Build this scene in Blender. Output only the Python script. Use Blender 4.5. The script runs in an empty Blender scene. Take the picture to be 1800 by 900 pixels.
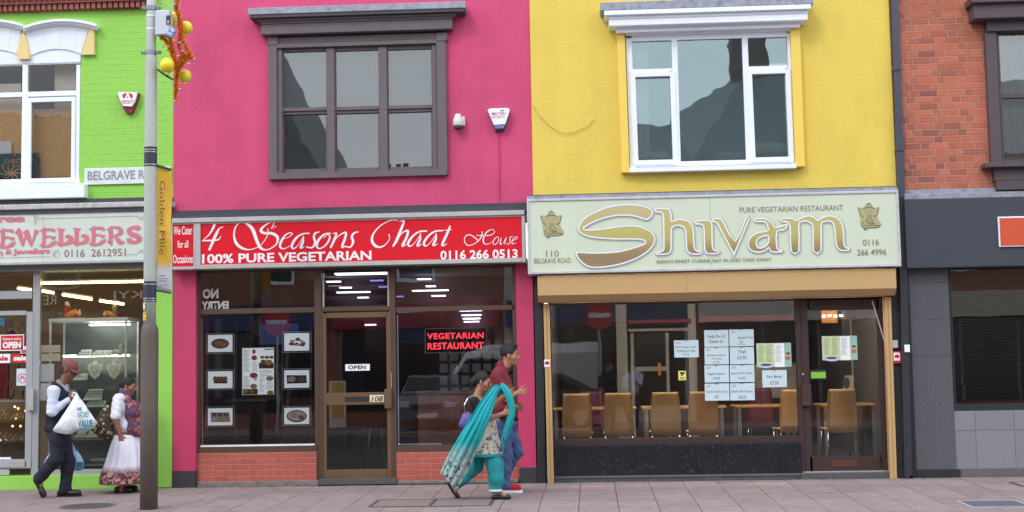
import bpy, bmesh, math, random
import numpy as np
from mathutils import Vector, Matrix
from mathutils.geometry import tessellate_polygon
random.seed(7)
R = math.radians
SC = bpy.context.scene
COL = SC.collection
# ---------------------------------------------------------------- camera
F_PX, PITCH, YAW, ROLL = 2420.0, R(4.9206), R(3.1818), R(-1.0037)
cy_, sy_ = math.cos(YAW), math.sin(YAW)
FWD = Vector((-sy_*math.cos(PITCH), cy_*math.cos(PITCH), math.sin(PITCH)))
_r = Vector((cy_, sy_, 0)); _u = _r.cross(FWD)
RGT = _r*math.cos(ROLL)+_u*math.sin(ROLL); UPV = _u*math.cos(ROLL)-_r*math.sin(ROLL)
CAM = Vector((0, -17.3, 0))
def ray(u, v): return FWD*F_PX+RGT*(u-900)-UPV*(v-450)
def at(u, v, Y):
    d = ray(u, v); t = (Y-CAM.y)/d.y
    return CAM+d*t
CAM.z = -at(1000, 848.5, 0).z
SLOPE = 0.02
def gnd(u, v, dz=0):           # point on the pavement (falls gently to the kerb)
    d = ray(u, v); t = (dz-CAM.z+SLOPE*CAM.y)/(d.z-SLOPE*d.y)
    return CAM+d*t
def gz(y): return SLOPE*y
cam = bpy.data.cameras.new('camera'); co = bpy.data.objects.new('camera', cam); COL.objects.link(co)
cam.sensor_width = 36; cam.lens = F_PX/1800*36; cam.clip_end = 500
M = Matrix((RGT, UPV, -FWD)).transposed().to_4x4(); M.translation = CAM; co.matrix_world = M
SC.camera = co
# ---------------------------------------------------------------- sky, sun, exposure
SUN_EL, SUN_AZ = R(42), R(208)          # azimuth from +Y clockwise: high, over the camera's left shoulder
W = bpy.data.worlds.new('World'); SC.world = W; W.use_nodes = True
nt = W.node_tree; nt.nodes.clear()
def nn(nt, t, **k):
    n = nt.nodes.new(t)
    for a, b in k.items(): setattr(n, a, b)
    return n
out = nn(nt, 'ShaderNodeOutputWorld'); bg = nn(nt, 'ShaderNodeBackground'); sky = nn(nt, 'ShaderNodeTexSky')
sky.sky_type = 'NISHITA'; sky.sun_disc = False; sky.sun_elevation = SUN_EL; sky.sun_rotation = SUN_AZ
sky.air_density = 1.2; sky.dust_density = 2.0
tc = nn(nt, 'ShaderNodeTexCoord'); nz = nn(nt, 'ShaderNodeTexNoise'); nz.inputs['Scale'].default_value = 3.2
nz.inputs['Detail'].default_value = 5; cr = nn(nt, 'ShaderNodeValToRGB'); cr.color_ramp.elements[0].position = .35; cr.color_ramp.elements[1].position = .62
cr.color_ramp.elements[0].color = (.62, .62, .62, 1)
mx = nn(nt, 'ShaderNodeMix', data_type='RGBA'); mx.inputs['B'].default_value = (13.6, 14.5, 15.8, 1)
nt.links.new(tc.outputs['Generated'], nz.inputs['Vector']); nt.links.new(nz.outputs['Fac'], cr.inputs['Fac'])
nt.links.new(cr.outputs['Color'], mx.inputs['Factor']); nt.links.new(sky.outputs['Color'], mx.inputs['A'])
nt.links.new(mx.outputs['Result'], bg.inputs['Color']); bg.inputs['Strength'].default_value = 0.15
nt.links.new(bg.outputs[0], out.inputs[0])
sl = bpy.data.lights.new('sun', 'SUN'); sl.energy = 0.9; sl.angle = R(10); sl.color = (1, .96, .9)
so = bpy.data.objects.new('sun', sl); COL.objects.link(so)
sd = Vector((math.sin(SUN_AZ)*math.cos(SUN_EL), math.cos(SUN_AZ)*math.cos(SUN_EL), math.sin(SUN_EL)))
so.rotation_euler = sd.to_track_quat('Z', 'Y').to_euler()
SC.view_settings.view_transform = 'Standard'; SC.view_settings.look = 'None'
SC.view_settings.exposure = -0.05; SC.view_settings.gamma = 1
# ---------------------------------------------------------------- materials
def srgb(r, g, b):
    f = lambda c: (c/255/12.92) if c <= 10 else ((c/255+.055)/1.055)**2.4
    return (f(r), f(g), f(b))
MC = {}
def mat(name, col, rough=.6, metal=0, var=.08, vs=6, bump=0, bs=60, streak=0, rnd=0, emit=0, dirt=0, spec=.5, ecol=None, stain=0, alt=None, spots=0):
    """procedural paint/stone/etc: col in sRGB 0-255"""
    if name in MC: return MC[name]
    m = bpy.data.materials.new(name); m.use_nodes = True; t = m.node_tree; b = t.nodes['Principled BSDF']
    c = srgb(*col); L = t.links.new
    b.inputs['Roughness'].default_value = rough; b.inputs['Metallic'].default_value = metal; b.inputs['Specular IOR Level'].default_value = spec
    tc = nn(t, 'ShaderNodeTexCoord'); V = tc.outputs['Object']
    last = None
    rgb = nn(t, 'ShaderNodeRGB'); rgb.outputs[0].default_value = (*c, 1); last = rgb.outputs[0]
    def mul(last, fac, lo, hi):
        mr = nn(t, 'ShaderNodeMapRange'); L(fac, mr.inputs[0]); mr.inputs[1].default_value = .25; mr.inputs[2].default_value = .75
        mr.inputs[3].default_value = lo; mr.inputs[4].default_value = hi
        vm = nn(t, 'ShaderNodeVectorMath', operation='SCALE'); L(last, vm.inputs[0]); L(mr.outputs[0], vm.inputs['Scale']); return vm.outputs[0]
    if var:
        n = nn(t, 'ShaderNodeTexNoise'); n.inputs['Scale'].default_value = vs; n.inputs['Detail'].default_value = 6; n.inputs['Roughness'].default_value = .65
        L(V, n.inputs['Vector']); last = mul(last, n.outputs[0], 1-var, 1+var)
    if streak:
        mp = nn(t, 'ShaderNodeMapping'); mp.inputs['Scale'].default_value = (2.6, 2.6, .3); L(V, mp.inputs[0])
        n = nn(t, 'ShaderNodeTexNoise'); n.inputs['Scale'].default_value = 2.2; n.inputs['Detail'].default_value = 5; L(mp.outputs[0], n.inputs['Vector'])
        last = mul(last, n.outputs[0], 1-streak, 1+streak*.4)
    if rnd:
        oi = nn(t, 'ShaderNodeObjectInfo'); mr = nn(t, 'ShaderNodeMapRange'); L(oi.outputs['Random'], mr.inputs[0]); mr.inputs[3].default_value = 1-rnd; mr.inputs[4].default_value = 1+rnd*.6
        vm = nn(t, 'ShaderNodeVectorMath', operation='SCALE'); L(last, vm.inputs[0]); L(mr.outputs[0], vm.inputs['Scale']); last = vm.outputs[0]
    if alt:
        oi = nn(t, 'ShaderNodeObjectInfo'); wn_ = nn(t, 'ShaderNodeTexWhiteNoise', noise_dimensions='1D'); L(oi.outputs['Random'], wn_.inputs['W']); r_ = nn(t, 'ShaderNodeValToRGB'); L(wn_.outputs['Value'], r_.inputs[0])
        r_.color_ramp.elements[0].position = .72; r_.color_ramp.elements[1].position = 1
        mxx = nn(t, 'ShaderNodeMix', data_type='RGBA'); L(r_.outputs[0], mxx.inputs['Factor']); L(last, mxx.inputs['A']); mxx.inputs['B'].default_value = (*srgb(*alt), 1); last = mxx.outputs['Result']
    if spots:
        vo = nn(t, 'ShaderNodeTexVoronoi'); vo.inputs['Scale'].default_value = 4.2; L(V, vo.inputs['Vector']); nz_ = nn(t, 'ShaderNodeTexNoise'); nz_.inputs['Scale'].default_value = 25; L(V, nz_.inputs['Vector'])
        ad = nn(t, 'ShaderNodeMath', operation='MULTIPLY_ADD'); L(nz_.outputs[0], ad.inputs[0]); ad.inputs[1].default_value = .08; L(vo.outputs['Distance'], ad.inputs[2]); lt = nn(t, 'ShaderNodeMath', operation='LESS_THAN'); L(ad.outputs[0], lt.inputs[0]); lt.inputs[1].default_value = .125
        ml = nn(t, 'ShaderNodeMath', operation='MULTIPLY'); L(lt.outputs[0], ml.inputs[0]); ml.inputs[1].default_value = spots; mxx = nn(t, 'ShaderNodeMix', data_type='RGBA'); L(ml.outputs[0], mxx.inputs['Factor']); L(last, mxx.inputs['A']); mxx.inputs['B'].default_value = (*[x*.4 for x in c], 1); last = mxx.outputs['Result']
    if stain:
        n = nn(t, 'ShaderNodeTexNoise'); n.inputs['Scale'].default_value = .9; n.inputs['Detail'].default_value = 9; n.inputs['Roughness'].default_value = .7; n.inputs['Distortion'].default_value = .6; L(V, n.inputs['Vector'])
        r_ = nn(t, 'ShaderNodeValToRGB'); r_.color_ramp.elements[0].position = .48; r_.color_ramp.elements[1].position = .72; L(n.outputs[0], r_.inputs[0]); r_.color_ramp.elements[1].color = (stain, stain, stain, 1)
        mxx = nn(t, 'ShaderNodeMix', data_type='RGBA'); L(r_.outputs[0], mxx.inputs['Factor']); L(last, mxx.inputs['A']); mxx.inputs['B'].default_value = (*[x*.62+.004 for x in c], 1); last = mxx.outputs['Result']
    if dirt:
        n = nn(t, 'ShaderNodeTexNoise'); n.inputs['Scale'].default_value = 9; n.inputs['Detail'].default_value = 8; n.inputs['Roughness'].default_value = .75; L(V, n.inputs['Vector'])
        r_ = nn(t, 'ShaderNodeValToRGB'); r_.color_ramp.elements[0].position = .52; r_.color_ramp.elements[1].position = .66; L(n.outputs[0], r_.inputs[0])
        r_.color_ramp.elements[1].color = (dirt, dirt, dirt, 1)
        mxx = nn(t, 'ShaderNodeMix', data_type='RGBA'); L(r_.outputs[0], mxx.inputs['Factor']); L(last, mxx.inputs['A']); mxx.inputs['B'].default_value = (*[x*.35+.02 for x in c], 1); last = mxx.outputs['Result']
    L(last, b.inputs['Base Color'])
    if bump:
        n = nn(t, 'ShaderNodeTexNoise'); n.inputs['Scale'].default_value = bs; n.inputs['Detail'].default_value = 4; L(V, n.inputs['Vector'])
        bp = nn(t, 'ShaderNodeBump'); bp.inputs['Strength'].default_value = bump; bp.inputs['Distance'].default_value = .02; L(n.outputs[0], bp.inputs['Height']); L(bp.outputs[0], b.inputs['Normal'])
    if emit:
        b.inputs['Emission Color'].default_value = (*(srgb(*ecol) if ecol else c), 1); b.inputs['Emission Strength'].default_value = emit
    MC[name] = m; return m
def glass(name, ior=1.75, tint=(1, 1, 1), rough=0, wave=.012, gcol=(1, 1, 1)):
    if name in MC: return MC[name]
    m = bpy.data.materials.new(name); m.use_nodes = True; t = m.node_tree; t.nodes.clear(); L = t.links.new
    o = nn(t, 'ShaderNodeOutputMaterial'); mx = nn(t, 'ShaderNodeMixShader'); fr = nn(t, 'ShaderNodeFresnel'); fr.inputs[0].default_value = ior
    tr = nn(t, 'ShaderNodeBsdfTransparent'); tr.inputs[0].default_value = (*tint, 1); g = nn(t, 'ShaderNodeBsdfGlossy'); g.inputs['Roughness'].default_value = rough; g.inputs['Color'].default_value = (*gcol, 1)
    tc = nn(t, 'ShaderNodeTexCoord'); n = nn(t, 'ShaderNodeTexNoise'); n.inputs['Scale'].default_value = 1.6; L(tc.outputs['Object'], n.inputs['Vector'])
    bp = nn(t, 'ShaderNodeBump'); bp.inputs['Strength'].default_value = wave; bp.inputs['Distance'].default_value = .05; L(n.outputs[0], bp.inputs['Height']); L(bp.outputs[0], g.inputs['Normal'])
    L(fr.outputs[0], mx.inputs[0]); L(tr.outputs[0], mx.inputs[1]); L(g.outputs[0], mx.inputs[2]); L(mx.outputs[0], o.inputs[0])
    MC[name] = m; return m
GLASS = glass('window_glass', 2.0, (.98, .99, .99)); UGLASS = glass('upper_window_glass', 2.3, (.94, .96, .96), 0, .028, (.97, 1, 1)); GGLASS = glass('clear_upper_glass', 1.6, (.99, .99, .98), 0, .04); YGLASS = glass('coated_window_glass', 2.75, (.86, .92, .92), 0, .032, (.8, 1, 1)); THIN = glass('display_glass', 1.45, (.97, .99, .98))
def pattern(name, base, cols, scale=30, thr=.5, rough=.8, sheen=False, grad=None, base2=None):
    """printed cloth: base colour with voronoi/noise blotches of other colours; grad=(z0,z1): blotches only below, fading in"""
    if name in MC: return MC[name]
    m = bpy.data.materials.new(name); m.use_nodes = True; t = m.node_tree; b = t.nodes['Principled BSDF']; L = t.links.new
    b.inputs['Roughness'].default_value = rough; tc = nn(t, 'ShaderNodeTexCoord'); V = tc.outputs['Object']
    nz = nn(t, 'ShaderNodeTexNoise'); nz.inputs['Scale'].default_value = scale*.6; L(V, nz.inputs['Vector'])
    vm = nn(t, 'ShaderNodeVectorMath', operation='MULTIPLY_ADD'); L(nz.outputs['Color'], vm.inputs[0]); vm.inputs[1].default_value = (1.2/scale,)*3; L(V, vm.inputs[2])
    vo = nn(t, 'ShaderNodeTexVoronoi'); vo.inputs['Scale'].default_value = scale; L(vm.outputs[0], vo.inputs['Vector'])
    ramp = nn(t, 'ShaderNodeValToRGB'); ramp.color_ramp.interpolation = 'CONSTANT'
    sp = nn(t, 'ShaderNodeSeparateColor'); L(vo.outputs['Color'], sp.inputs[0]); L(sp.outputs[0], ramp.inputs[0])
    els = ramp.color_ramp.elements
    for i, c in enumerate(cols):
        e = els[i] if i < 2 else els.new(i/len(cols))
        e.position = i/len(cols); e.color = (*srgb(*c), 1)
    lt = nn(t, 'ShaderNodeMath', operation='LESS_THAN'); L(vo.outputs['Distance'], lt.inputs[0]); lt.inputs[1].default_value = thr
    fac = lt.outputs[0]
    if grad:
        sx = nn(t, 'ShaderNodeSeparateXYZ'); L(V, sx.inputs[0]); mr = nn(t, 'ShaderNodeMapRange'); L(sx.outputs[2], mr.inputs[0]); mr.inputs[1].default_value = grad[1]; mr.inputs[2].default_value = grad[0]
        bm_ = mr; mm = nn(t, 'ShaderNodeMath', operation='MULTIPLY'); L(mr.outputs[0], mm.inputs[0]); L(fac, mm.inputs[1]); fac = mm.outputs[0]
    mxx = nn(t, 'ShaderNodeMix', data_type='RGBA'); mxx.inputs['A'].default_value = (*srgb(*base), 1); L(fac, mxx.inputs['Factor'])
    if base2: m2 = nn(t, 'ShaderNodeMix', data_type='RGBA'); m2.inputs['A'].default_value = (*srgb(*base), 1); m2.inputs['B'].default_value = (*srgb(*base2), 1); L(bm_.outputs[0], m2.inputs['Factor']); L(m2.outputs['Result'], mxx.inputs['A'])
    L(ramp.outputs[0], mxx.inputs['B'])
    L(mxx.outputs['Result'], b.inputs['Base Color']); MC[name] = m; return m
# ---------------------------------------------------------------- mesh helpers
class MB:
    def __init__(s): s.v = []; s.f = []; s.mi = []; s.cm = 0
    def box(s, x0, x1, y0, y1, z0, z1, bv=0):
        if x0 > x1: x0, x1 = x1, x0
        if y0 > y1: y0, y1 = y1, y0
        if z0 > z1: z0, z1 = z1, z0
        n = len(s.v)
        if bv <= 0 or min(x1-x0, y1-y0, z1-z0) < 2.2*bv:
            s.v += [(x, y, z) for z in (z0, z1) for y in (y0, y1) for x in (x0, x1)]
            s.add([(0, 2, 3, 1), (4, 5, 7, 6), (0, 1, 5, 4), (2, 6, 7, 3), (0, 4, 6, 2), (1, 3, 7, 5)], n)
            return s
        X, Y, Z = (x0, x1), (y0, y1), (z0, z1); idx = {}
        for i in (0, 1):
            for j in (0, 1):
                for k in (0, 1):
                    sx, sy, sz = (1-2*i)*bv, (1-2*j)*bv, (1-2*k)*bv
                    for a, p in enumerate(((X[i], Y[j]+sy, Z[k]+sz), (X[i]+sx, Y[j], Z[k]+sz), (X[i]+sx, Y[j]+sy, Z[k]))):
                        idx[i, j, k, a] = len(s.v); s.v.append(p)
        fs = []
        q = [(0, 0), (1, 0), (1, 1), (0, 1)]
        for i in (0, 1): fs.append([idx[i, a, b, 0] for a, b in (q if i else q[::-1])])
        for j in (0, 1): fs.append([idx[a, j, b, 1] for a, b in (q[::-1] if j else q)])
        for k in (0, 1): fs.append([idx[a, b, k, 2] for a, b in (q if k else q[::-1])])
        for a in (0, 1):
            for b in (0, 1):
                w = (a+b) % 2
                e1 = [idx[a, b, 0, 0], idx[a, b, 1, 0], idx[a, b, 1, 1], idx[a, b, 0, 1]]
                e2 = [idx[a, 0, b, 0], idx[a, 1, b, 0], idx[a, 1, b, 2], idx[a, 0, b, 2]]
                e3 = [idx[0, a, b, 1], idx[1, a, b, 1], idx[1, a, b, 2], idx[0, a, b, 2]]
                fs += [e1 if w else e1[::-1], e2 if not w else e2[::-1], e3 if w else e3[::-1]]
        for i in (0, 1):
            for j in (0, 1):
                for k in (0, 1):
                    e = [idx[i, j, k, 0], idx[i, j, k, 1], idx[i, j, k, 2]]
                    fs.append(e if (i+j+k) % 2 else e[::-1])
        s.add(fs, 0); return s
    def add(s, fs, n): 
        s.f += [tuple(i+n for i in f) for f in fs]; s.mi += [s.cm]*len(fs)
    def pb(s, u0, v0, u1, v1, Y0, Y1, bv=0, um=None):
        """box from photo measurements: left/right edges u, top/bottom v measured at column u0 (or um), front plane Y0"""
        um = u0 if um is None else um
        zt, zb = at(um, v0, Y0).z, at(um, v1, Y0).z; vm = (v0+v1)/2
        xa = at(u0, vm, Y0).x; xb = at(u1, vm-.018*(u1-um), Y0).x
        return s.box(xa, xb, Y0, Y1, zb, zt, bv)
    def prism(s, loops, y0, y1, side=True):
        """closed xz outline(s) (list of loops, first is outer) between y0 (front) and y1"""
        if not isinstance(loops[0][0], (tuple, list)): loops = [loops]
        flat = [p for l in loops for p in l]; n = len(s.v); k = len(flat)
        tris = tessellate_polygon([[Vector((p[0], p[1], 0)) for p in l] for l in loops])
        s.v += [(p[0], y0, p[1]) for p in flat]
        ft = []
        for t in tris:
            a, b, c = (flat[i] for i in t)
            cr = (b[0]-a[0])*(c[1]-a[1])-(b[1]-a[1])*(c[0]-a[0])
            ft.append(tuple(t) if cr > 0 else tuple(t[::-1]))
        s.add(ft, n)
        if y1 != y0 and side:
            s.v += [(p[0], y1, p[1]) for p in flat]; s.add([(t[2]+k, t[1]+k, t[0]+k) for t in ft], n)
            o = 0
            for l in loops:
                m = len(l); s.add([(o+i, o+i+k, o+(i+1) % m+k, o+(i+1) % m) for i in range(m)], n); o += m
        return s
    def quad(s, a, b, c, d):
        n = len(s.v); s.v += [tuple(a), tuple(b), tuple(c), tuple(d)]; s.add([(0, 1, 2, 3)], n); return s
    def tube(s, pts, r, n=8, cap=True):
        pts = [Vector(p) for p in pts]; m = len(pts); rr = r if isinstance(r, (list, tuple)) else [r]*m
        base = len(s.v); prev = None
        for i, p in enumerate(pts):
            d = (pts[min(i+1, m-1)]-pts[max(i-1, 0)]).normalized()
            a = (prev-d*prev.dot(d)).normalized() if prev is not None else (d.orthogonal().normalized()); prev = a; b = d.cross(a)
            for k in range(n):
                w = 2*math.pi*k/n; s.v.append(tuple(p+(a*math.cos(w)+b*math.sin(w))*rr[i]))
        for i in range(m-1):
            s.add([(i*n+k, i*n+(k+1) % n, (i+1)*n+(k+1) % n, (i+1)*n+k) for k in range(n)], base)
        if cap: s.add([tuple(range(n))[::-1], tuple((m-1)*n+k for k in range(n))], base)
        return s
    def lathe(s, c, prof, n=20, sx=1, sy=1):
        """prof: list of (r,z)"""
        base = len(s.v)
        for r, z in prof:
            for k in range(n):
                w = 2*math.pi*k/n; s.v.append((c[0]+math.cos(w)*r*sx, c[1]+math.sin(w)*r*sy, c[2]+z))
        for i in range(len(prof)-1): s.add([(i*n+k, i*n+(k+1) % n, (i+1)*n+(k+1) % n, (i+1)*n+k) for k in range(n)], base)
        s.add([tuple(range(n))[::-1], tuple((len(prof)-1)*n+k for k in range(n))], base); return s
    def ball(s, c, r, n=12, sx=1, sy=1, sz=1):
        return s.lathe(c, [(max(r*math.sin(math.pi*i/8), 1e-4), -r*sz*math.cos(math.pi*i/8)) for i in range(9)], n, sx, sy)
    def build(s, name, mats, parent=None, smooth=False):
        me = bpy.data.meshes.new(name); me.from_pydata(s.v, [], s.f)
        for m in (mats if isinstance(mats, (list, tuple)) else [mats]): me.materials.append(m)
        if any(s.mi): me.polygons.foreach_set('material_index', s.mi)
        if smooth: me.polygons.foreach_set('use_smooth', [True]*len(me.polygons))
        me.update(); return link(name, me, parent)
def link(name, me, parent=None):
    o = bpy.data.objects.new(name, me); COL.objects.link(o)
    if parent is not None:
        o.parent = parent
        if parent.type == 'EMPTY': o.matrix_parent_inverse = parent_inv(parent)
        elif parent.parent is not None and parent.parent.type == 'EMPTY': o.matrix_parent_inverse = Matrix()
    return o
def parent_inv(p): return Matrix.Translation(-Vector(p.location))
def thing(name, label, cat, loc=(0, 0, 0), group=None, kind=None):
    o = bpy.data.objects.new(name, None); COL.objects.link(o); o.location = loc; o.empty_display_size = .2
    return tag(o, label, cat, group, kind)
def tag(o, label=None, cat=None, group=None, kind=None):
    if label: o['label'] = label
    if cat: o['category'] = cat
    if group: o['group'] = group
    if kind: o['kind'] = kind
    return o
def rect(x0, x1, z0, z1): return [(x0, z0), (x1, z0), (x1, z1), (x0, z1)]
def pxr(u0, v0, u1, v1, Y):
    """world x0,x1,z0,z1 of a photo rectangle (v at column u0)"""
    vm = (v0+v1)/2; return at(u0, vm, Y).x, at(u1, vm-.018*(u1-u0), Y).x, at(u0, v1, Y).z, at(u0, v0, Y).z
def wall(x0, x1, z0, z1, holes, Y0, Y1, name, m, parent):
    """wall slab with rectangular holes (x0,x1,z0,z1)"""
    xs = sorted({x0, x1, *[min(max(h[i], x0), x1) for h in holes for i in (0, 1)]}); zs = sorted({z0, z1, *[min(max(h[i], z0), z1) for h in holes for i in (2, 3)]})
    b = MB(); vi = {}
    def V(x, y, z):
        k = (round(x, 5), y, round(z, 5))
        if k not in vi: vi[k] = len(b.v); b.v.append((x, y, z))
        return vi[k]
    full = lambda i, j: 0 <= i < len(xs)-1 and 0 <= j < len(zs)-1 and not any(h[0] < (xs[i]+xs[i+1])/2 < h[1] and h[2] < (zs[j]+zs[j+1])/2 < h[3] for h in holes)
    for i in range(len(xs)-1):
        for j in range(len(zs)-1):
            if not full(i, j): continue
            a, c, e, g = xs[i], xs[i+1], zs[j], zs[j+1]
            b.add([(V(a, Y0, e), V(c, Y0, e), V(c, Y0, g), V(a, Y0, g)), (V(a, Y1, e), V(a, Y1, g), V(c, Y1, g), V(c, Y1, e))], 0)
            if not full(i-1, j): b.add([(V(a, Y0, e), V(a, Y0, g), V(a, Y1, g), V(a, Y1, e))], 0)
            if not full(i+1, j): b.add([(V(c, Y0, e), V(c, Y1, e), V(c, Y1, g), V(c, Y0, g))], 0)
            if not full(i, j-1): b.add([(V(a, Y0, e), V(a, Y1, e), V(c, Y1, e), V(c, Y0, e))], 0)
            if not full(i, j+1): b.add([(V(a, Y0, g), V(c, Y0, g), V(c, Y1, g), V(a, Y1, g))], 0)
    return b.build(name, m, parent)
def catmull(P, n=6, closed=False):
    P = [np.array(p, float) for p in P]; m = len(P); out = []
    rng = range(m) if closed else range(m-1)
    for i in rng:
        p1, p2 = P[i], P[(i+1) % m]; p0 = P[i-1] if (closed or i) else 2*p1-p2; p3 = P[(i+2) % m] if (closed or i+2 < m) else 2*p2-p1
        for k in range(n):
            t = k/n; out.append(.5*((2*p1)+(p2-p0)*t+(2*p0-5*p1+4*p2-p3)*t*t+(3*p1-p0-3*p2+p3)*t**3))
    if not closed: out.append(P[-1])
    return out
_lift = [0]
def stroke(mb, pts, conv, Y, closed=False, n=5, wmul=1):
    """variable width ribbon; pts (x,y,w) in zoom pixels, conv -> photo pixels"""
    P = catmull(pts, n, closed); L = []; m = len(P); _lift[0] = (_lift[0]+1) % 12; Y = Y-_lift[0]*.00025
    for i, p in enumerate(P):
        a, b = (P[(i-1) % m], P[(i+1) % m]) if closed else (P[max(i-1, 0)], P[min(i+1, m-1)])
        d = b[:2]-a[:2]; d = d/(np.hypot(*d)+1e-9); nrm = np.array((-d[1], d[0])); w = max(p[2], 1.5)*wmul/2
        L.append([tuple(at(*conv(*(p[:2]+nrm*w*s)), Y)) for s in (1, -1)])
    n0 = len(mb.v)
    for a, b in L: mb.v += [a, b]
    mb.add([(2*i, 2*i+1, (2*i+3) % (2*m), (2*i+2) % (2*m)) for i in range(m if closed else m-1)], n0)
def poly(mb, loops, conv, Y, sm=0):
    if not isinstance(loops[0][0], (tuple, list)): loops = [loops]
    W_ = []
    for l in loops:
        if sm: l = [tuple(p) for p in catmull(l, sm, True)]
        W_.append([(at(*conv(*p), Y).x, at(*conv(*p), Y).z) for p in l])
    mb.prism(W_, Y, Y)
def zc(ox, oy, s): return lambda x, y: (ox+x/s, oy+y/s)
def text(s, u0, v0, u1, v1, Y, m, parent, name='lettering', bold=0, shear=0, spacing=1, vert=False, flip=False, X=None):
    """lettering fitted to a photo rectangle (v at left end)"""
    cu = bpy.data.curves.new('t', 'FONT'); cu.body = s; cu.offset = bold; cu.shear = shear; cu.space_character = spacing; cu.resolution_u = 3; cu.align_x = 'CENTER'
    o = bpy.data.objects.new('t', cu); me = bpy.data.meshes.new_from_object(o); bpy.data.objects.remove(o); bpy.data.curves.remove(cu)
    n = len(me.vertices); c = np.zeros(n*3); me.vertices.foreach_get('co', c); c = c.reshape(-1, 3)
    lo, hi = c.min(0), c.max(0)
    x0, x1, z0, z1 = X if X else pxr(u0, v0, u1, v1, Y)
    a = (c[:, 0]-lo[0])/(hi[0]-lo[0]); b = (c[:, 1]-lo[1])/(hi[1]-lo[1])
    if vert: c2 = np.stack([x0+(b)*(x1-x0), np.full(n, Y), z1-(z1-z0)*a], 1)
    else:
        if flip: a = 1-a
        c2 = np.stack([x0+a*(x1-x0), np.full(n, Y), z0+b*(z1-z0)], 1)
    me.vertices.foreach_set('co', c2.ravel()); me.name = name
    me.materials.clear(); me.materials.append(m); me.update(); return link(name, me, parent)
# ---------------------------------------------------------------- bricks
def brick_mesh(w, h, d, bv=.004, m=None):
    b = MB(); b.box(-w/2, w/2, 0, d, -h/2, h/2, bv); me = bpy.data.meshes.new('brick'); me.from_pydata(b.v, [], b.f); me.materials.append(m); return me
def bricks(x0, x1, z0, z1, Y, course, SL, HL, m, parent, holes=(), jt=.01, bond='flemish', depth=.03, jit=.0015, cap=300, name='brick', z_part=99):
    me = brick_mesh(SL, course-jt, depth, .003, m); mh = brick_mesh(HL, course-jt, depth, .003, m); cnt = 0; far = MB()
    z = z0; r = 0
    while z < z1-course*.4:
        x = x0-(random.random()*.02 if bond == 'flemish' else 0)
        if bond == 'flemish': seq = [(SL, me), (HL, mh)]; off = 0 if r % 2 else 1; x -= 0 if r % 2 else (SL-HL)/2+HL*0
        else: seq = [(SL, me)]; off = 0; x -= (SL+jt)/2*(r % 2)
        k = off; zc_ = z+course/2
        while x < x1-.02:
            L_, me_ = seq[k % len(seq)]; k += 1
            if bond == 'flemish' and random.random() < .06: L_, me_ = seq[k % 2]
            a, b = max(x, x0), min(x+L_, x1); x += L_+jt
            segs = [(a, b)]
            for h in holes:
                if h[2] < zc_ < h[3]:
                    ns = []
                    for p, q in segs:
                        if q <= h[0] or p >= h[1]: ns.append((p, q)); continue
                        if p < h[0]: ns.append((p, h[0]))
                        if q > h[1]: ns.append((h[1], q))
                    segs = ns
            for p, q in segs:
                if q-p < .025: continue
                yy = Y+random.uniform(-jit, jit)
                if cnt < cap and zc_ < z_part:
                    o = link(name, me_, parent); pl = Vector(parent.location) if parent.type == 'EMPTY' else Vector(); o.location = Vector(((p+q)/2, yy, zc_)); o.scale = ((q-p)/L_, 1, 1); cnt += 1
                else: far.box(p, q, yy, yy+depth, zc_-(course-jt)/2, zc_+(course-jt)/2)
        z += course; r += 1
    if far.v: tag(far.build(name+'work', m, parent), kind='stuff')
    return cnt
def pane(hx, parent, Y, m=None, name='pane', t=.006):
    b = MB(); b.quad((hx[0], Y, hx[2]), (hx[1], Y, hx[2]), (hx[1], Y, hx[3]), (hx[0], Y, hx[3])); return b.build(name, m or (UGLASS if hx[2] > 3.3 else GLASS), parent)
def room(x0, x1, y0, y1, z0, z1, wm, fm, cm, parent, nm='interior'):
    b = MB(); b.quad((x0, y1, z0), (x1, y1, z0), (x1, y1, z1), (x0, y1, z1)); b.quad((x0, y0, z0), (x0, y1, z0), (x0, y1, z1), (x0, y0, z1)); b.quad((x1, y1, z0), (x1, y0, z0), (x1, y0, z1), (x1, y1, z1)); b.build(nm+'_wall', wm, parent)
    MB().box(x0, x1, y0, y1, z0-.05, z0).build(nm+'_floor', fm, parent); MB().box(x0, x1, y0, y1, z1, z1+.05).build(nm+'_ceiling', cm, parent)
# ================================================================ THE GROUND
G = MC
m_slab = mat('paving_concrete', (148, 131, 131), .9, var=.16, vs=5, bump=.3, bs=50, rnd=.1, dirt=.5, stain=.45, spots=.6)
m_joint = mat('paving_joint', (96, 86, 84), .95, bump=.3, bs=80)
m_road = mat('asphalt', (70, 70, 73), .9, var=.15, vs=30, bump=.5, bs=180)
def slope_box(mb, x0, x1, y0, y1, top, thick):
    n = len(mb.v)
    mb.v += [(x, y, gz(y)+d) for d in (top-thick, top) for y in (y0, y1) for x in (x0, x1)]
    mb.add([(0, 2, 3, 1), (4, 5, 7, 6), (0, 1, 5, 4), (2, 6, 7, 3), (0, 4, 6, 2), (1, 3, 7, 5)], n)
b = MB(); slope_box(b, -60, 60, -3.86, .35, -.012, .3)
pav = tag(b.build('pavement', m_joint), kind='structure')
slabm = []
for k in range(6):
    bb = MB(); bb.box(-.5, .5, 0, 1, -.05, 0, 0); slabm.append(bb)
PW = .418; x_al = gnd(1201, 849).x
def slab(x0, x1, y0, y1, par=pav, st=None):
    m = st or MB(); g = .004
    slope_box(m, x0+g, x1-g, y0+g, y1-g, random.uniform(-.001, .002) if not st else 0, .045)
    if not st: m.build('paving_slab', m_slab, par)
farS = MB(); rows = [(0, -.3), (-.3, -.9), (-.9, -1.5), (-1.5, -2.1), (-2.1, -2.7), (-2.7, -3.3), (-3.3, -3.758)]
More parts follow.
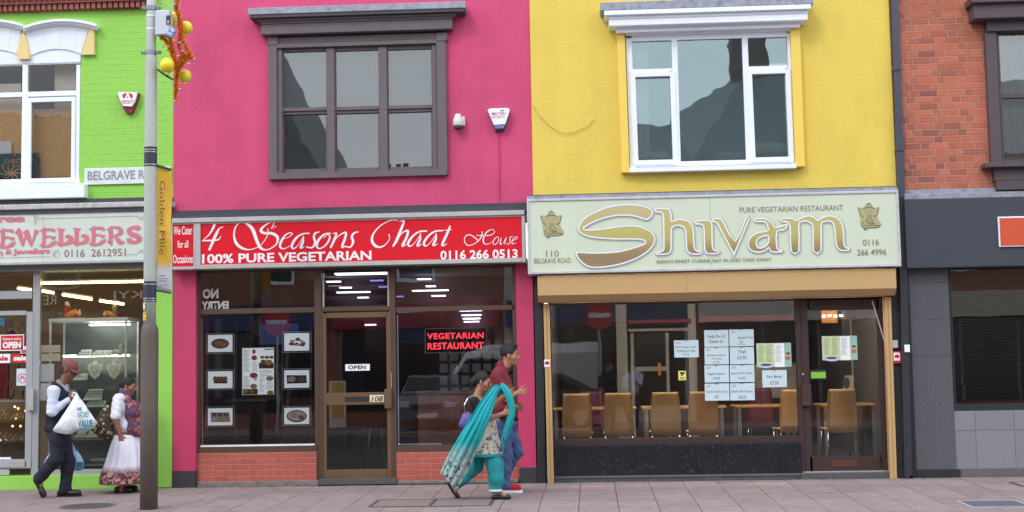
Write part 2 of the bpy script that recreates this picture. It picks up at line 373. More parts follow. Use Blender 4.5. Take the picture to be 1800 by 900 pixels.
chx = [(gnd(1612+58, 884).x, gnd(1612+190, 884).x)]
for ri, (ya, yb) in enumerate(rows):
    for k in range(-60, 60):
        x = x_al+k*PW; off = (PW*.5 if (ri in (2, 4) and x < gnd(420, 860).x) else 0)
        if ri == 0: off = PW*.25 if k % 5 == 0 else 0
        near = -7.1 < x < 7.4 and ri < 6
        if ri == 0 and off: off = 0
        slab(x+off, x+off+PW, yb, ya, st=None if near else farS)
tag(farS.build('paving_slabs_far', m_slab, pav), kind='stuff')
m_kerb = mat('kerb_stone', (150, 146, 140), .85, bump=.3, bs=40, rnd=.1)
kb = MB()
for k in range(-20, 20): kb.box(k*.915, k*.915+.907, -3.9, -3.76, gz(-3.8)-.14, gz(-3.8)+.001, .006)
tag(kb.build('kerb', m_kerb), kind='structure')
tag(MB().box(-60, 60, -17.6, -3.905, -.4, gz(-3.8)-.12).build('road', m_road), kind='structure')
tag(MB().box(-60, 60, -26, -17.6, -.4, -.09).build('far_pavement', m_slab), kind='structure')
tag(MB().box(-200, 200, -200, 200, -.6, -.42).build('ground', mat('ground', (95, 92, 88), .9, bump=.2)), kind='structure')
yl = MB()
for y in (-4.15, -4.35): yl.box(-60, 60, y-.04, y+.04, gz(-3.8)-.119, gz(-3.8)-.115)
tag(yl.build('yellow_lines', mat('road_paint_yellow', (200, 160, 40), .8, dirt=.6), ), kind='structure')
# manholes
m_iron = mat('cast_iron', (88, 84, 84), .6, .3, bump=.4, bs=200, var=.2, vs=20)
def cover_rect(u0, u1, v0, v1, label, fill, n=1, grp=None, rim=None):
    a, c = gnd(u0, v0), gnd(u1, v0); d = gnd(u0, v1); x0, x1 = a.x, c.x; y1, y0 = a.y, d.y
    t = thing('access_cover', label, 'manhole cover', (x0, y0, gz(y0)), grp)
    fr = MB(); w = .035
    for (p, q, r_, s_) in ((x0, x1, y0, y0+w), (x0, x1, y1-w, y1), (x0, x0+w, y0+w, y1-w), (x1-w, x1, y0+w, y1-w)): slope_box(fr, p, q, r_, s_, .007, .04)
    for k in range(1, n): slope_box(fr, x0+(x1-x0)*k/n-.02, x0+(x1-x0)*k/n+.02, y0+w, y1-w, .0065, .04)
    fr.build('frame', rim or m_iron, t)
    for k in range(n):
        f_ = MB(); xa = x0+(x1-x0)*k/n+.022; xb = x0+(x1-x0)*(k+1)/n-.022
        slope_box(f_, max(xa, x0+w), min(xb, x1-w), y0+w, y1-w, .005, .03); f_.build('infill', fill, t)
    return t
cover_rect(664, 870, 879, 892, 'double rectangular access cover filled with pale ribbed concrete in front of the brick dwarf wall', mat('ribbed_concrete', (142, 130, 124), .9, bump=.9, bs=120, var=.2, vs=40), 2)
cover_rect(1679, 1790, 881, 893, 'small blue-grey steel inspection cover in the paving at far right', mat('blue_steel_plate', (105, 112, 125), .5, .3, bump=.3, bs=90), 1, rim=mat('pale_rim', (165, 160, 158), .7))
cover_rect(1773, 1880, 848, 856, 'narrow dark iron-edged cover at the foot of the grey tiled stall riser', m_slab, 1)
c = gnd(154, 890); t = thing('round_manhole_cover', 'round dark iron manhole cover in front of the old man', 'manhole cover', tuple(c))
def disc(b, c, r0, r1, z, n=40, d=.03):
    base = len(b.v)
    for r_ in (r0, r1):
        for k in range(n): w = 2*math.pi*k/n; y = c.y+r_*math.sin(w); b.v.append((c.x+r_*math.cos(w), y, gz(y)+z))
    b.add([(k, n+k, n+(k+1) % n, (k+1) % n) for k in range(n)], base)
disc_b = MB(); disc(disc_b, c, .27, .31, .005); disc_b.build('rim', mat('iron_rim', (110, 104, 102), .7, .2, bump=.2), t)
disc_b = MB(); disc(disc_b, c, .001, .27, .004); disc_b.build('lid', m_iron, t)
# ================================================================ PAINTS
m_pink = mat('pink_render', (212, 76, 121), .8, var=.07, vs=1.6, bump=.4, bs=44, streak=.07, stain=.55)
m_pinkd = mat('pink_gloss_render', (192, 56, 99), .6, var=.05, vs=2, bump=.3, bs=40, stain=.25)
m_yel = mat('yellow_render', (232, 204, 92), .8, var=.05, vs=1.5, bump=.5, bs=58, streak=.05, stain=.22)
m_grn = mat('green_paint', (147, 207, 84), .65, var=.06, vs=3, bump=.2, bs=30, stain=.1)
m_wht = mat('white_upvc', (238, 243, 252), .4, var=.03)
m_whtp = mat('white_masonry_paint', (234, 239, 248), .6, var=.03, vs=3, bump=.15, streak=.05)
m_cream = mat('cream_yellow_paint', (232, 206, 142), .6, var=.03)
m_brown = mat('brown_painted_timber', (104, 92, 97), .55, var=.1, vs=8, bump=.25, bs=50, streak=.08)
m_lead = mat('lead_flashing', (150, 154, 166), .6, .2, var=.25, vs=12, bump=.3, bs=25, dirt=.8)
m_alu = mat('silver_trim', (188, 186, 184), .4, .3, var=.08, vs=6, dirt=.25)
m_slate = mat('dark_flashing', (62, 64, 74), .6, var=.2, vs=9, bump=.2)
m_bronze = mat('bronze_aluminium', (98, 78, 66), .4, .4, var=.06)
m_bronze2 = mat('bronze_door', (122, 96, 72), .38, .4, var=.06)
m_black = mat('black_paint', (38, 40, 44), .5, var=.2, vs=12, bump=.1, dirt=.2)
m_dark = mat('dark_base_paint', (52, 52, 58), .7, var=.15, bump=.2)
m_tan = mat('tan_powder_coat', (196, 160, 110), .5, var=.03, vs=3)
m_tan2 = mat('tan_powder_coat_lower', (168, 124, 78), .45, var=.03, vs=3)
m_dbrown = mat('dark_brown_frame', (62, 44, 42), .45, var=.08)
m_brickr = mat('orange_red_brick', (190, 108, 84), .9, var=.2, vs=14, bump=.5, bs=70, rnd=.16, alt=(146, 90, 80), dirt=.25)
m_brickb = mat('smooth_red_brick', (176, 88, 76), .7, var=.08, vs=14, bump=.2, bs=60, rnd=.12)
m_mort = mat('grey_mortar', (176, 150, 136), .95, var=.1, bump=.3, bs=90)
m_mort2 = mat('pink_mortar', (206, 160, 146), .95, var=.1, bump=.2)
m_terr = mat('terracotta', (150, 84, 76), .7, var=.18, vs=16, bump=.2, rnd=.1)
m_gran = mat('grey_granite', (88, 87, 94), .4, var=.42, vs=55, bump=.05, rnd=.05)
m_gfas = mat('charcoal_fascia', (60, 64, 75), .5, var=.06, vs=2, streak=.04)
m_gtile = mat('grey_tile', (130, 129, 136), .5, var=.1, vs=30, rnd=.05)
m_room = mat('interior_dark_wall', (120, 108, 100), .9); m_flr = mat('interior_floor', (90, 80, 74), .5); m_ceil = mat('interior_ceiling', (150, 146, 142), .9)
m_maroon = mat('maroon_wall', (104, 40, 48), .8, var=.1)
Z_TOP = 7.4
def frame_of(name, bars, Y0, Y1, m, parent, bv=.004):
    """one mesh from bars (u0,v0,u1,v1)"""
    b = MB()
    for q in bars: b.pb(*q[:4], q[4] if len(q) > 4 else Y0, Y1, bv)
    return b.build(name, m, parent)
ZB = .02
# ================================================================ GREEN BUILDING (jewellers)
gb = thing('green_shop_building', 'lime green painted brick shop building of the jewellers, far left', 'building', (-6, 0, 0))
XL = at(-1000, 400, 0).x; XGP = at(304.3, 300, 0).x
wh = pxr(-90, 116, 141, 329, 0)      # window hole
zs = at(0, 362, 0).z
z_corn = at(0, 22, 0).z
wall(XL, XGP, zs, Z_TOP, [(at(-90, 200, 0).x, at(141, 200, 0).x, at(0, 329, 0).z, at(0, 108, 0).z)], .0022, .22, 'wall', m_grn, gb)
SB = .215; HB = .1025
nb = bricks(at(-90, 60, 0).x, XGP-.002, at(150, 352, 0).z, z_corn-.005, .0, .0838, SB, HB, m_grn, gb, holes=[(at(-90, 200, 0).x-.01, at(141.5, 200, 0).x, 0, at(120, 110, 0).z), (-9, at(150, 60, 0).x, at(0, 110, 0).z, 9), (at(-200, 0, 0).x, at(168, 60, 0).x, at(0, 110, 0).z, at(110, 31, 0).z)], jt=.006, depth=.02, jit=.0006, cap=285)
# hood: arched moulding, white panel, keystones
def arch(uc, hw, vpk, vend, um=None):
    pts = []
    for k in range(17):
        s_ = -1+2*k/16; pts.append((uc+hw*s_, vpk+(vend-vpk)*(s_*s_)-(s_*hw)*.030))
    return pts
for uc in (105.0, -24.0):
    top = arch(uc, 64, 33, 44); hood = MB()
    for dY, t0, t1 in ((-.14, 0, 4.2), (-.10, 4.4, 8.2), (-.07, 8.4, 11)):
        l = [(at(u, v+t0, dY).x, at(u, v+t0, dY).z) for u, v in top]+[(at(u, v+t1, dY).x, at(u, v+t1, dY).z) for u, v in top[::-1]]
        hood.prism(l, dY, .05)
    tag(hood.build('hood_moulding', m_wht, gb))
    inner = [(uc-64+14, 99), (uc-52, 96), (uc-40, 92), (uc-25, 88.5), (uc-8, 86.5), (uc+8, 86), (uc+22, 87), (uc+32, 89.5), (uc+38, 92)]
    P_ = [(u, v+10.8) for u, v in top]
    # voussoir wedges: separate painted stones in the arch
    nV = 7; ui0, ui1 = uc-52, uc+(37 if uc > 0 else 53)
    for k in range(nV):
        def top_at(s_): uu = uc+64*(-.96+(1.76 if uc > 0 else 1.92)*s_); s2 = (uu-uc)/64; return uu, 33+11*s2*s2-(s2*64)*.030+10.4
        def bot_at(s_): uu = ui0+(ui1-ui0)*s_; return uu, 85.7+13*((s_-.52)*1.9)**2*.9-(uu-uc)*.018
        s0, s1 = k/nV, (k+1)/nV
        l = [bot_at(s0), bot_at((s0+s1)/2), bot_at(s1), top_at(s1), top_at((s0+s1)/2), top_at(s0)]
        q = [at(*p, -.03) for p in l]; cx = sum(p.x for p in q)/6; cz = sum(p.z for p in q)/6
        MB().prism([(cx+(p.x-cx)*.985, cz+(p.z-cz)) for p in q], -.03-.0015*(k % 2), .05).build('voussoir', m_whtp, gb)
b = MB(); b.pb(-90, 86, 141.5, 116, -.012, .06); b.build('lintel_panel', m_whtp, gb)
b = MB()
l = [(40, 57), (44, 62), (51, 94), (51, 103), (32, 104), (31.5, 96), (28, 95), (36, 62)]
b.prism([(at(u, v, -.07).x, at(u, v, -.07).z) for u, v in l][::-1], -.07, .03); b.build('keystone', m_cream, gb)
b = MB(); l = [(157, 49), (165, 50), (165.5, 95.5), (142.5, 96)]
b.prism([(at(u, v, -.055).x, at(u, v, -.055).z) for u, v in l][::-1], -.055, .03); b.build('end_block', m_cream, gb)
b = MB(); b.pb(-120, 329, 148, 353.5, -.14, .03, .008); b.build('window_sill', m_wht, gb)
win = MB(); 
for q in ((-90, 112, 140.5, 118.5, .0), (133, 114, 140, 327, -.003), (-90, 318, 140, 328, .002), (38, 113, 47.5, 322, -.005), (-90, 165.5, 134.5, 174, .001), (-90, 117, -82, 322, .0)): win.pb(*q, .09, .003)
for q in ((47, 172, 131.5, 180, -.022), (47, 173, 54, 320, -.024), (125, 172, 131.5, 318, -.024), (47.5, 314, 131.5, 321, -.022)): win.pb(*q, .03, .003)
wf = win.build('window_frame', m_wht, gb)
for q in ((-82, 116, 38, 166, .03), (47, 116, 133, 166, .03), (-82, 172, 38, 319, .035), (53, 179, 126, 316, .01)): pane(pxr(*q[:4], q[4]), wf, q[4], GGLASS)
x0, x1 = at(-95, 200, .12).x, at(143, 200, .12).x
room(XL+.2, x1+1.0, .22, 3.5, at(0, 352, .12).z, 5.6, mat('pale_room', (190, 182, 170), .9), m_flr, m_ceil, gb, 'upper_room')
# things behind the upper window
m_board = mat('chipboard', (240, 192, 130), .85, var=.3, vs=60, rnd=.0)
b = MB(); b.pb(-78, 196, 128, 330, .26, .28); tag(b.build('tan_board', m_board), 'tan chipboard sheet standing behind the white upstairs window above the jewellers', 'board')
b = MB(); b.pb(-60, 272, 68, 330, .16, .18); bn = tag(b.build('festive_banner', pattern('teal_banner', (22, 84, 84), [(30, 110, 104), (12, 60, 66), (190, 120, 80)], 14, .33)), 'dark teal festive banner reading CHRISTMAS leaning inside the upstairs window', 'banner')
text('CHRISTMAS', 8, 280, 58, 288, .152, mat('banner_letter', (206, 150, 110), .7), bn, bold=.01)
gm = MB()
for k in range(9):
    a = k*.7; stroke(gm, [(20+6*math.cos(a)*.3, 305, 3), (20+12*math.cos(a), 304+9*math.sin(a), 2.2), (20+20*math.cos(a+.3), 303+14*math.sin(a+.3), .8)], lambda x, y: (x, y), .152)
gm.build('gold_tree_print', mat('banner_gold', (214, 160, 104), .6), bn)
b = MB(); b.pb(-30, 249, 20, 271, .2, .21); tag(b.build('pale_card', m_wht), 'pale card propped behind the festive banner upstairs', 'card')
b = MB(); b.pb(96, 112, 136, 200, .3, .32); b.pb(-80, 150, 37, 200, .3, .32); tag(b.build('roller_blind', mat('cream_blind', (232, 218, 200), .8)), 'cream blind panels behind the top panes of the white window over the jewellers', 'blind')
# terracotta cornice
xc1 = at(262, 8, -.1).x
b = MB(); zA, zB_, zC, zD = at(0, 23, -.03).z, at(0, 20, -.1).z, at(0, 9.5, -.1).z, at(0, 6.5, -.13).z
b.box(XL, xc1, -.03, .1, zA, zB_); b.box(XL, xc1, -.02, .1, zB_, zC); b.box(XL, xc1+.02, -.13, .1, zC, zD, .004); b.box(XL, xc1, -.05, .1, zD, zD+.13); b.box(XL, xc1+.05, -.2, .1, zD+.13, zD+.2, .01)
b.build('cornice', m_terr, gb)
dm = brick_mesh(.052, zC-zB_, .08, .004, m_terr); x = at(-40, 10, -.1).x; k = 0
while x < xc1:
    o = link('dentil', dm, gb); o.location = Vector((x, -.1, (zB_+zC)/2)); x += .0735
x = at(-40, 10, -.1).x; orn = MB()
while x < xc1:
    orn.lathe((x, -.055, zD+.065), [(.001, -.06), (.03, -.05), (.034, -.01), (.024, .04), (.001, .062)], 8, 1, .5); x += .0735
tag(orn.build('egg_ornament', m_terr, gb), kind='stuff')
# flashing, fascia
b = MB(); b.pb(-1000, 369, 298, 377, -.17, .04, 0, 0); b.build('dark_flashing', m_slate, gb)
b = MB(); b.pb(-1000, 353, 300, 361.5, -.07, .04, 0, 0); b.build('lead_flashing', m_slate, gb)
b = MB(); b.pb(-1000, 360, 300, 369.5, -.2, .04, .01, 0); b.build('fascia_moulding', mat('weathered_white_moulding', (190, 188, 186), .8, var=.2, vs=14, dirt=.9, bump=.3), gb)
js = thing('jewellers_sign', 'pale fascia sign with faded pink JEWELLERS lettering', 'shop sign', tuple(at(100, 420, -.15)))
b = MB(); Z0, Z1 = at(0, 463, -.15).z, at(0, 371, -.15).z; xs_ = [XL, at(75.5, 420, -.15).x, at(298, 420, -.15).x]
m_jp = mat('pale_sign_panel', (208, 218, 208), .5, var=.05, vs=3, streak=.08)
for a, c in zip(xs_, xs_[1:]): MB().box(a+.002, c-.002, -.15, .03, Z0, Z1).build('panel', m_jp, js)
b = MB(); b.pb(-1000, 461.5, 298, 466, -.165, .02, .003, 0); b.build('bottom_trim', m_alu, js)
m_jl = mat('faded_pink_letter', (206, 118, 130), .6, var=.06); m_jo = mat('brown_red_letter', (150, 104, 112), .6)
Yj = -.154; Zj = zc(0, 340, 5.806); L_ = MB()
_st = stroke
def stroke(mb, pts, conv, Y, closed=False, n=5, wmul=1): _st(mb, pts, conv, Y, closed, n, wmul*JW[0])
JW = [1.22]
def Ej(dx, dy):
    c_ = lambda x, y: Zj(x+dx, y+dy)
    stroke(L_, [(938, 345, 62), (952, 370, 36), (955, 440, 32), (948, 500, 36), (935, 530, 60)], c_, Yj)
    stroke(L_, [(930, 358, 12), (1000, 352, 22), (1050, 360, 26), (1062, 382, 8)], c_, Yj)
    stroke(L_, [(955, 432, 24), (1010, 424, 16), (1050, 440, 26), (1072, 422, 6)], c_, Yj)
    stroke(L_, [(925, 530, 12), (1000, 520, 24), (1050, 492, 36), (1082, 465, 4)], c_, Yj)
def Lj(dx, dy):
    c_ = lambda x, y: Zj(x+dx, y+dy)
    stroke(L_, [(622, 358, 80), (620, 380, 44), (620, 440, 36), (618, 500, 40), (600, 530, 62)], c_, Yj)
    stroke(L_, [(590, 528, 10), (660, 516, 24), (715, 490, 42), (722, 455, 40), (690, 435, 26), (668, 452, 22)], c_, Yj)
Ej(0, 0); Ej(-505, 16); Ej(-925, 24); Lj(0, 0); Lj(163, -5)
stroke(L_, [(170, 378, 60), (195, 400, 46), (235, 535, 22)], Zj, Yj); stroke(L_, [(232, 540, 14), (262, 430, 20), (262, 385, 26)], Zj, Yj)
stroke(L_, [(255, 380, 50), (280, 420, 44), (320, 530, 22)], Zj, Yj); stroke(L_, [(318, 540, 12), (355, 430, 22), (375, 372, 46)], Zj, Yj)
stroke(L_, [(1110, 350, 60), (1128, 375, 38), (1130, 440, 36), (1125, 500, 40), (1115, 515, 60)], Zj, Yj)
stroke(L_, [(1110, 352, 12), (1170, 345, 20), (1225, 365, 36), (1228, 405, 36), (1180, 428, 14), (1135, 430, 8)], Zj, Yj)
stroke(L_, [(1165, 430, 12), (1200, 470, 36), (1230, 505, 36), (1270, 490, 10)], Zj, Yj)
stroke(L_, [(1435, 345, 8), (1410, 352, 44), (1360, 345, 26), (1315, 375, 36), (1340, 415, 40), (1400, 435, 44), (1425, 470, 38), (1370, 500, 26), (1320, 480, 44), (1292, 462, 8)], Zj, Yj)
# the initial J, outside the frame
stroke(L_, [(-85, 370, 60), (-80, 440, 36), (-90, 530, 40), (-150, 545, 20), (-160, 510, 30)], Zj, Yj)
L_.build('lettering', m_jl, js); JW[0] = 1
text('Shree', -38, 379, 44, 392.5, Yj, m_jl, js, bold=.07); text('& Jewellers', 9, 438, 88, 450.5, Yj, m_jl, js, bold=.055); text('Goldsmith', -70, 440, 5, 453, Yj, m_jl, js, bold=.03)
text('0116  2612951', 113, 439, 221, 452.5, Yj, m_jo, js, bold=.006)
D_ = MB(); S_ = lambda p, w=1.6: stroke(D_, [(x, y, w*2) for x, y in p], Zj, Yj, n=4)
S_([(415, 258), (700, 250), (1100, 238), (1400, 230)]); S_([(1400, 230), (1430, 262), (1465, 268)]); S_([(1420, 240), (1450, 255), (1462, 228)]); S_([(0, 660), (250, 652), (515, 645)]); S_([(1298, 624), (1395, 620), (1420, 590), (1465, 575)]); S_([(1420, 610), (1445, 590), (1462, 605)])
S_([(355, 255), (338, 215), (350, 195), (368, 215), (352, 290), (360, 318), (372, 300), (350, 250)]); S_([(372, 225), (385, 250), (372, 280)]); S_([(390, 240), (415, 255), (392, 270)])
S_([(600, 585), (560, 585), (538, 615), (550, 645), (580, 655), (605, 640), (605, 605), (585, 588)]); S_([(580, 600), (555, 615), (552, 645)], 3)
D_.build('scroll_lines', m_jo, js)
stroke = _st
# shopfront, shutter, base, green pilaster
b = MB(); b.pb(-1000, 465, 275, 478, -.02, .3, 0, 0); b.build('shutter_box', mat('grey_shutter_box', (118, 122, 120), .5), gb)
Yg = .10; m_silver = mat('silver_shopfront', (172, 174, 178), .38, .35, var=.05, vs=4)
b = MB(); b.pb(274, 349, 304.2, 857, 0, .6, 0); b.build('pilaster', m_grn, gb)
b = MB(); b.pb(-1000, 837.5, 274, 862, .01, .5, .004, 0); b.build('plinth', m_grn, gb)
sf = MB()
for q in ((56, 474, 68.5, 838), (-1000, 533, 56, 547), (66, 826, 275, 838.5), (-1000, 474, 56, 480), (-1000, 822, 56, 838), (262, 474, 275, 838), (-150, 474, -140, 838)): sf.pb(*q, Yg, Yg+.07, .003)
sfo = sf.build('shopfront_frame', m_silver, gb)
pane(pxr(68, 474, 264, 827, Yg+.03), sfo, Yg+.03, GGLASS); pane(pxr(-140, 480, 56, 535, Yg+.035), sfo, Yg+.035, GGLASS)
door = MB()
for q in ((45, 548, 56, 823), (-62, 548, 46, 556), (-62, 812, 46, 823), (-72, 548, -62, 823)): door.pb(*q, Yg-.01, Yg+.05, .003)
do = door.build('door', mat('silver_door', (180, 181, 184), .38, .35), gb); pane(pxr(-63, 555, 46, 813, Yg+.02), do, Yg+.02, GGLASS)
b = MB(); b.pb(47, 684, 58, 722, Yg-.07, Yg-.01, .004); b.build('handle', m_alu, do)
b = MB(); b.pb(-30, 826, 16, 836, Yg-.02, Yg, .002); b.build('letter_plate', m_alu, gb)
xj0, xj1 = XL, at(290, 700, .3).x
room(xj0, xj1, .18, 4.2, ZB, 3.05, mat('shop_wall_brown', (176, 152, 122), .85, var=.1), m_flr, mat('shop_ceiling', (224, 210, 180), .9), gb, 'shop')
# ================================================================ PINK BUILDING
pb_ = thing('pink_restaurant_building', 'bright pink rendered building of the chaat house restaurant', 'building', (-2, 0, 0))
XPY = at(934, 170, 0).x
hw_ = pxr(474, 60, 783, 313, 0)
wall(XGP, XPY, at(304, 392, 0).z, Z_TOP, [(at(474, 200, 0).x, at(783, 200, 0).x, at(474, 313, 0).z, at(474, 66, 0).z)], 0, .25, 'wall', m_pink, pb_)
# upper window
b = MB(); zt = at(436, 14, -.36).z
b.pb(436, 14, 818, 26, -.27, .02, .006); b.build('lead_capping', m_lead, pb_)
b = MB(); b.pb(438, 26, 816, 32, -.255, .02, .004); b.build('capping_edge', mat('dark_edge', (74, 72, 80), .7, dirt=.5), pb_)
b = MB(); b.pb(452, 33, 802, 38, -.2, .02, .01); b.pb(458, 38, 796, 42.5, -.17, .02, .006); b.pb(458.5, 43, 795, 61, -.155, .02, .006); b.build('hood', m_brown, pb_)
wb = MB()
for q in ((487, 66, 768, 77, -.05), (486, 77, 768, 84.5, -.07), (472, 61, 486.5, 316, -.07), (471, 66, 488, 79, -.08), (768, 57, 785, 308, -.07), (767, 58, 786, 72, -.08), (486, 84, 496, 306, -.035), (760, 78, 768, 303, -.035), (474, 305, 785, 315.5, -.08)): wb.pb(*q, .05, .004)
for q in ((574.5, 84, 588, 306, -.03), (666, 82, 680.5, 304, -.03)): wb.pb(*q, .05, .003)
wfo = wb.build('window_surround', m_brown, pb_)
def sash(u0, u1, dv):
    s_ = MB()
    for q in ((u0, 84+dv, u1, 92+dv, 0), (u0, 92+dv, u0+4, 193+dv, 0), (u1-3.5, 92+dv, u1, 193+dv, 0), (u0, 190+dv, u1, 196+dv, -.005)): s_.pb(*q, .06, .002)
    so_ = s_.build('sash_upper', m_brown, pb_); pane(pxr(u0+3, 91+dv, u1-3, 191+dv, .03), so_, .03)
    s_ = MB()
    for q in ((u0, 196.5+dv, u1, 202+dv, .02), (u0, 202+dv, u0+5, 298+dv, .02), (u1-4, 202+dv, u1, 298+dv, .02), (u0, 298+dv, u1, 306+dv, .02)): s_.pb(*q, .09, .002)
    so_ = s_.build('sash_lower', m_brown, pb_); pane(pxr(u0+4, 201+dv, u1-3.5, 299+dv, .06), so_, .06)
    h = MB()
    for uu in (u0-1, u1-2): 
        l = [(uu, 191+dv), (uu+3.5, 191+dv), (uu+3, 208+dv), (uu+.5, 208+dv)]; h.prism([(at(*p, -.012).x, at(*p, -.012).z) for p in l][::-1], -.012, .02)
    h.build('sash_horn', m_brown, so_)
sash(494, 577, 0); sash(586, 669, -2); sash(678, 762, -4)
xa, xb = at(474, 200, .1).x-.3, at(785, 200, .1).x+.3
room(xa-1, xb+1, .25, 3.4, at(474, 345, 0).z, 5.9, mat('upper_room_grey', (170, 170, 174), .9), m_flr, m_ceil, pb_, 'upper_room')
def curtain(x0, x1, z0, z1, Y, m, label, amp=.02, wl=.09):
    b = MB(); n = int((x1-x0)/.015); base = 0
    for i in range(n+1):
        x = x0+(x1-x0)*i/n; y = Y+amp*math.sin(x*2*math.pi/wl+math.sin(x*7))
        b.v += [(x, y, z0), (x, y, z1)]
    b.add([(2*i, 2*i+2, 2*i+3, 2*i+1) for i in range(n)], 0); return tag(b.build('net_curtain', m, None, True), label, 'curtain')
m_net = glass('net_fabric', 1.01, (.9, .9, .9))
m_netc = mat('curtain_white', (222, 224, 224), .9, var=.06, vs=3)
for i, (a, c, w_) in enumerate(((500, 575, 'left'), (592, 667, 'middle'), (684, 758, 'right'))):
    b = MB(); xx0, xx1 = at(a, 150, .3).x, at(c, 150, .3).x; zz0, zz1 = at(500, 196, .3).z, at(500, 88, .3).z
    for k in range(12): b.box(xx0+(xx1-xx0)*k/12, xx0+(xx1-xx0)*(k+1)/12-.003, .3+.003*(k % 2), .303+.003*(k % 2), zz0, zz1)
    tag(b.build('vertical_blind', mat('blind_grey', (138, 140, 148), .9, rnd=.03)), 'grey blind behind the %s sash of the brown window in the pink wall' % w_, 'blind', 'blinds in the brown sash window')
# flashing + chaat sign
b = MB(); b.pb(302, 371, 925, 386, -.12, .03, 0); b.pb(302, 377, 925, 386, -.16, .03, 0); b.build('dark_flashing', m_slate, pb_)
b = MB(); b.pb(302, 384, 922, 392, -.24, .03, .004, 302); b.build('silver_gutter_trim', m_alu, pb_)
cs = thing('chaat_house_sign', 'long red fascia sign reading 4 Seasons Chaat House in white script', 'shop sign', tuple(at(640, 430, -.2)))
Yc = -.2
fr = MB()
for q in ((344, 391.5, 352, 473, Yc-.02), (917.5, 379, 923, 461, Yc-.02)): fr.pb(*q, .03, .003)
fr.pb(352, 465.5, 918, 473, Yc-.02, .03, .003); fr.pb(352, 391, 918, 394, Yc-.01, .03, .001); fr.build('frame', m_alu, cs)
m_red = mat('red_sign_acrylic', (218, 20, 40), .5, var=.05, vs=2, spec=.25)
xq = at(489.5, 420, Yc).x; x0, x1, z0, z1 = pxr(352, 393.5, 918, 466, Yc)
for a, c in ((x0, xq-.001), (xq+.001, x1)): MB().box(a, c, Yc, .02, z0, z1).build('panel', m_red, cs)
m_wl = mat('white_vinyl', (238, 236, 240), .5, var=.02)
Yl = Yc-.003; Z1_ = zc(340, 370, 6); Z2_ = zc(630, 370, 6); S = MB(); st = lambda p, c: stroke(S, p, c, Yl, wmul=1.05)
st([(190, 128, 4), (225, 128, 22), (205, 190, 22), (160, 260, 12), (92, 322, 5)], Z1_); st([(88, 322, 6), (140, 318, 14), (215, 316, 16), (265, 305, 12), (292, 270, 5)], Z1_)
st([(312, 174, 10), (275, 190, 12), (245, 240, 26), (205, 330, 28), (165, 420, 22)], Z1_)
st([(855, 112, 8), (810, 125, 10), (745, 165, 16), (712, 210, 28), (745, 238, 24), (830, 242, 26), (885, 280, 30), (880, 345, 16), (825, 395, 10), (760, 415, 12), (705, 390, 28), (665, 310, 32), (625, 200, 34), (570, 145, 22), (510, 124, 8), (450, 165, 12), (428, 260, 18), (455, 350, 28), (520, 400, 22), (600, 412, 10), (690, 380, 6), (745, 325, 7), (785, 250, 8), (785, 190, 8)], Z1_)
st([(850, 108, 6), (845, 150, 10), (822, 190, 5), (875, 165, 6)], Z1_)
st([(942, 302, 4), (995, 285, 6), (1042, 252, 10), (1020, 235, 10), (965, 265, 16), (920, 340, 24), (918, 390, 20), (960, 402, 10), (1022, 372, 4)], Z1_)
st([(1225, 240, 12), (1150, 248, 14), (1080, 295, 22), (1038, 370, 24), (1055, 402, 14), (1105, 365, 6), (1160, 275, 8)], Z1_); st([(1160, 265, 6), (1155, 330, 22), (1130, 395, 20), (1172, 382, 4)], Z1_)
st([(1330, 225, 8), (1285, 240, 18), (1270, 285, 22), (1285, 335, 24), (1255, 390, 16), (1190, 385, 12)], Z1_)
st([(1450, 240, 10), (1385, 250, 16), (1325, 305, 24), (1300, 370, 22), (1330, 402, 12), (1390, 370, 14), (1435, 300, 18), (1425, 250, 10), (1372, 292, 4)], Z1_)
st([(1468, 245, 5), (1508, 240, 16), (1485, 310, 24), (1445, 395, 18)], Z1_); st([(1465, 350, 4), (1530, 270, 8), (1605, 232, 20), (1600, 290, 24), (1568, 385, 22), (1612, 372, 4)], Z1_)
st([(1742, 225, 8), (1695, 238, 18), (1670, 280, 22), (1685, 330, 24), (1655, 385, 16), (1595, 378, 10)], Z1_)
st([(415, 98, 18), (340, 105, 8), (240, 155, 10), (165, 235, 16), (142, 310, 26), (175, 370, 28), (240, 385, 16), (300, 345, 8), (330, 290, 8), (320, 250, 12)], Z2_)
st([(430, 120, 4), (480, 108, 14), (450, 200, 26), (405, 310, 28), (362, 382, 16)], Z2_); st([(405, 310, 4), (465, 235, 10), (522, 215, 22), (505, 290, 24), (462, 375, 22), (512, 352, 4)], Z2_)
for dx in (0, 166):
    c_ = (lambda d: (lambda x, y: Z2_(x+d, y-d*.02)))(dx)
    st([(725, 215, 14), (640, 225, 16), (570, 275, 20), (525, 345, 24), (543, 378, 14), (590, 345, 6), (655, 255, 8)], c_); st([(655, 240, 6), (650, 305, 22), (622, 372, 20), (672, 355, 4)], c_)
st([(968, 162, 16), (940, 235, 24), (900, 320, 26), (885, 370, 20), (938, 352, 4)], Z2_); st([(895, 210, 5), (985, 202, 7)], Z2_)
st([(1240, 262, 5), (1330, 266, 9), (1400, 258, 7), (1436, 228, 6), (1412, 200, 5), (1352, 230, 12), (1318, 300, 14), (1330, 352, 9), (1380, 350, 5), (1405, 325, 3)], Z2_)
st([(1300, 218, 4), (1305, 250, 10), (1275, 310, 10), (1210, 358, 7), (1150, 366, 9), (1118, 320, 9), (1132, 270, 8), (1180, 258, 9), (1235, 292, 10), (1262, 318, 6)], Z2_)
st([(1480, 278, 5), (1445, 290, 8), (1418, 340, 9), (1440, 360, 6), (1475, 325, 7), (1478, 287, 5)], Z2_)
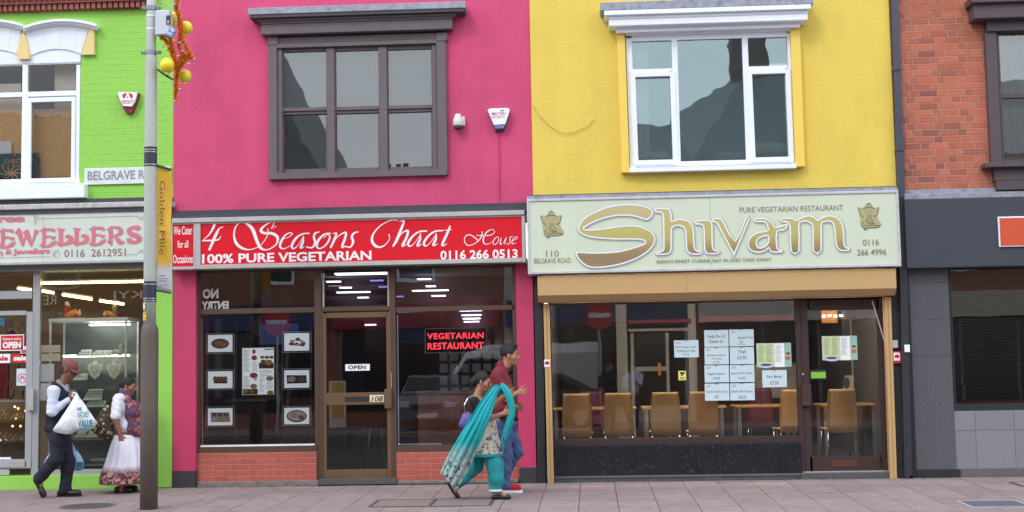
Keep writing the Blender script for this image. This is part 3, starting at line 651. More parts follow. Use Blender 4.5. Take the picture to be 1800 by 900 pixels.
st([(1505, 283, 5), (1500, 320, 9), (1495, 355, 8), (1525, 345, 4), (1555, 290, 5)], Z2_); st([(1562, 283, 7), (1545, 330, 9), (1545, 357, 5)], Z2_)
st([(1628, 272, 5), (1598, 285, 8), (1600, 320, 8), (1585, 355, 7), (1555, 350, 4)], Z2_); st([(1625, 322, 4), (1672, 295, 5), (1668, 275, 5), (1630, 305, 9), (1622, 350, 8), (1668, 342, 3)], Z2_)
S.build('script_lettering', m_wl, cs)
text('100% PURE VEGETARIAN', 355, 447, 653, 463.5, Yl, m_wl, cs, bold=.028); text('0116 266 0513', 774, 440.5, 910, 456.5, Yl, m_wl, cs, bold=.028)
wc = thing('catering_sign', 'small red side panel reading We Cater for all Occasions', 'shop sign', tuple(at(321, 430, -.2)))
MB().pb(303, 395, 340, 469, Yc, .02).build('panel', m_red, wc); f2 = MB()
for q in ((300, 391.5, 303, 474), (340, 391, 344, 473), (303, 469, 340, 474), (303, 391.5, 340, 395)): f2.pb(*q, Yc-.015, .02, .002)
f2.build('frame', m_alu, wc)
for i, s_ in enumerate(('We Cater', 'for all', 'Occasions')): 
    w_ = (0, 7, -1)[i]; text(s_, 304+w_+1, 398+i*25, 339-w_-1, 413+i*25-(2 if i == 1 else 0), Yl, m_wl, wc, bold=.012)
# ground floor
for q in ((303, 472, 344, 829), (909, 462, 941, 822)): MB().pb(*q, 0, .6).build('pilaster', m_pinkd, pb_)
for q in ((302, 828, 344, 858), (913, 822, 943, 850)): MB().pb(*q, -.01, .6, .004).build('pilaster_base', m_dark, pb_)
Yw = .09
sf = MB()
for q in ((345, 471, 352, 797, Yw), (345, 470, 910, 480, Yw-.01), (352, 543.5, 553, 553, Yw), (553, 470, 565, 843, Yw), (565, 540, 685, 548, Yw), (685, 470, 696, 842, Yw), (696, 540, 904, 548.5, Yw), (902, 466, 909, 790, Yw), (345, 786, 556, 797, Yw-.02), (696, 784, 911, 795.5, Yw-.02), (562, 548, 568, 843, Yw-.01)): sf.pb(*q, Yw+.07, .003)
sfo = sf.build('shopfront_frame', m_bronze, pb_)
for q in ((352, 478, 553, 544), (352, 553, 553, 786), (696, 474, 902, 541), (696, 548, 902, 785)): pane(pxr(*q, Yw+.035), sfo, Yw+.035)
for k in range(4):
    z = at(600, 482+k*17, Yw+.03).z; xa, xb = at(570, 500, Yw).x, at(682, 500, Yw).x
    l = MB(); l.quad((xa, Yw+.0, z-.085), (xb, Yw+.0, z-.085), (xb, Yw+.05, z), (xa, Yw+.05, z)); l.build('louvre_blade', GLASS, sfo)
b = MB(); b.pb(352, 783, 553, 787, Yw+.0, Yw+.2); b.build('inner_sill', m_wht, pb_)
for q in ((567, 480, 569.5, 540), (681, 478, 684, 538)): MB().pb(*q, Yw+.01, Yw+.06).build('louvre_channel', m_alu, sfo)
dr = MB()
for q in ((568, 551, 573.5, 842), (680, 549, 687, 840), (573, 550, 681, 559.5), (573, 691, 681, 712.5), (573, 826, 681, 842)): dr.pb(*q, Yw-.005, Yw+.045, .004)
dro = dr.build('door', m_bronze2, pb_); pane(pxr(573, 558, 681, 692, Yw+.02), dro, Yw+.02); pane(pxr(573, 711, 681, 827, Yw+.02), dro, Yw+.02)
MB().pb(606, 697.5, 648, 706, Yw-.012, Yw, .002).build('letter_box', m_black, dro)
MB().pb(675.5, 684, 688, 718, Yw-.07, Yw, .005).build('handle', m_bronze2, dro); MB().tube([at(687.5, 655, Yw-.02), at(688, 682, Yw-.03)], .004).build('lock_pull', m_alu, dro)
pl = MB(); pl.pb(650, 694.5, 675, 707, Yw-.012, Yw, .002); plo = pl.build('number_plate', mat('cream_plate', (238, 226, 196), .5), dro)
text('108', 652.5, 696.5, 673, 706, Yw-.0135, m_black, dro, name='house_number', bold=.02, shear=.2)
# dwarf walls
for (u0, v0, u1, v1) in ((345, 797, 556, 847.5), (697, 795.5, 915, 845.5)):
    a, c, e, g = pxr(u0, v0, u1, v1, .06); MB().box(a, c, .066, .3, e, g-.001).build('dwarf_wall', m_mort2, pb_)
    bricks(a, c, e, g-.001, .06, (g-e)/5, SB, .1, m_brickb, pb_, jt=.0075, bond='str', depth=.02, jit=.0006)
for q in ((345, 847, 560, 858), (697, 845, 912, 852)): MB().pb(*q, .03, .4, .01).build('rough_footing', mat('rough_concrete', (128, 120, 116), .95, var=.3, vs=14, bump=1, bs=26, dirt=.6), pb_)
b = MB(); b.pb(560, 842.5, 697, 853, .0, .5, .006); b.build('door_step', mat('dark_step', (86, 82, 84), .8, bump=.4), pb_)
room(at(345, 600, .2).x+.02, at(909, 600, .2).x, .17, 6.2, .03, 3.05, mat('restaurant_wall', (92, 66, 70), .85, var=.1), mat('dark_floor', (84, 74, 72), .35), mat('white_ceiling', (112, 108, 110), .9), pb_, 'restaurant')

# grit and litter along the foot of the shopfronts
rl = random.Random(5); lit = MB(); m_lit = mat('dry_leaf_litter', (168, 150, 128), .9, var=.4, vs=40)
for k in range(150):
    x = rl.uniform(-5.2, 6.6) if k % 3 else rl.choice((-4.3, 2.9, 4.2, 3.9))+rl.gauss(0, .25); y = -abs(rl.gauss(0, .05))-.005; s_ = rl.uniform(.004, .016); a = rl.uniform(0, 6.28)
    p = [(x+s_*math.cos(a+q), y+s_*math.sin(a+q), gz(y)+.002+rl.uniform(0, .008)) for q in (0, 1.4, 3.0, 4.4)]
    lit.quad(*p)
tag(lit.build('litter', m_lit), 'dry leaf scraps and grit lying along the foot of the shopfronts', 'litter', kind='stuff')
# ================================================================ YELLOW BUILDING
yb = thing('yellow_restaurant_building', 'bright yellow rendered building of the second vegetarian restaurant', 'building', (3, 0, 0))
XYR = at(1568, 170, 0).x
Yy = -.03
wall(at(934, 170, Yy).x, XYR, at(940, 360, 0).z, Z_TOP, [(at(1103, 180, Yy).x, at(1390, 180, Yy).x, at(1103, 303, Yy).z, at(1100, 58, Yy).z)], Yy, .25, 'wall', m_yel, yb)
b = MB(); b.pb(1055, 4, 1430, 19, -.34, .0, .008, 1055); b.build('lead_capping', m_lead, yb)
b = MB()
for q in ((1062, 19, 1426, 27, -.36), (1070, 27, 1420, 34, -.31), (1070.5, 34, 1420, 46, -.30)): b.pb(*q, 0, .006)
b.build('hood', m_wht, yb)
b = MB(); b.pb(1083, 47, 1407, 57.5, -.2, 0, .004); b.pb(1100, 57, 1391, 62, -.12, 0, .002); b.pb(1100, 62, 1391, 67, -.06, .05, .002); b.build('head_board', m_wht, yb)
for l in ([(1084, 60), (1098, 60), (1107, 303), (1093, 303)], [(1389.5, 50), (1406, 49), (1415, 292), (1399, 293)]):
    b = MB(); b.prism([(at(*p, -.13).x, at(*p, -.13).z) for p in l][::-1], -.13, 0); b.build('window_jamb', mat('yellow_board', (240, 206, 92), .5, var=.02), yb)
wn = MB()
Yf = -.06
def vb(u0, u1, v0, v1, du, Y=Yf): wn.prism([(at(*p, Y).x, at(*p, Y).z) for p in [(u0, v0), (u1, v0), (u1+du, v1), (u0+du, v1)]][::-1], Y, .06)
vb(1100, 1110, 62, 303, 8); vb(1180, 1190, 66, 292, 7); vb(1304, 1314, 62, 288, 8); vb(1383, 1391, 56, 296, 8)
for q in ((1100, 66.5, 1391, 73), (1110, 122, 1181, 127), (1315, 117, 1384, 122), (1108, 286, 1398, 294)): wn.pb(*q, Yf+.002, .06, .002)
wno = wn.build('window_frame', m_wht, yb)
cw = MB()
def case(u0, u1, v0, v1, du):
    cw = MB()
    w_ = 8.5
    for a, c in ((u0, u0+w_), (u1-w_, u1)): cw.prism([(at(*p, -.085).x, at(*p, -.085).z) for p in [(a, v0), (c, v0-.1), (c+du, v1), (a+du, v1)]][::-1], -.085, .03)
    cw.pb(u0+w_, v0+.2, u1-w_, v0+9, -.084, .03, 0); 
    X0, X1 = at(u0+du+w_-.5, v1-6, -.084).x, at(u1+du-w_+.5, v1-6, -.084).x; cw.box(X0, X1, -.084, .03, at(u0+du, v1, -.084).z, at(u0+du, v1-8, -.084).z); cw.build('casement', m_wht, yb)
case(1108, 1186, 126, 290, 6); case(1313, 1389, 121, 285, 7)
X = [at(1108, 180, 0).x, at(1187, 180, 0).x, at(1311, 180, 0).x, at(1390, 180, 0).x]; zz = [at(1100, 290, 0).z, at(1110, 124, 0).z, at(1110, 72, 0).z]
for q_, y_ in (((X[0], X[1], zz[0], zz[1]), -.01), ((X[0], X[1], zz[1], zz[2]), -.02), ((X[1], X[2], zz[0]-.05, zz[2]+.05), -.025), ((X[2], X[3], zz[0], zz[1]+.03), -.01), ((X[2], X[3], zz[1], zz[2]+.08), -.02)): pane(q_, wno, y_, YGLASS)
b = MB(); b.pb(1107, 295, 1400, 303, -.16, .02, .004); b.build('window_sill', m_wht, yb)
room(X[0]-1.2, X[3]+.6, .25, 3.4, at(1100, 335, 0).z, 5.9, mat('upper_room_dark', (190, 190, 186), .9), m_flr, m_ceil, yb, 'upper_room')
zsill = at(1108, 292, .35).z
curtain(at(1112, 200, .25).x-.1, at(1141, 200, .25).x, zsill-.4, at(1100, 66, .2).z, .25, m_netc, 'white net curtain hanging at the left of the white window in the yellow wall', .015, .07)
m_sack = mat('cream_sack', (240, 238, 220), .85, var=.12, vs=7, bump=.6, bs=16)
from mathutils import noise as mnoise
def sack(u, v, w, h, label, Y=.2, nm='sack', m=None, grp='cloth bundles on the upstairs sill'):
    c = at(u, v, Y); b = MB(); n, k = 24, 12
    for i in range(k+1):
        th = math.pi*i/k
        for j in range(n):
            ph = 2*math.pi*j/n; d = Vector((math.cos(ph)*math.sin(th), math.sin(ph)*math.sin(th), math.cos(th)))
            d.x = math.copysign(abs(d.x)**.7, d.x); d.z = math.copysign(abs(d.z)**.8, d.z)
            f = 1+.16*mnoise.noise(d*3+c); b.v.append((c.x+d.x*w/2*f, c.y+d.y*.16*f, c.z+d.z*h/2*f))
    b.add([(i*n+j, (i+1)*n+j, (i+1)*n+(j+1) % n, i*n+(j+1) % n) for i in range(k) for j in range(n)], 0)
    return tag(b.build(nm, m or m_sack, None, True), label, 'bundle', grp)
sack(1150, 275, .42, .12, 'cream cloth bundle low behind the left casement of the white window'); sack(1345, 262, .55, .18, 'large cream sack behind the right casement of the white window'); sack(1285, 275, .5, .13, 'cream folded bundle in the lower right corner of the wide middle pane', .22)
sack(1225, 280, .5, .08, 'brown flattened bundle along the bottom of the wide middle pane', .24, m=mat('brown_sack', (120, 104, 92), .9, bump=.5, bs=20))
# loose wire
tag(MB().tube([at(936, 185, Yy-.01), at(950, 205, Yy-.02), at(968, 222, Yy-.02), at(990, 235, Yy-.03), at(1010, 232, Yy-.02), at(1032, 222, Yy-.02), at(1045, 210, Yy-.01)], .0045, 5).build('loose_wire', mat('cream_cable', (196, 176, 104), .6)), 'thin loose cable sagging across the yellow wall', 'cable')
# ---- sign
b = MB(); b.pb(926, 343, 1580, 352, -.16, .03); b.build('dark_flashing', m_slate, yb)
Ys = -.30
ss = thing('shivam_sign', 'large pale green fascia sign with gold outlined lettering and two elephant emblems', 'shop sign', tuple(at(1250, 410, Ys)))
q = [at(926, 350, Ys), at(1579.5, 334.5, Ys), at(1583.5, 468, Ys), at(928, 482.5, Ys)]
x0, x1 = (q[0].x+q[3].x)/2, (q[1].x+q[2].x)/2; zt0, zt1, zb0, zb1 = q[0].z, q[1].z, q[3].z, q[2].z; zt, zb = (zt0+zt1)/2, (zb0+zb1)/2
m_sfr = mat('weathered_white_frame', (198, 196, 200), .5, .1, var=.08, vs=8, dirt=.4)
fr = MB(); w_ = .032
fr.box(x0, x1, Ys-.015, .03, zt-w_, zt, .004); fr.box(x0, x1, Ys-.015, .03, zb, zb+w_, .004); fr.box(x0, x0+w_, Ys-.015, .03, zb+w_, zt-w_, .003); fr.box(x1-w_, x1, Ys-.015, .03, zb+w_, zt-w_, .003); fr.build('frame', m_sfr, ss)
b = MB(); b.box(x0, x1, Ys+.02, .02, zt, zt+.045); b.build('top_capping', m_lead, ss)
m_sp = mat('pale_green_acrylic', (208, 218, 196), .4, var=.03, vs=2.5, streak=.03); xm = at(1249.5, 410, Ys).x
for a, c in ((x0+w_, xm-.0015), (xm+.0015, x1-w_)): MB().box(a, c, Ys, .02, zb+w_, zt-w_).build('panel', m_sp, ss)
# gold graded print
def gold():
    m = bpy.data.materials.new('gold_print'); m.use_nodes = True; t = m.node_tree; b = t.nodes['Principled BSDF']; b.inputs['Roughness'].default_value = .5
    tc = nn(t, 'ShaderNodeTexCoord'); s = nn(t, 'ShaderNodeSeparateXYZ'); mr = nn(t, 'ShaderNodeMapRange'); r = nn(t, 'ShaderNodeValToRGB')
    t.links.new(tc.outputs['Object'], s.inputs[0]); t.links.new(s.outputs[2], mr.inputs[0]); mr.inputs[1].default_value = zb+.1; mr.inputs[2].default_value = zt-.1
    t.links.new(mr.outputs[0], r.inputs[0]); e = r.color_ramp.elements
    e[0].position = .0; e[0].color = (*srgb(150, 128, 98), 1); e[1].position = 1; e[1].color = (*srgb(192, 184, 138), 1)
    for p, c in ((.12, (146, 122, 92)), (.25, (160, 140, 88)), (.42, (184, 173, 102)), (.58, (190, 179, 106)), (.8, (192, 178, 124))):
        x = e.new(p); x.color = (*srgb(*c), 1)
    t.links.new(r.outputs[0], b.inputs['Base Color']); return m
m_gold = gold(); m_sh = mat('grey_print_shadow', (168, 176, 172), .5, var=0); m_sh2 = mat('soft_print_shadow', (188, 198, 184), .5, var=0)
A_ = zc(1000, 350, 6); B_ = zc(1250, 350, 6)
LT = [(A_, [[(880, 130), (862, 185), (820, 213), (780, 205), (700, 180), (600, 168), (480, 175), (350, 205), (230, 255), (155, 303), (170, 322), (250, 325), (400, 310), (550, 288), (700, 283), (800, 310), (870, 350), (905, 410), (890, 480), (830, 550), (720, 620), (560, 680), (400, 712), (250, 720), (170, 690), (110, 635), (80, 580), (105, 562), (250, 568), (400, 565), (550, 550), (700, 510), (790, 475), (810, 448), (780, 430), (700, 420), (450, 418), (250, 400), (150, 370), (105, 330), (112, 280), (160, 210), (250, 150), (400, 90), (550, 62), (700, 62), (820, 85)]], 3),
 (A_, [[(915, 102), (1035, 100), (1065, 125), (1078, 170), (1080, 240), (1120, 222), (1180, 213), (1250, 228), (1295, 272), (1312, 340), (1318, 480), (1330, 530), (1360, 550), (1390, 552), (1390, 575), (1290, 578), (1255, 550), (1240, 500), (1235, 360), (1220, 305), (1180, 280), (1140, 276), (1100, 292), (1080, 320), (1078, 500), (1068, 552), (1030, 578), (930, 582), (930, 565), (975, 555), (1000, 530), (1003, 480), (998, 200), (985, 150), (960, 135), (915, 135)]], 0),
 (A_, [[(1345, 230), (1460, 222), (1490, 235), (1508, 265), (1512, 480), (1525, 530), (1545, 545), (1575, 545), (1575, 570), (1470, 575), (1440, 545), (1430, 480), (1425, 310), (1410, 275), (1380, 262), (1345, 262)]], 0),
 (B_, [[(20, 210), (80, 206), (112, 222), (138, 260), (255, 450), (362, 208), (400, 206), (248, 565), (232, 565), (85, 290), (55, 245), (20, 235)]], 0),
 (B_, [[(465, 205), (560, 205), (612, 225), (650, 260), (672, 300), (730, 290), (775, 275), (800, 262), (795, 295), (760, 325), (692, 342), (690, 480), (700, 522), (720, 540), (745, 542), (745, 555), (660, 558), (622, 540), (608, 508), (570, 542), (500, 560), (430, 545), (395, 500), (395, 440), (430, 390), (500, 352), (600, 333), (598, 290), (578, 250), (540, 236), (465, 235)], [(602, 385), (540, 395), (490, 422), (476, 462), (485, 500), (512, 516), (560, 505), (604, 460)]], 0),
 (B_, [[(745, 205), (850, 203), (890, 222), (905, 225), (950, 198), (1020, 178), (1080, 188), (1130, 225), (1170, 198), (1240, 176), (1310, 188), (1360, 225), (1385, 280), (1396, 350), (1400, 470), (1418, 508), (1450, 520), (1450, 538), (1370, 540), (1330, 502), (1315, 440), (1305, 320), (1290, 260), (1250, 232), (1195, 238), (1160, 275), (1158, 545), (1080, 548), (1076, 300), (1050, 252), (1000, 230), (950, 242), (925, 275), (925, 548), (845, 550), (836, 330), (825, 270), (800, 240), (745, 236)]], 0)]
pr = [MB(), MB(), MB(), MB()]; dZ = [0]
for i, (cv, loops, sm) in enumerate(LT):
    jl = i*.0002
    for l in loops:
        for k, (w2, ddx, ddy, yy) in enumerate(((44, 8, 10, .002), (28, 5, 7, .0045), (15, 0, 0, .0125))):
            _lift[0] = 0; stroke(pr[k], [(x+ddx, y+ddy, w2) for x, y in l], cv, Ys-yy-jl*.3+.00025, True, n=4 if sm else 2)
    _lift[0] = 0; poly(pr[3], loops, cv, Ys-.010-jl*.3, sm)
for mb, m_, nm in zip(pr, (m_sh2, m_sh, m_wl, m_gold), ('print_shadow', 'print_shadow', 'letter_outline', 'gold_lettering')): mb.build(nm, m_, ss)
m_st = mat('taupe_letter', (128, 118, 98), .5)
text('PURE VEGETARIAN RESTAURANT', 1300, 364.5, 1482, 374, Ys-.004, m_st, ss); text("INDIA'S FINEST CUISINE, EAT IN AND TAKE AWAY", 1154.5, 457, 1356, 463.5, Ys-.014, m_st, ss, bold=.012)
text('110', 960, 440.5, 982, 451.5, Ys-.004, m_st, ss); text('BELGRAVE ROAD', 939, 454.5, 1003.5, 463.5, Ys-.004, m_st, ss); text('0116', 1517, 421, 1545, 432, Ys-.004, m_st, ss, bold=.005); text('266 4996', 1506.5, 438.5, 1558, 449.5, Ys-.004, m_st, ss, bold=.005)
def ganesh(cv, nm):
    b = MB(); y = Ys-.004
    P = lambda l, d=0, s=3: poly(b, l, cv, y-d, s)
    P([(240, 205), (262, 185), (282, 165), (302, 185), (322, 205), (325, 250), (310, 290), (250, 290), (240, 250)])            # crown + head
    P([(205, 200), (240, 208), (245, 262), (222, 255), (215, 225)], .0004); P([(355, 198), (322, 208), (318, 262), (342, 252), (350, 222)], .0004)  # ears
    P([(232, 285), (330, 285), (362, 300), (370, 325), (350, 340), (300, 345), (250, 348), (228, 325), (225, 300)], .0008)  # body and crossed legs
    P([(275, 250), (292, 250), (298, 290), (320, 298), (330, 290), (325, 312), (300, 315), (278, 300)], .0012)          # trunk
    P([(222, 262), (240, 270), (245, 300), (228, 310), (222, 285)], .0016); P([(340, 262), (325, 270), (325, 300), (345, 305), (350, 280)], .0016)
    P([(250, 340), (270, 342), (270, 358), (252, 358)], .002, 2)
    o = b.build(nm, mat('olive_gold_print', (176, 168, 124), .5, var=.04), ss)
    d = MB(); m_ = mat('emblem_line', (104, 96, 66), .5)
    for l in ([(262, 228), (270, 224)], [(296, 226), (304, 228)], [(240, 208), (282, 196), (325, 206)], [(278, 250), (280, 290), (300, 310), (325, 308)], [(296, 250), (300, 285), (318, 296)], [(235, 300), (260, 330), (320, 325), (365, 330)], [(205, 200), (215, 225), (222, 255), (245, 262)], [(355, 198), (350, 222), (342, 252), (318, 262)], [(228, 325), (250, 346), (300, 344), (350, 340), (370, 325)], [(262, 185), (282, 166), (302, 185)], [(250, 348), (252, 358), (270, 358)], [(262, 280), (268, 300), (290, 318), (320, 312)]):
        _lift[0] = 1; stroke(d, [(x, y_, 4.5) for x, y_ in l], cv, y-.003, n=4)
    d.build('emblem_lines', m_, ss)
ganesh(zc(900, 330, 4.09), 'elephant_emblem'); ganesh(lambda x, y: (1250+(x+853)/4.09-.5, 330+(y-57)/4.09), 'elephant_emblem')
# ---- shutter box + rails
rs = thing('roller_shutter', 'tan roller shutter box and guide rails round the right-hand restaurant front', 'shutter', tuple(at(1260, 500, -.25)))
Yb = -.27; xa, xb = at(945, 500, Yb).x, at(1575.5, 495, Yb).x; z1, z2, z3 = at(945, 484, Yb).z-.015, at(945, 519, Yb).z, at(945, 532.5, Yb+.1).z
z1, z2, z3 = [(a_+b_)/2 for a_, b_ in ((z1, at(1575, 471, Yb).z), (z2, at(1575, 507, Yb).z), (z3, at(1575, 517.5, Yb+.1).z))]
xs2 = at(1207.5, 500, Yb).x
for k, (p, q_) in enumerate(((xa, xs2-.001), (xs2+.001, xb))):
    b = MB(); pts = [(Yb, z2), (Yb, z1), (.05, z1), (.05, z3), (Yb+.1, z3)]
    n0 = len(b.v)
    for x_ in (p, q_): b.v += [(x_, y_, z_) for y_, z_ in pts]
    n_ = 5; b.add([(i, i+n_, (i+1) % n_+n_, (i+1) % n_) for i in range(n_)], 0); b.add([tuple(range(n_)), tuple(range(n_, 2*n_))[::-1]], 0)
    bo = b.build('shutter_box', m_tan, rs)
for (u0, u1, v0, v1, du) in ((955, 965.5, 534, 850, 8), (1554.5, 1566, 522, 846, 11)):
    b = MB(); Yr = -.06; b.prism([(at(*p, Yr).x, at(*p, Yr).z) for p in [(u0, v0), (u1, v0), (u1+du, v1), (u0+du, v1)]][::-1], Yr, .06)
    r_ = b.build('guide_rail', m_tan, rs)
    g_ = MB(); um = (u0+u1)/2; g_.prism([(at(*p, Yr-.002).x, at(*p, Yr-.002).z) for p in [(um-.5, v0+3), (um+1, v0+3), (um+1+du, v1-3), (um-.5+du, v1-3)]][::-1], Yr-.002, Yr); g_.build('rail_groove', m_tan2, r_)
tag(MB().tube([at(1533, 529, -.02), at(1558, 610, -.02)], .008, 6).build('shutter_stay', m_alu), 'thin diagonal metal stay at the top right of the brown door', 'stay')
# ---- ground floor
for q in ((939, 480, 956, 852), (1566, 470, 1584, 845)): MB().pb(*q, 0, .6, .004).build('pilaster', mat('chipped_black_paint', (40, 42, 46), .5, var=.3, vs=10, dirt=.35, bump=.2), yb)
b = MB(); b.pb(1583, 470, 1592, 845, .05, .5); b.build('pier_mortar', m_mort, yb)
bricks(at(1583, 650, .04).x, at(1592, 650, .04).x, .03, at(1583, 470, .04).z, .035, .0838, SB, HB, mat('dark_red_brick', (116, 62, 52), .9, var=.2, vs=16, bump=.4, rnd=.2), yb, jt=.01, bond='str', depth=.02)
Yv = .12
sf = MB()
for q in ((966, 530, 971, 838, Yv), (966, 533, 1560, 537, Yv-.01), (966, 772, 1405, 784, Yv-.01), (1402, 524, 1411, 832, Yv-.01), (1411, 524, 1556, 528, Yv-.01), (1550, 522, 1560, 830, Yv-.01)): sf.pb(*q, Yv+.08, .003)
sfo = sf.build('shopfront_frame', m_dbrown, yb)
pane(pxr(970, 534, 1403, 773, Yv+.03), sfo, Yv+.03)
dr = MB()
for q in ((1411, 528, 1424, 829), (1546, 524, 1552, 826), (1423, 528, 1547, 546), (1424, 803, 1547, 829)): dr.pb(*q, Yv, Yv+.05, .004)
dro = dr.build('door', m_dbrown, yb); pane(pxr(1423, 544, 1547, 804, Yv+.025), dro, Yv+.025)
MB().pb(1410, 676, 1426.5, 714, Yv-.07, Yv, .006).build('handle', mat('brown_pull', (70, 52, 46), .4), dro); MB().pb(1462, 810, 1508, 821, Yv-.008, Yv, .002).build('letter_plate', mat('brown_letter_plate', (92, 56, 40), .4), dro)
c_ = at(1411.5, 658, Yv-.01); MB().ball(c_, .014, 10).build('lock', m_alu, dro)
b = MB(); b.pb(1412, 829, 1560, 832, Yv-.03, Yv+.1); b.build('threshold', m_alu, yb)
a, c, e, g = pxr(968, 784.5, 1409, 838, .075); MB().box(a, c, .08, .3, e, g).build('stall_riser', mat('tile_grout', (70, 72, 78), .8), yb)
def tile_mat():
    m = mat('black_veined_tile', (30, 32, 38), .22, var=.1); t = m.node_tree; bs_ = t.nodes['Principled BSDF']; src = bs_.inputs['Base Color'].links[0].from_socket
    tc = nn(t, 'ShaderNodeTexCoord'); nz_ = nn(t, 'ShaderNodeTexNoise'); nz_.inputs['Scale'].default_value = 4; vo = nn(t, 'ShaderNodeTexVoronoi', feature='DISTANCE_TO_EDGE'); vo.inputs['Scale'].default_value = 6
    vm = nn(t, 'ShaderNodeVectorMath', operation='ADD'); t.links.new(tc.outputs['Object'], nz_.inputs['Vector']); t.links.new(tc.outputs['Object'], vm.inputs[0]); t.links.new(nz_.outputs['Color'], vm.inputs[1]); t.links.new(vm.outputs[0], vo.inputs['Vector'])
    lt = nn(t, 'ShaderNodeMath', operation='LESS_THAN'); lt.inputs[1].default_value = .008; t.links.new(vo.outputs['Distance'], lt.inputs[0]); sc = nn(t, 'ShaderNodeMath', operation='MULTIPLY'); sc.inputs[1].default_value = .3; t.links.new(lt.outputs[0], sc.inputs[0])
    mx_ = nn(t, 'ShaderNodeMix', data_type='RGBA'); t.links.new(src, mx_.inputs['A']); mx_.inputs['B'].default_value = (*srgb(140, 140, 140), 1); t.links.new(sc.outputs[0], mx_.inputs['Factor']); t.links.new(mx_.outputs['Result'], bs_.inputs['Base Color']); return m
mt = tile_mat(); n_ = 12
for k in range(n_): 
    xa, xb = a+.01+(c-a-.01)*k/n_, a+.01+(c-a-.01)*(k+1)/n_; MB().box(xa+.002, xb-.002, .072, .08, e+.002, g-.002, .0015).build('tile', mt, yb)
b = MB(); b.pb(966, 838, 1411, 842, .03, .3, .004); b.build('ledge', mat('grey_ledge', (92, 92, 98), .7), yb)
b = MB(); b.pb(956, 842, 1412, 850, .04, .4, .004); b.pb(1409, 832, 1566, 846, -.01, .5, .008); b.build('step', mat('worn_step', (84, 84, 88), .85, var=.3, vs=12, bump=.5, dirt=.5), yb)
room(at(966, 600, .2).x, at(1562, 600, .2).x, .2, 6.5, .14, 2.95, mat('cafe_wall', (92, 88, 90), .85, var=.05), mat('cafe_floor', (104, 98, 94), .35), mat('cafe_ceiling', (200, 196, 190), .9), yb, 'cafe')
# ================================================================ RIGHT BUILDING
rb = thing('brick_building', 'orange-red brick building with charcoal fascia and grey granite shopfront, far right', 'building', (7, 0, 0))
XR0, XR1 = at(1560, 150, .03).x, at(2600, 150, 0).x
zfl = at(1592, 333, .03).z
whR = (at(1752, 180, 0).x, XR1-.8, at(1760, 300, 0).z, at(1760, 50, 0).z)
wall(XR0, XR1, at(1592, 360, 0).z, Z_TOP, [whR], .0045, .3, 'wall', m_mort, rb)
bricks(XR0, XR1-.1, zfl-.01, 6.35, .0, .0838, SB, HB, m_brickr, rb, holes=[(whR[0]-.05, 99, whR[2]-.1, whR[3]+.2)], jt=.0095, depth=.03, cap=290, z_part=6.1)
b = MB(); b.pb(1712, 4, 2600, 33, -.25, .02, .01); b.pb(1708, -8, 2600, 5, -.32, .02, .01); b.pb(1735, 33, 2600, 55, -.12, .02, .005); b.build('hood', mat('plum_brown_paint', (84, 70, 76), .5, var=.1, bump=.15), rb)
wb = MB()
for q in ((1737, 55, 1757, 290, -.08), (1757, 52, 2600, 58, -.04), (1755, 166, 2600, 173, -.02), (1755, 281, 2600, 286, -.04), (1757, 57, 1761, 282, -.04)): wb.pb(*q, .06, .004)
wbo = wb.build('window_surround', mat('plum_brown_paint', (84, 70, 76), .5), rb); pane((at(1760, 170, .02).x, XR1-.8, at(1760, 283, .02).z, at(1760, 57, .02).z), wbo, .02)
b = MB(); b.pb(1732, 286, 2600, 294, -.2, .02, .006); b.pb(1748, 294, 2600, 318, -.1, .02, .004); b.pb(1752, 318, 2600, 334, -.13, .02, .004); b.build('window_sill', mat('plum_brown_paint', (84, 70, 76), .5), rb)
room(whR[0]-.3, XR1-.3, .3, 3.3, at(1760, 330, 0).z, 5.9, m_room, m_flr, m_ceil, rb, 'upper_room')
curtain(at(1755, 170, .2).x, XR1-.6, at(1760, 310, .2).z, at(1760, 50, .2).z, .2, mat('curtain_cream', (214, 214, 210), .9), 'pale pleated curtain behind the plum window at far right', .014, .1)
b = MB(); b.pb(1590, 334, 2600, 343, -.05, .03, .004); b.pb(1590, 341, 2600, 351, -.12, .03, .004); b.build('lead_flashing', m_lead, rb)
b = MB(); b.pb(1592, 351, 2600, 471.5, -.16, .3, .004, 1592); b.build('fascia', m_gfas, rb)
os_ = thing('orange_sign', 'plain orange sign panel with white edge on the charcoal fascia', 'shop sign', tuple(at(1780, 410, -.2)))
b = MB(); b.pb(1755.5, 381, 1990, 434, -.19, -.162, .003); b.build('frame', m_wht, os_); b = MB(); b.pb(1758, 383.5, 1988, 432, -.195, -.185); b.build('panel', mat('orange_acrylic', (208, 86, 56), .35, var=.03), os_)
b = MB(); b.pb(1596, 471, 1604, 845, .0, .5); b.build('side_strip', m_black, rb)
X0, X1 = at(1604, 650, .02).x, at(1674, 650, .02).x; zz = [at(1604, v, .02).z for v in (825.5, 627, 563, 497, 472)]
for a_, c_ in zip(zz, zz[1:]): MB().box(X0, X1, .02, .3, a_+.001, c_-.001, .001).build('granite_panel', m_gran, rb)
b = MB(); b.box(X0-.02, X1+.04, .0, .4, -.01, zz[0], .004); b.build('pilaster_plinth', m_black, rb)
b = MB(); b.pb(1674, 711, 2600, 723.5, .05, .2, .003); b.pb(1672, 472, 1676, 716, .08, .2, .002); b.build('window_frame', m_black, rb)
mesh_sh = MB(); Yt = .3
z0_, z1_ = at(1676, 716, .15).z, at(1676, 470, .15).z; k = 0; z = z0_
while z < z1_: mesh_sh.box(at(1674, 600, .2).x, XR1, Yt+.01, Yt+.022, z, z+.03, .003); z += .036
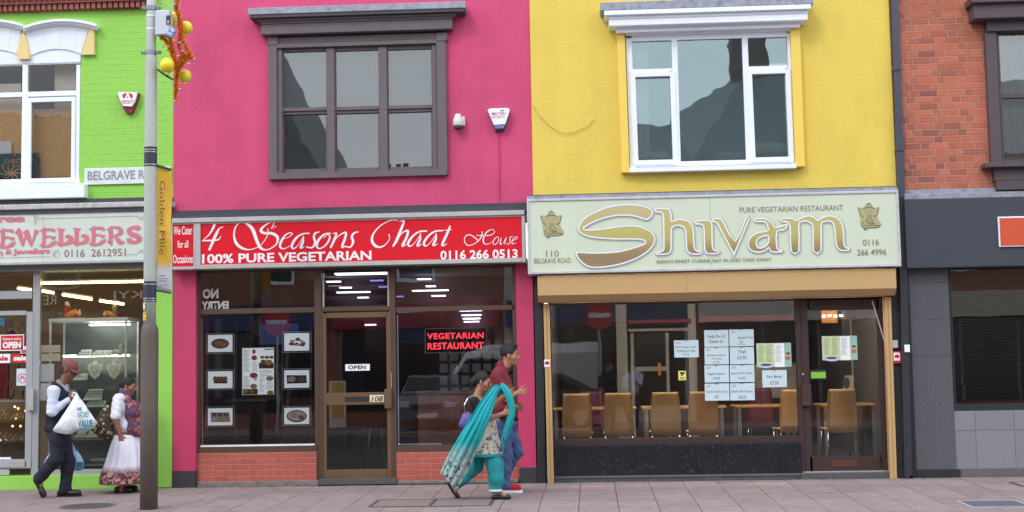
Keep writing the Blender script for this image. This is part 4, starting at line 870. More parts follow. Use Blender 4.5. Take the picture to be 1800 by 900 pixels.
sh = tag(mesh_sh.build('shutter_curtain', mat('dark_shutter_slat', (60, 60, 64), .5, .3), rb), kind='stuff')
pane((at(1675, 600, .12).x, XR1-.1, z0_, z1_), rb, .12)
room(at(1674, 600, .2).x, XR1-.02, .34, 3, .03, 3, m_room, m_flr, m_ceil, rb, 'shop')
a, c, e, g = at(1677, 770, .03).x, XR1, at(1677, 824.5, .03).z, at(1677, 723, .03).z; MB().box(a, c, .04, .3, e, g).build('stall_riser', mat('pale_grout', (160, 160, 164), .9), rb)
xs_ = [a]+[at(u, 770, .03).x for u in (1715.5, 1784)]; 
while xs_[-1]+.49 < XR1: xs_.append(xs_[-1]+.49)
zz = [e, at(1677, 757, .03).z, g]
for i in range(len(xs_)-1):
    for j in range(2): MB().box(xs_[i]+.002, xs_[i+1]-.002, .03, .05, zz[j]+.002, zz[j+1]-.002, .0015).build('tile', m_gtile, rb)
b = MB(); b.pb(1676, 824, 2600, 845, .02, .4, .004); b.build('plinth', mat('grey_plinth', (98, 94, 98), .7, dirt=.3), rb)
# downpipe
dp = thing('downpipe', 'dark square downpipe running down between the yellow and brick buildings', 'downpipe', tuple(at(1590, 840, -.08)))
l = [(1564.5, -60), (1572, 110), (1577, 200), (1584.5, 340)]
def sqpipe(pts, w, Y, name, m):
    b = MB()
    for (a_, c_) in zip(pts, pts[1:]): b.prism([(at(*a_, Y).x-w/2, at(*a_, Y).z), (at(*c_, Y).x-w/2, at(*c_, Y).z), (at(*c_, Y).x+w/2, at(*c_, Y).z), (at(*a_, Y).x+w/2, at(*a_, Y).z)], Y, Y+.07)
    return b.build(name, m, dp)
m_pipe = mat('slate_blue_pipe', (66, 70, 82), .4, var=.12)
sqpipe([(1571, -60), (1585, 345)], .085, -.1, 'upper_pipe', m_pipe); sqpipe([(1585, 345), (1597, 836)], .09, -.1, 'lower_pipe', mat('dark_pipe', (50, 52, 60), .4, var=.1))
for v in (120, 262, 345): 
    u = 1571+14*(v+60)/405; c_ = at(u, v, -.115); MB().box(c_.x-.05, c_.x+.05, -.115, -.02, c_.z-.02, c_.z+.02, .003).build('bracket', m_pipe, dp)
# small fixed boxes
def small(name, q, Y0, Y1, m, label, cat, bv=.006, grp=None): b = MB(); b.pb(*q, Y0, Y1, bv); return tag(b.build(name, m), label, cat, grp)
small('entry_keypad', (1568, 598, 1579, 612), -.05, 0, mat('grey_plastic', (176, 178, 186), .4), 'small grey keypad box on the black pier above the red box', 'keypad')
a_ = thing('shutter_alarm_box', 'small red and white box on the black pier beside the tan rail', 'alarm box', tuple(at(1576, 628, -.03)))
MB().pb(1569, 618, 1584, 639, -.05, 0, .005).build('case', mat('red_plastic', (206, 36, 44), .4), a_); MB().pb(1571, 620, 1582, 634, -.053, -.049).build('label', m_wht, a_); 
b = MB(); _lift[0] = 0; stroke(b, [(1573, 628, 4), (1576.5, 626, 6), (1580, 628, 4)], lambda x, y: (x, y), -.056); b.build('telephone_mark', mat('red_plastic', (206, 36, 44)), a_)
small('white_tag', (1590.5, 606, 1599.5, 619), -.13, -.1, m_wht, 'small white tag stuck on the dark downpipe', 'tag', .002)
t_ = small('rail_sticker', (956.5, 632, 966.5, 645), -.064, -.06, m_wht, 'small white sticker with red telephone mark on the left tan rail', 'sticker', 0)
b = MB(); stroke(b, [(958.5, 640, 4), (961.5, 637, 5), (964.5, 640, 4)], lambda x, y: (x, y), -.067); b.build('telephone_mark', mat('red_plastic', (206, 36, 44)), t_)
# alarm boxes
def shield(name, pts, Y0, Y1, m, parent):
    return MB().prism([(at(*p, Y0).x, at(*p, Y0).z) for p in pts][::-1], Y0, Y1).build(name, m, parent)
al = thing('bell_box', 'white shield-shaped alarm box with dark red tip on the green wall', 'alarm box', tuple(at(226, 180, -.05)))
shield('back_plate', [(208, 162), (244, 163), (241, 176), (232, 198), (221, 199), (211, 178)], -.07, 0, mat('maroon_plastic', (130, 26, 44), .3), al)
shield('front_cover', [(207, 161.5), (241, 162.5), (237, 178), (231, 187), (216, 186), (211, 176)], -.1, -.07, m_wht, al)
e_ = MB(); poly(e_, [(215, 166), (219, 164), (223, 163.5), (220, 170), (218, 174), (215, 170)], lambda x, y: (x, y), -.103); poly(e_, [(233, 166), (229, 164), (225.5, 163.5), (228.5, 170), (230.5, 174), (233.5, 170)], lambda x, y: (x, y), -.103); poly(e_, [(224.4, 168), (226, 172), (222.6, 172)], lambda x, y: (x, y), -.103)
e_.build('red_emblem', mat('red_plastic', (206, 36, 44)), al); text('ABSOLUTE', 213, 176, 236, 179, -.103, mat('red_plastic', (206, 36, 44)), al, bold=.02); text('SECURITY', 215, 180, 234, 182.5, -.103, mat('red_plastic', (206, 36, 44)), al, bold=.02)
al = thing('bell_box', 'white shield-shaped alarm box with blue tip on the pink wall', 'alarm box', tuple(at(877, 210, -.05)))
shield('back_plate', [(858, 193), (895, 192), (893, 208), (886, 229), (870, 230), (864, 212)], -.06, 0, mat('blue_plastic', (30, 40, 110), .3), al)
shield('front_cover', [(857, 193), (862, 190.5), (893, 189.5), (896, 193), (888, 218), (868, 219.5)], -.11, -.06, m_wht, al); shield('blue_band', [(868.5, 220), (888, 218.5), (885.5, 225), (870.5, 226)], -.1, -.06, mat('pale_blue_plastic', (110, 122, 170), .3), al)
text('MELTON', 864, 197.5, 888.5, 202.5, -.113, mat('dull_red', (200, 60, 90)), al, bold=.015); text('SECURITY', 864, 204, 888, 208, -.113, mat('dull_red', (200, 60, 90)), al, bold=.0)
stw = MB(); stroke(stw, [(880, 196, 1), (883, 193.5, 1.6), (886, 195, 1)], lambda x, y: (x, y), -.114); stw.build('logo_mark', mat('dull_red', (200, 60, 90)), al)
tag(MB().tube([at(877.5, 230, -.01), at(878, 300, -.01), at(878, 358, -.01)], .007, 6).build('alarm_cable', m_pinkd), 'pink-painted cable running down from the blue-tipped alarm box', 'cable')
cc = thing('security_camera', 'white dome security camera on the pink wall beside the brown window', 'security camera', tuple(at(805, 213, -.06)))
c_ = at(805, 214, -.1); MB().lathe(c_, [(.001, .105), (.03, .1), (.045, .075), (.05, .045), (.064, .03), (.066, -.05), (.062, -.055)], 16).build('housing', mat('warm_white_plastic', (214, 208, 206), .4), cc, True)
MB().lathe(c_, [(.056, -.055), (.05, -.085), (.03, -.105), (.001, -.11)], 16).build('dome', mat('smoked_dome', (60, 56, 52), .15), cc, True); MB().box(c_.x+.02, c_.x+.085, -.08, 0, c_.z-.05, c_.z+.07, .01).build('wall_bracket', mat('warm_white_plastic', (214, 208, 206)), cc)
# street nameplate
sn = thing('street_nameplate', 'weathered white street nameplate reading BELGRAVE ROAD on the green wall', 'street sign', tuple(at(225, 308, -.03)))
MB().pb(148, 296, 300, 325, -.03, -.01, .004).build('plate', mat('aged_white_plate', (222, 226, 228), .5, var=.05, vs=5, dirt=.15), sn)
text('BELGRAVE ROAD', 154, 301, 294, 317, -.034, mat('grey_letter', (142, 148, 158), .6), sn, bold=.02)
# ================================================================ LAMP POST with banner, camera box and decorations
gp = gnd(261.5, 895); YP = gp.y; lp = thing('lamp_post', 'tall pale grey lamp post with thick brown-grey base on the pavement', 'lamp post', (gp.x, gp.y, gz(gp.y)))
def ppos(v): return at(266.5-5*v/895, v, YP)
def prad(px): return px/2/F_PX*(YP+17.3)
m_post = mat('pale_grey_post_paint', (178, 183, 176), .5, 0, var=.06, vs=5, streak=.05); m_pbase = mat('brown_grey_base_paint', (98, 89, 82), .6, 0, var=.12, vs=6, streak=.08)
X_ = gp.x; Z_ = lambda v: ppos(v).z
def post(name, vs_, m): return MB().lathe((X_, YP, 0), [(prad(w), Z_(v)) for v, w in vs_], 28).build(name, m, lp, True)
post('base_shaft', [(896, 31), (700, 31), (590, 31), (580, 30.5), (573, 26), (568, 21)], m_pbase); post('shaft', [(572, 22), (480, 22.3), (110, 21.5), (103, 20.5), (95, 18), (85, 17.4), (-160, 16)], m_post)
for v in (14, 92): 
    b = MB(); b.lathe((X_, YP, Z_(v)), [(prad(19.5), -.03), (prad(20.5), -.028), (prad(20.5), .018), (prad(19.5), .02)], 24); 
    for s_ in (-1, 1): b.box(X_+s_*(prad(20)+.0), X_+s_*(prad(20)+.05), YP-.02, YP+.02, Z_(v)-.02, Z_(v)+.015, .004); b.tube([(X_+s_*(prad(20)+.035), YP-.05, Z_(v)), (X_+s_*(prad(20)+.035), YP+.05, Z_(v))], .006, 6)
    b.build('pipe_clamp', mat('galvanised_steel', (140, 144, 150), .4, .6), lp)
for v0, v1 in ((259, 293), (495, 531)):
    MB().lathe((X_, YP, 0), [(prad(22.6), Z_(v1)), (prad(23), Z_(v1)), (prad(23), Z_(v0)), (prad(22.6), Z_(v0))], 28).build('dark_band', mat('navy_band', (48, 50, 66), .5), lp)
    for v in ((v0+5, v1-6, v1-2) if v0 > 300 else (v0+5, v0+9, v1-3)): MB().lathe((X_, YP, 0), [(prad(23.2), Z_(v)-.006), (prad(23.8), Z_(v)-.005), (prad(23.8), Z_(v)+.005), (prad(23.2), Z_(v)+.006)], 28).build('steel_strap', mat('steel_strap', (176, 178, 184), .3, .7), lp)
def curved(name, v0, v1, a0, a1, m, r=.002):
    b = MB(); rr = prad(22.6)+r; n = 10
    for i in range(n+1):
        a = R(a0+(a1-a0)*i/n); b.v += [(X_+rr*math.sin(a), YP-rr*math.cos(a), Z_(v1)), (X_+rr*math.sin(a), YP-rr*math.cos(a), Z_(v0))]
    b.add([(2*i, 2*i+2, 2*i+3, 2*i+1) for i in range(n)], 0); return b.build(name, m, lp)
curved('number_sticker', 533, 544, -70, -25, mat('cream_sticker', (232, 226, 196), .5)); curved('number_sticker', 549, 563, -70, -15, mat('yellow_sticker', (240, 196, 40), .5))
yy = YP-prad(22.6)*.8-.01
text('2', 254, 534, 258.5, 543, yy, m_black, lp, bold=.01); text('7', 253.5, 550, 258.5, 561, yy, m_black, lp, bold=.02)
nm = thing('street_banner', 'narrow yellow banner reading Golden Mile hung from the lamp post', 'banner', (X_, YP, Z_(400)))
b = MB(); Yn = YP+.02; l = [(275.5, 288), (300, 299), (300, 515), (275.5, 507)]
bx = [at(*p, Yn) for p in l]
# banner turned away from the street: gets deeper to the right
n0 = 14; 
def bpt(s, t):
    p = bx[0].lerp(bx[3], t).lerp(bx[1].lerp(bx[2], t), s); return (p.x, p.y+.06*math.sin(s*2.4)*(.6+.4*math.sin(t*9)), p.z)
for i in range(n0+1):
    for j in range(25): b.v.append(bpt(i/n0, j/24))
b.add([(i*25+j, i*25+j+1, (i+1)*25+j+1, (i+1)*25+j) for i in range(n0) for j in range(24)], 0)
mb_ = mat('banner_yellow', (222, 176, 56), .7, var=.06, vs=3); t_ = mb_.node_tree; bs_ = t_.nodes['Principled BSDF']; src = bs_.inputs['Base Color'].links[0].from_socket
tc_ = nn(t_, 'ShaderNodeTexCoord'); sx = nn(t_, 'ShaderNodeSeparateXYZ'); t_.links.new(tc_.outputs['Object'], sx.inputs[0]); gt = nn(t_, 'ShaderNodeMapRange'); t_.links.new(sx.outputs[2], gt.inputs[0]); gt.inputs[1].default_value = Z_(475)-0; gt.inputs[2].default_value = Z_(462)
mx_ = nn(t_, 'ShaderNodeMix', data_type='RGBA'); mx_.inputs['A'].default_value = (*srgb(196, 196, 208), 1); t_.links.new(src, mx_.inputs['B']); t_.links.new(gt.outputs[0], mx_.inputs['Factor']); t_.links.new(mx_.outputs['Result'], bs_.inputs['Base Color'])
bo = b.build('cloth', mb_, nm, True); md = bo.modifiers.new('thick', 'SOLIDIFY'); md.thickness = .003
text('Golden Mile', 281, 316, 290, 448, Yn-.012, mat('banner_brown', (112, 74, 40), .6), nm, vert=True, X=(at(281, 380, Yn).x, at(290.5, 380, Yn).x, at(285, 448, Yn).z, at(285, 318, Yn).z))
for i, (v, w) in enumerate(((484, 6), (489, 9), (493, 7), (500, 8))): MB().pb(280, v, 280+w*1.8, v+2, Yn-.01, Yn-.008).build('small_print', mat('print_%d' % (i % 2), ((120, 124, 150), (176, 120, 110))[i % 2], .6), nm)
for v in (287, 508): MB().tube([(X_, YP, Z_(v)), tuple(at(301, v+11 if v < 400 else v+7, Yn+.03))], .012, 8).build('banner_arm', m_slate, nm)
bxm = thing('control_box', 'pale grey electrical box with blue connector strapped high on the lamp post', 'electrical box', tuple(at(283, 40, YP-.1)))
a, c, e, g = pxr(272.5, 18, 300, 61, YP-.1)
MB().box(a, c-.02, YP-.1, YP+.06, e, g, .008).build('case', mat('pale_grey_plastic', (200, 206, 216), .4), bxm); MB().pb(292, 27, 299.5, 43, YP-.108, YP-.1, .001).build('warning_label', mat('navy_label', (44, 46, 74), .5), bxm); MB().pb(294, 36, 297, 41, YP-.112, YP-.106).build('label_mark', mat('banner_yellow2', (222, 176, 56)), bxm)
for (u, v, u2, v2, r_) in ((290, 57, 304, 63, .028), (299, 50, 307, 58, .026)): MB().tube([at(u, v, YP-.06), at(u2, v2, YP-.13)], [r_, r_*.9], 12).build('connector_plug', mat('blue_grey_plug', (150, 166, 200), .35), bxm)
for v in (29, 52): MB().lathe((X_, YP, 0), [(prad(18.4), Z_(v)-.008), (prad(18.8), Z_(v)), (prad(18.4), Z_(v)+.008)], 20).build('strap', m_wht, bxm)
# decoration
dc = thing('festive_decoration', 'orange tinsel star with clear bulbs fixed to the top of the lamp post', 'decoration', tuple(at(315, 90, YP)))
m_tin = mat('orange_tinsel', (226, 132, 38), .5, 0, var=.5, vs=60)
def tinsel(pts, rpx):
    P = catmull([(u, v, 0) for u, v in pts], 8); b = MB(); rng = random.Random(len(pts)*7+int(pts[0][0])); base_y = YP-.02
    W_ = [at(p[0], p[1], base_y) for p in P]; rr = rpx/F_PX*(YP+17.3)
    b.tube(W_, .008, 5)
    n = 0
    for i in range(len(W_)-1):
        L = (W_[i+1]-W_[i]).length; k = int(L*2600)
        for _ in range(k):
            p = W_[i].lerp(W_[i+1], rng.random()); d = Vector((rng.gauss(0, 1), rng.gauss(0, 1), rng.gauss(0, 1))).normalized(); q = d.orthogonal().normalized()*.0055
            e_ = p+d*rr*rng.uniform(.35, 1.25); n0 = len(b.v); b.v += [tuple(p-q), tuple(p+q), tuple(e_)]; b.f.append((n0, n0+1, n0+2)); b.mi.append(0)
    return b
for pts in ([(316, -40), (313, 0), (314, 30), (318, 60), (326, 80), (335, 98)], [(308, 10), (315, 30), (319, 50), (314, 80), (322, 98), (318, 118)], [(283, 66), (292, 72), (298, 84), (303, 98), (309, 112), (312, 126)], [(299, 64), (302, 82), (308, 100)], [(341, 104), (325, 99), (314, 106), (311, 130), (309, 150), (308, 176)], [(335, 92), (326, 106), (316, 118), (310, 140), (312, 160)]):
    tinsel(pts, 7.0).build('tinsel_garland', m_tin, dc)
m_bulb = mat('clear_bulb', (190, 180, 184), .1, .5)
for u, v in ((306, 8), (309, 72), (315, 75), (321, 90), (304, 147), (313, 99), (330, 112), (333, 113), (341, 104), (316, 157), (307, 178), (296, 82), (287, 81)): 
    MB().ball(at(u, v, YP-.07), .014, 8).build('bulb', m_bulb, dc)
for l in ([(283, 2), (300, 12), (308, 22)], [(316, 5), (310, 40), (305, 62)]): MB().tube([at(*p, YP-.03) for p in l], .006, 6).build('bracket_rod', m_alu, dc)
MB().tube([at(277, 122, YP-.03), at(290, 132, YP-.04), at(304, 140, YP-.04)], .013, 6).build('bracket_arm', m_slate, dc)
m_ball = mat('yellow_balloon', (236, 216, 50), .3, var=.03)
for i, (u, v, r_, lb) in enumerate(((307, 33, 12, 'yellow globe right behind the grey electrical box'), (327, 49, 12, 'yellow globe upper right of the tinsel star against the pink wall'), (294, 115, 13.5, 'yellow globe nearest the lamp post, lower left of the tinsel'), (325, 134, 12, 'lowest yellow globe with a pointed neck against the pink wall'))):
    c_ = at(u, v, YP+(.12 if i != 2 else -.06)); b = MB(); rr = r_/F_PX*(YP+17.3); b.ball(c_, rr, 20, 1, 1, 1.05); b.lathe(c_, [(rr*.4, -rr*.95), (.012, -rr*1.18), (.02, -rr*1.3)], 10)
    tag(b.build('yellow_globe', m_ball, None, True), lb, 'balloon', 'yellow globes on the tinsel decoration')
# ================================================================ IN AND ON THE WINDOWS: pink restaurant
m_paper = mat('white_paper', (240, 242, 246), .7, var=.02); m_paperb = mat('cool_white_paper', (200, 220, 228), .7, var=.02); m_ink = mat('black_ink', (40, 40, 46), .8); m_inkr = mat('red_ink', (190, 70, 90), .8)
m_clear = glass('acrylic_sheet', 1.35, (.93, .95, .97)); m_wire = mat('steel_wire', (170, 170, 176), .3, .6)
dishes = [((362, 586, 412, 622), 'oval platter of orange noodles', ((170, 110, 80), (196, 150, 90), (120, 60, 50)), 0), ((362, 650, 412, 686), 'rolled flatbreads in a brown row', ((190, 120, 80), (150, 80, 60), (60, 56, 60)), 1), ((362, 715, 412, 751), 'partitioned thali tray', ((150, 90, 70), (200, 190, 120), (220, 220, 210)), 2),
          ((496, 583, 547, 620), 'several small red and white plates', ((196, 60, 80), (120, 130, 180), (220, 190, 190)), 3), ((496, 648, 547, 685), 'black tray holding two portions', ((60, 64, 78), (214, 190, 160), (120, 90, 80)), 4), ((496, 714, 547, 749), 'round plate of pancakes', ((90, 80, 110), (222, 200, 170), (170, 80, 80)), 5)]
Yp = .20
for (q, lb, cols, kd) in dishes:
    t = thing('food_picture', 'clear framed window picture showing %s' % lb, 'picture', tuple(at((q[0]+q[2])/2, (q[1]+q[3])/2, Yp)), 'framed food pictures hanging in the left shop window')
    MB().pb(*q, Yp, Yp+.006).build('acrylic_pocket', m_clear, t)
    b = MB(); u0, v0, u1, v1 = q
    for p_ in ((u0, v0, u1, v0+1), (u0, v1-1, u1, v1), (u0, v0+1, u0+1, v1-1), (u1-1, v0+1, u1, v1-1)): b.pb(*p_, Yp-.006, Yp-.001)
    b.build('edge', mat('acrylic_edge', (205, 210, 216), .2), t)
    MB().pb(u0+3.5, v0+3, u1-3.5, v1-3, Yp-.006, Yp-.002).build('print_sheet', mat('backlit_or_glow_sheet', (226, 234, 240), .7, var=.02, emit=.45), t); uc, vc = (u0+u1)/2, (v0+v1)/2; cv = lambda x, y: (x, y); y_ = Yp-.009
    ms = [mat('food_%d_%d' % (kd, i), c, .5, var=.35, vs=60) for i, c in enumerate(cols)]
    def ellp(cx, cy, rx, ry, n=16): return [(cx+rx*math.cos(2*math.pi*k/n), cy+ry*math.sin(2*math.pi*k/n)) for k in range(n)]
    def put(ls, m, d=0):
        b = MB(); 
        for l in ls: poly(b, l, cv, y_-d)
        b.build('dish_print', m, t)
    if kd == 0: put([ellp(uc, vc, 16, 9)], ms[2]); put([ellp(uc, vc, 14.5, 7.5)], ms[0], .001); put([ellp(uc-3, vc-1, 6, 3), ellp(uc+6, vc+2, 4, 3)], ms[1], .002)
    if kd == 1: put([[(uc-12, vc-2), (uc+12, vc-3), (uc+13, vc+6), (uc-11, vc+6)]], ms[2]); put([ellp(uc-9+i*6, vc-2, 4, 5, 10) for i in range(4)], ms[0], .001); put([ellp(uc-6+i*6, vc+2, 3, 3, 10) for i in range(3)], ms[1], .002)
    if kd == 2: put([[(uc-17, vc-8), (uc+16, vc-8), (uc+18, vc+9), (uc-16, vc+9)]], m_alu); put([ellp(uc-10+i*10, vc-4, 4, 3.4) for i in range(3)], ms[0], .001); put([ellp(uc+5, vc+4, 8, 3.6)], ms[1], .001); put([ellp(uc-9, vc+4, 5, 3.5)], ms[2], .001)
    if kd == 3: put([ellp(uc-9, vc+3, 5, 3), ellp(uc+2, vc-5, 4.5, 3), ellp(uc+10, vc+4, 5, 3.5), ellp(uc, vc+3, 4, 2.4)], ms[0]); put([ellp(uc-7, vc-2, 5, 2.5), ellp(uc+8, vc-2, 4, 2), ellp(uc+3, vc+5, 4, 2)], ms[2], .001); put([ellp(uc-3, vc+4, 3, 2), ellp(uc+13, vc+1, 3, 2)], ms[1], .002)
    if kd == 4: put([[(uc-18, vc-7), (uc+17, vc-7), (uc+18, vc+7), (uc-17, vc+8)]], ms[0]); put([ellp(uc-9, vc, 7, 5)], ms[1], .001); put([ellp(uc+8, vc, 6.5, 5)], ms[2], .001)
    if kd == 5: put([ellp(uc, vc, 18, 11)], ms[0]); put([ellp(uc, vc-.5, 15.5, 8.5)], m_paper, .001); put([ellp(uc-4, vc-2, 8, 5)], ms[1], .002); put([ellp(uc+8, vc+2, 5, 4)], ms[2], .003)
b = MB()
for u in (363, 416, 496, 549): b.tube([at(u, 560, .22), at(u, 783, .22)], .0022, 5)
for k in range(1): pass
for i, u in enumerate((364, 415.5, 496.5, 548)): tag(MB().tube([at(u, 556, .22), at(u-.5, 784, .22)], .0024, 5).build('display_wire', m_wire), ('leftmost', 'second', 'third', 'rightmost')[i]+' vertical steel display wire in the left restaurant window', 'wire', 'display wires in the left restaurant window')
mp = thing('menu_poster', 'tall colourful menu poster hanging in the middle of the left restaurant window', 'poster', tuple(at(453, 650, .19)))
MB().pb(424, 610.5, 483, 696, .19, .2, .001).build('backing', mat('poster_edge', (110, 60, 60), .5), mp); MB().pb(426, 612, 481.5, 694, .187, .19).build('sheet', mat('backlit_or_glow_sheet', (226, 234, 240)), mp)  # menu sheet has no lamp behind it; emission is added to brighten it
MB().tube([at(443, 558, .2), at(427, 611, .2)], .0015, 4).build('hanging_string', m_wire, mp); MB().tube([at(453, 558, .2), at(472, 610, .2)], .0015, 4).build('hanging_string', m_wire, mp)
rng = random.Random(3)
def blobs(cols, items, y_, par, nm='dish_print', cols_n='menu'):
    for i, (cx, cy, rx, ry, c) in enumerate(items):
        b = MB(); poly(b, [(cx+rx*math.cos(2*math.pi*k/14), cy+ry*math.sin(2*math.pi*k/14)) for k in range(14)], lambda x, y: (x, y), y_-.0004*i); b.build(nm, mat('%s_%d' % (cols_n, c), cols[c], .5, var=.3, vs=50), par)
MC_COL = [(190, 80, 60), (200, 170, 70), (150, 120, 80), (110, 40, 50), (90, 110, 60)]
MB().pb(455, 643-5+0, 481, 648, .1858, .1868).build('red_strip', mat('menu_3', MC_COL[3]), mp); MB().pb(427, 684, 453, 693.5, .1858, .1868).build('red_strip', mat('menu_3', MC_COL[3]), mp); MB().pb(465, 613, 481, 615, .1858, .1868).build('green_strip', mat('menu_green', (70, 140, 100)), mp)
blobs(MC_COL, [(446.5, 618, 3, 4, 0), (447, 629, 5, 4.5, 0), (461, 628, 4, 2.6, 2), (469, 628, 4, 2.6, 0), (477, 628, 4, 2.6, 2), (463, 636, 5, 4, 4), (472, 637, 7, 5, 1), (446, 660, 7, 5, 3), (446, 660, 5.5, 3.6, 0), (474, 665, 6.5, 4, 4), (474, 664, 5, 2.6, 1), (446, 679, 6, 4.5, 2), (447, 679, 4, 3, 1), (475, 690, 6, 4, 1), (432, 688, 5, 3.4, 1), (443, 688, 5, 3.4, 2), (449, 667, 3, 1.5, 1)], .1855, mp)
lines = MB()
for cx0, cx1, va, vb_ in ((428, 440, 616, 655), (456, 480, 651, 660), (428, 440, 662, 682), (456, 466, 662, 690), (443, 453, 636, 652), (468, 480, 670, 684)):
    v = va
    while v < vb_: lines.pb(cx0, v, cx0+(cx1-cx0)*rng.uniform(.6, 1), v+.6, .1862, .1866); v += 2.2
tag(lines.build('menu_print', mat('menu_text', (120, 110, 112), .7), mp), kind='stuff')
osn = small('open_sign', (607, 640.5, 650, 652), .105, .108, m_paper, 'white OPEN sign hanging inside the bronze glazed door', 'sign', 0); text('OPEN', 612, 642.5, 643, 649.5, .1035, m_ink, osn, bold=.035, spacing=1.1)
ne = thing('neon_sign', 'glowing red VEGETARIAN RESTAURANT sign in the right restaurant window', 'neon sign', tuple(at(800, 597, .3)))
MB().pb(747, 577.5, 856, 621, .32, .33, 0).build('backing_sheet', glass('smoky_acrylic', 1.3, (.82, .78, .8)), ne)
b = MB()
for q in ((747, 577.5, 856, 578.5), (747, 620, 856, 621), (747, 578.5, 748, 620), (855, 576.5, 856, 619)): b.pb(*q, .31, .32)
b.build('edge', mat('acrylic_edge', (205, 210, 216)), ne)
m_neon = mat('red_neon', (255, 70, 84), .5, emit=2.6, ecol=(255, 50, 66), var=0)
text('VEGETARIAN', 751, 586, 850, 596.5, .305, m_neon, ne, spacing=1.1, bold=.012, name='neon_letters'); text('RESTAURANT', 752, 603, 850, 614.5, .305, m_neon, ne, spacing=1.05, bold=.012, name='neon_letters')
for u in (777, 829): MB().tube([at(u, 545, .32), at(u, 578, .32)], .0015, 4).build('hanging_string', m_wire, ne)
# LED dots round the panes
led = mat('led_white', (210, 220, 255), .5, emit=2.2, var=0); led2 = mat('led_amber', (255, 220, 170), .5, emit=1.2, var=0)
def dots(u0, v0, u1, v1, n, m, label, Y=.2):
    b = MB(); a, c = at(u0, v0, Y), at(u1, v1, Y)
    for i in range(n): p = a.lerp(c, i/(n-1)); b.box(p.x-.0035, p.x+.0035, Y-.004, Y, p.z-.0035, p.z+.0035)
    return tag(b.build('light_string', m), label, 'string lights', kind='stuff')
dots(699, 556, 701, 780, 46, led, 'string of tiny white lights up the left edge of the right window'); dots(702, 781, 775, 780, 18, led, 'string of tiny white lights along the bottom of the right window'); dots(702, 549, 790, 546, 20, led, 'string of tiny lights along the top of the right window'); dots(355, 562, 356, 780, 44, led2, 'string of tiny amber lights up the left edge of the left window')
# inside the restaurant
def emis(name, col, e): return mat(name, col, .5, emit=e, var=0)
m_tube = emis('cool_tube', (235, 240, 255), 2.4); m_tubev = emis('violet_tube', (140, 130, 220), 1.2); m_spot = emis('blue_spot', (110, 135, 235), 1.2)
i = 0
def cl_(u0, v0, u1, v1, Y, m, label, cat='ceiling light', grp='ceiling lights in the pink restaurant', nm='ceiling_or_added_light'):
    b = MB(); x0_, x1_, z0_, z1_ = pxr(u0, v0, u1, v1, Y); b.box(x0_, x1_, Y, Y+.1, z1_-.02, z1_, .004); o = b.build(nm, m); return tag(o, label, cat, grp)
for (q, m, lb) in (((591, 513, 650, 516), m_tube, 'long white tube light seen between the louvres above the door'), ((573, 494, 598, 496.5), m_tube, 'short upper left light seen through the louvres'), ((596, 504.5, 617, 507), m_tube, 'short middle light seen through the louvres'), ((650, 492, 673, 494), m_tubev, 'violet light at the upper right of the louvres'), ((665, 503, 684, 505), m_tubev, 'violet light at the right edge of the louvres'), ((628, 522, 647, 524), m_tube, 'small light low in the louvres'), ((427, 499, 451, 501.5), m_spot, 'upper blue light in the left transom window'), ((438, 503, 463, 505.5), m_tubev, 'lower violet light in the left transom window'),
                   ((724, 510, 788, 513.5), m_tube, 'long white tube light in the right transom window'), ((733, 489.5, 757, 492), m_tube, 'short upper light in the right transom window'), ((748, 502, 765, 504), m_tube, 'small light above the long tube in the right transom'), ((758, 519, 783, 521), m_tube, 'lower short light in the right transom window'), ((697, 520, 708, 522), m_tubev, 'violet light at the left edge of the right transom'), ((807, 545, 847, 548), m_tube, 'topmost of the four stacked lights behind the neon sign window'), ((811, 553, 846, 556), m_tube, 'second of the four stacked lights above the neon sign'), ((813, 559, 844, 561.5), m_tube, 'third of the four stacked lights above the neon sign'), ((815, 564.5, 842, 567), m_tube, 'lowest of the four stacked lights above the neon sign'), ((634, 570, 660, 571.5), m_tube, 'thin light seen through the upper glass of the bronze door')):
    zc_v = 3.0; u = (q[0]+q[2])/2; d = ray(u, q[1]); Y = CAM.y+d.y*(2.98-CAM.z)/d.z if d.z > 0 else 5; Y = min(max(Y, .5), 5.9)
    cl_(*q, Y, m, lb)
b = MB(); b.pb(588, 480, 682, 482.5, .6, .8); tag(b.build('tube_light', m_tube), 'tube light close behind the top of the louvres', 'ceiling light')
# counter, bar, tv, fridge
b = MB(); b.pb(356, 702, 470, 708, 1.6, 2.4, .01); ct = tag(b.build('counter', mat('counter_top', (150, 140, 136), .3)), 'dark service counter with pale top inside the left restaurant window', 'counter'); MB().pb(415, 708, 468, 800, 1.65, 2.35).build('front_panel', mat('counter_front', (52, 40, 40), .5), ct); MB().pb(356, 708, 414, 800, 1.62, 2.3).build('side_panel', mat('counter_side', (84, 44, 46), .5), ct)
b = MB(); b.pb(447, 640, 497, 800, 2.6, 3.2); tag(b.build('upright_cabinet', mat('taupe_cabinet', (112, 102, 98), .5)), 'taupe cabinet standing behind the menu poster', 'cabinet')
b = MB(); b.pb(360, 560, 388, 700, 1.0, 1.1); tag(b.build('pale_column', mat('pale_column', (150, 142, 138), .6)), 'pale column behind the left food pictures', 'column')
tv = thing('television', 'wall television with a blue picture behind the top of the left window', 'television', tuple(at(490, 590, 3))); MB().pb(452, 566, 528, 610, 3, 3.08, .01).build('case', m_black, tv); MB().pb(456, 570, 524, 606, 2.99, 3).build('screen', emis('blue_screen', (50, 60, 100), .5), tv)
b = MB(); b.pb(497, 700, 556, 800, 1.2, 1.25); tag(b.build('low_partition', mat('maroon_panel', (86, 42, 44), .5)), 'maroon low partition in the lower right of the left window', 'partition')
bar = thing('wooden_bar', 'brown slatted wooden bar front behind the right restaurant window', 'bar', tuple(at(800, 740, .9)))
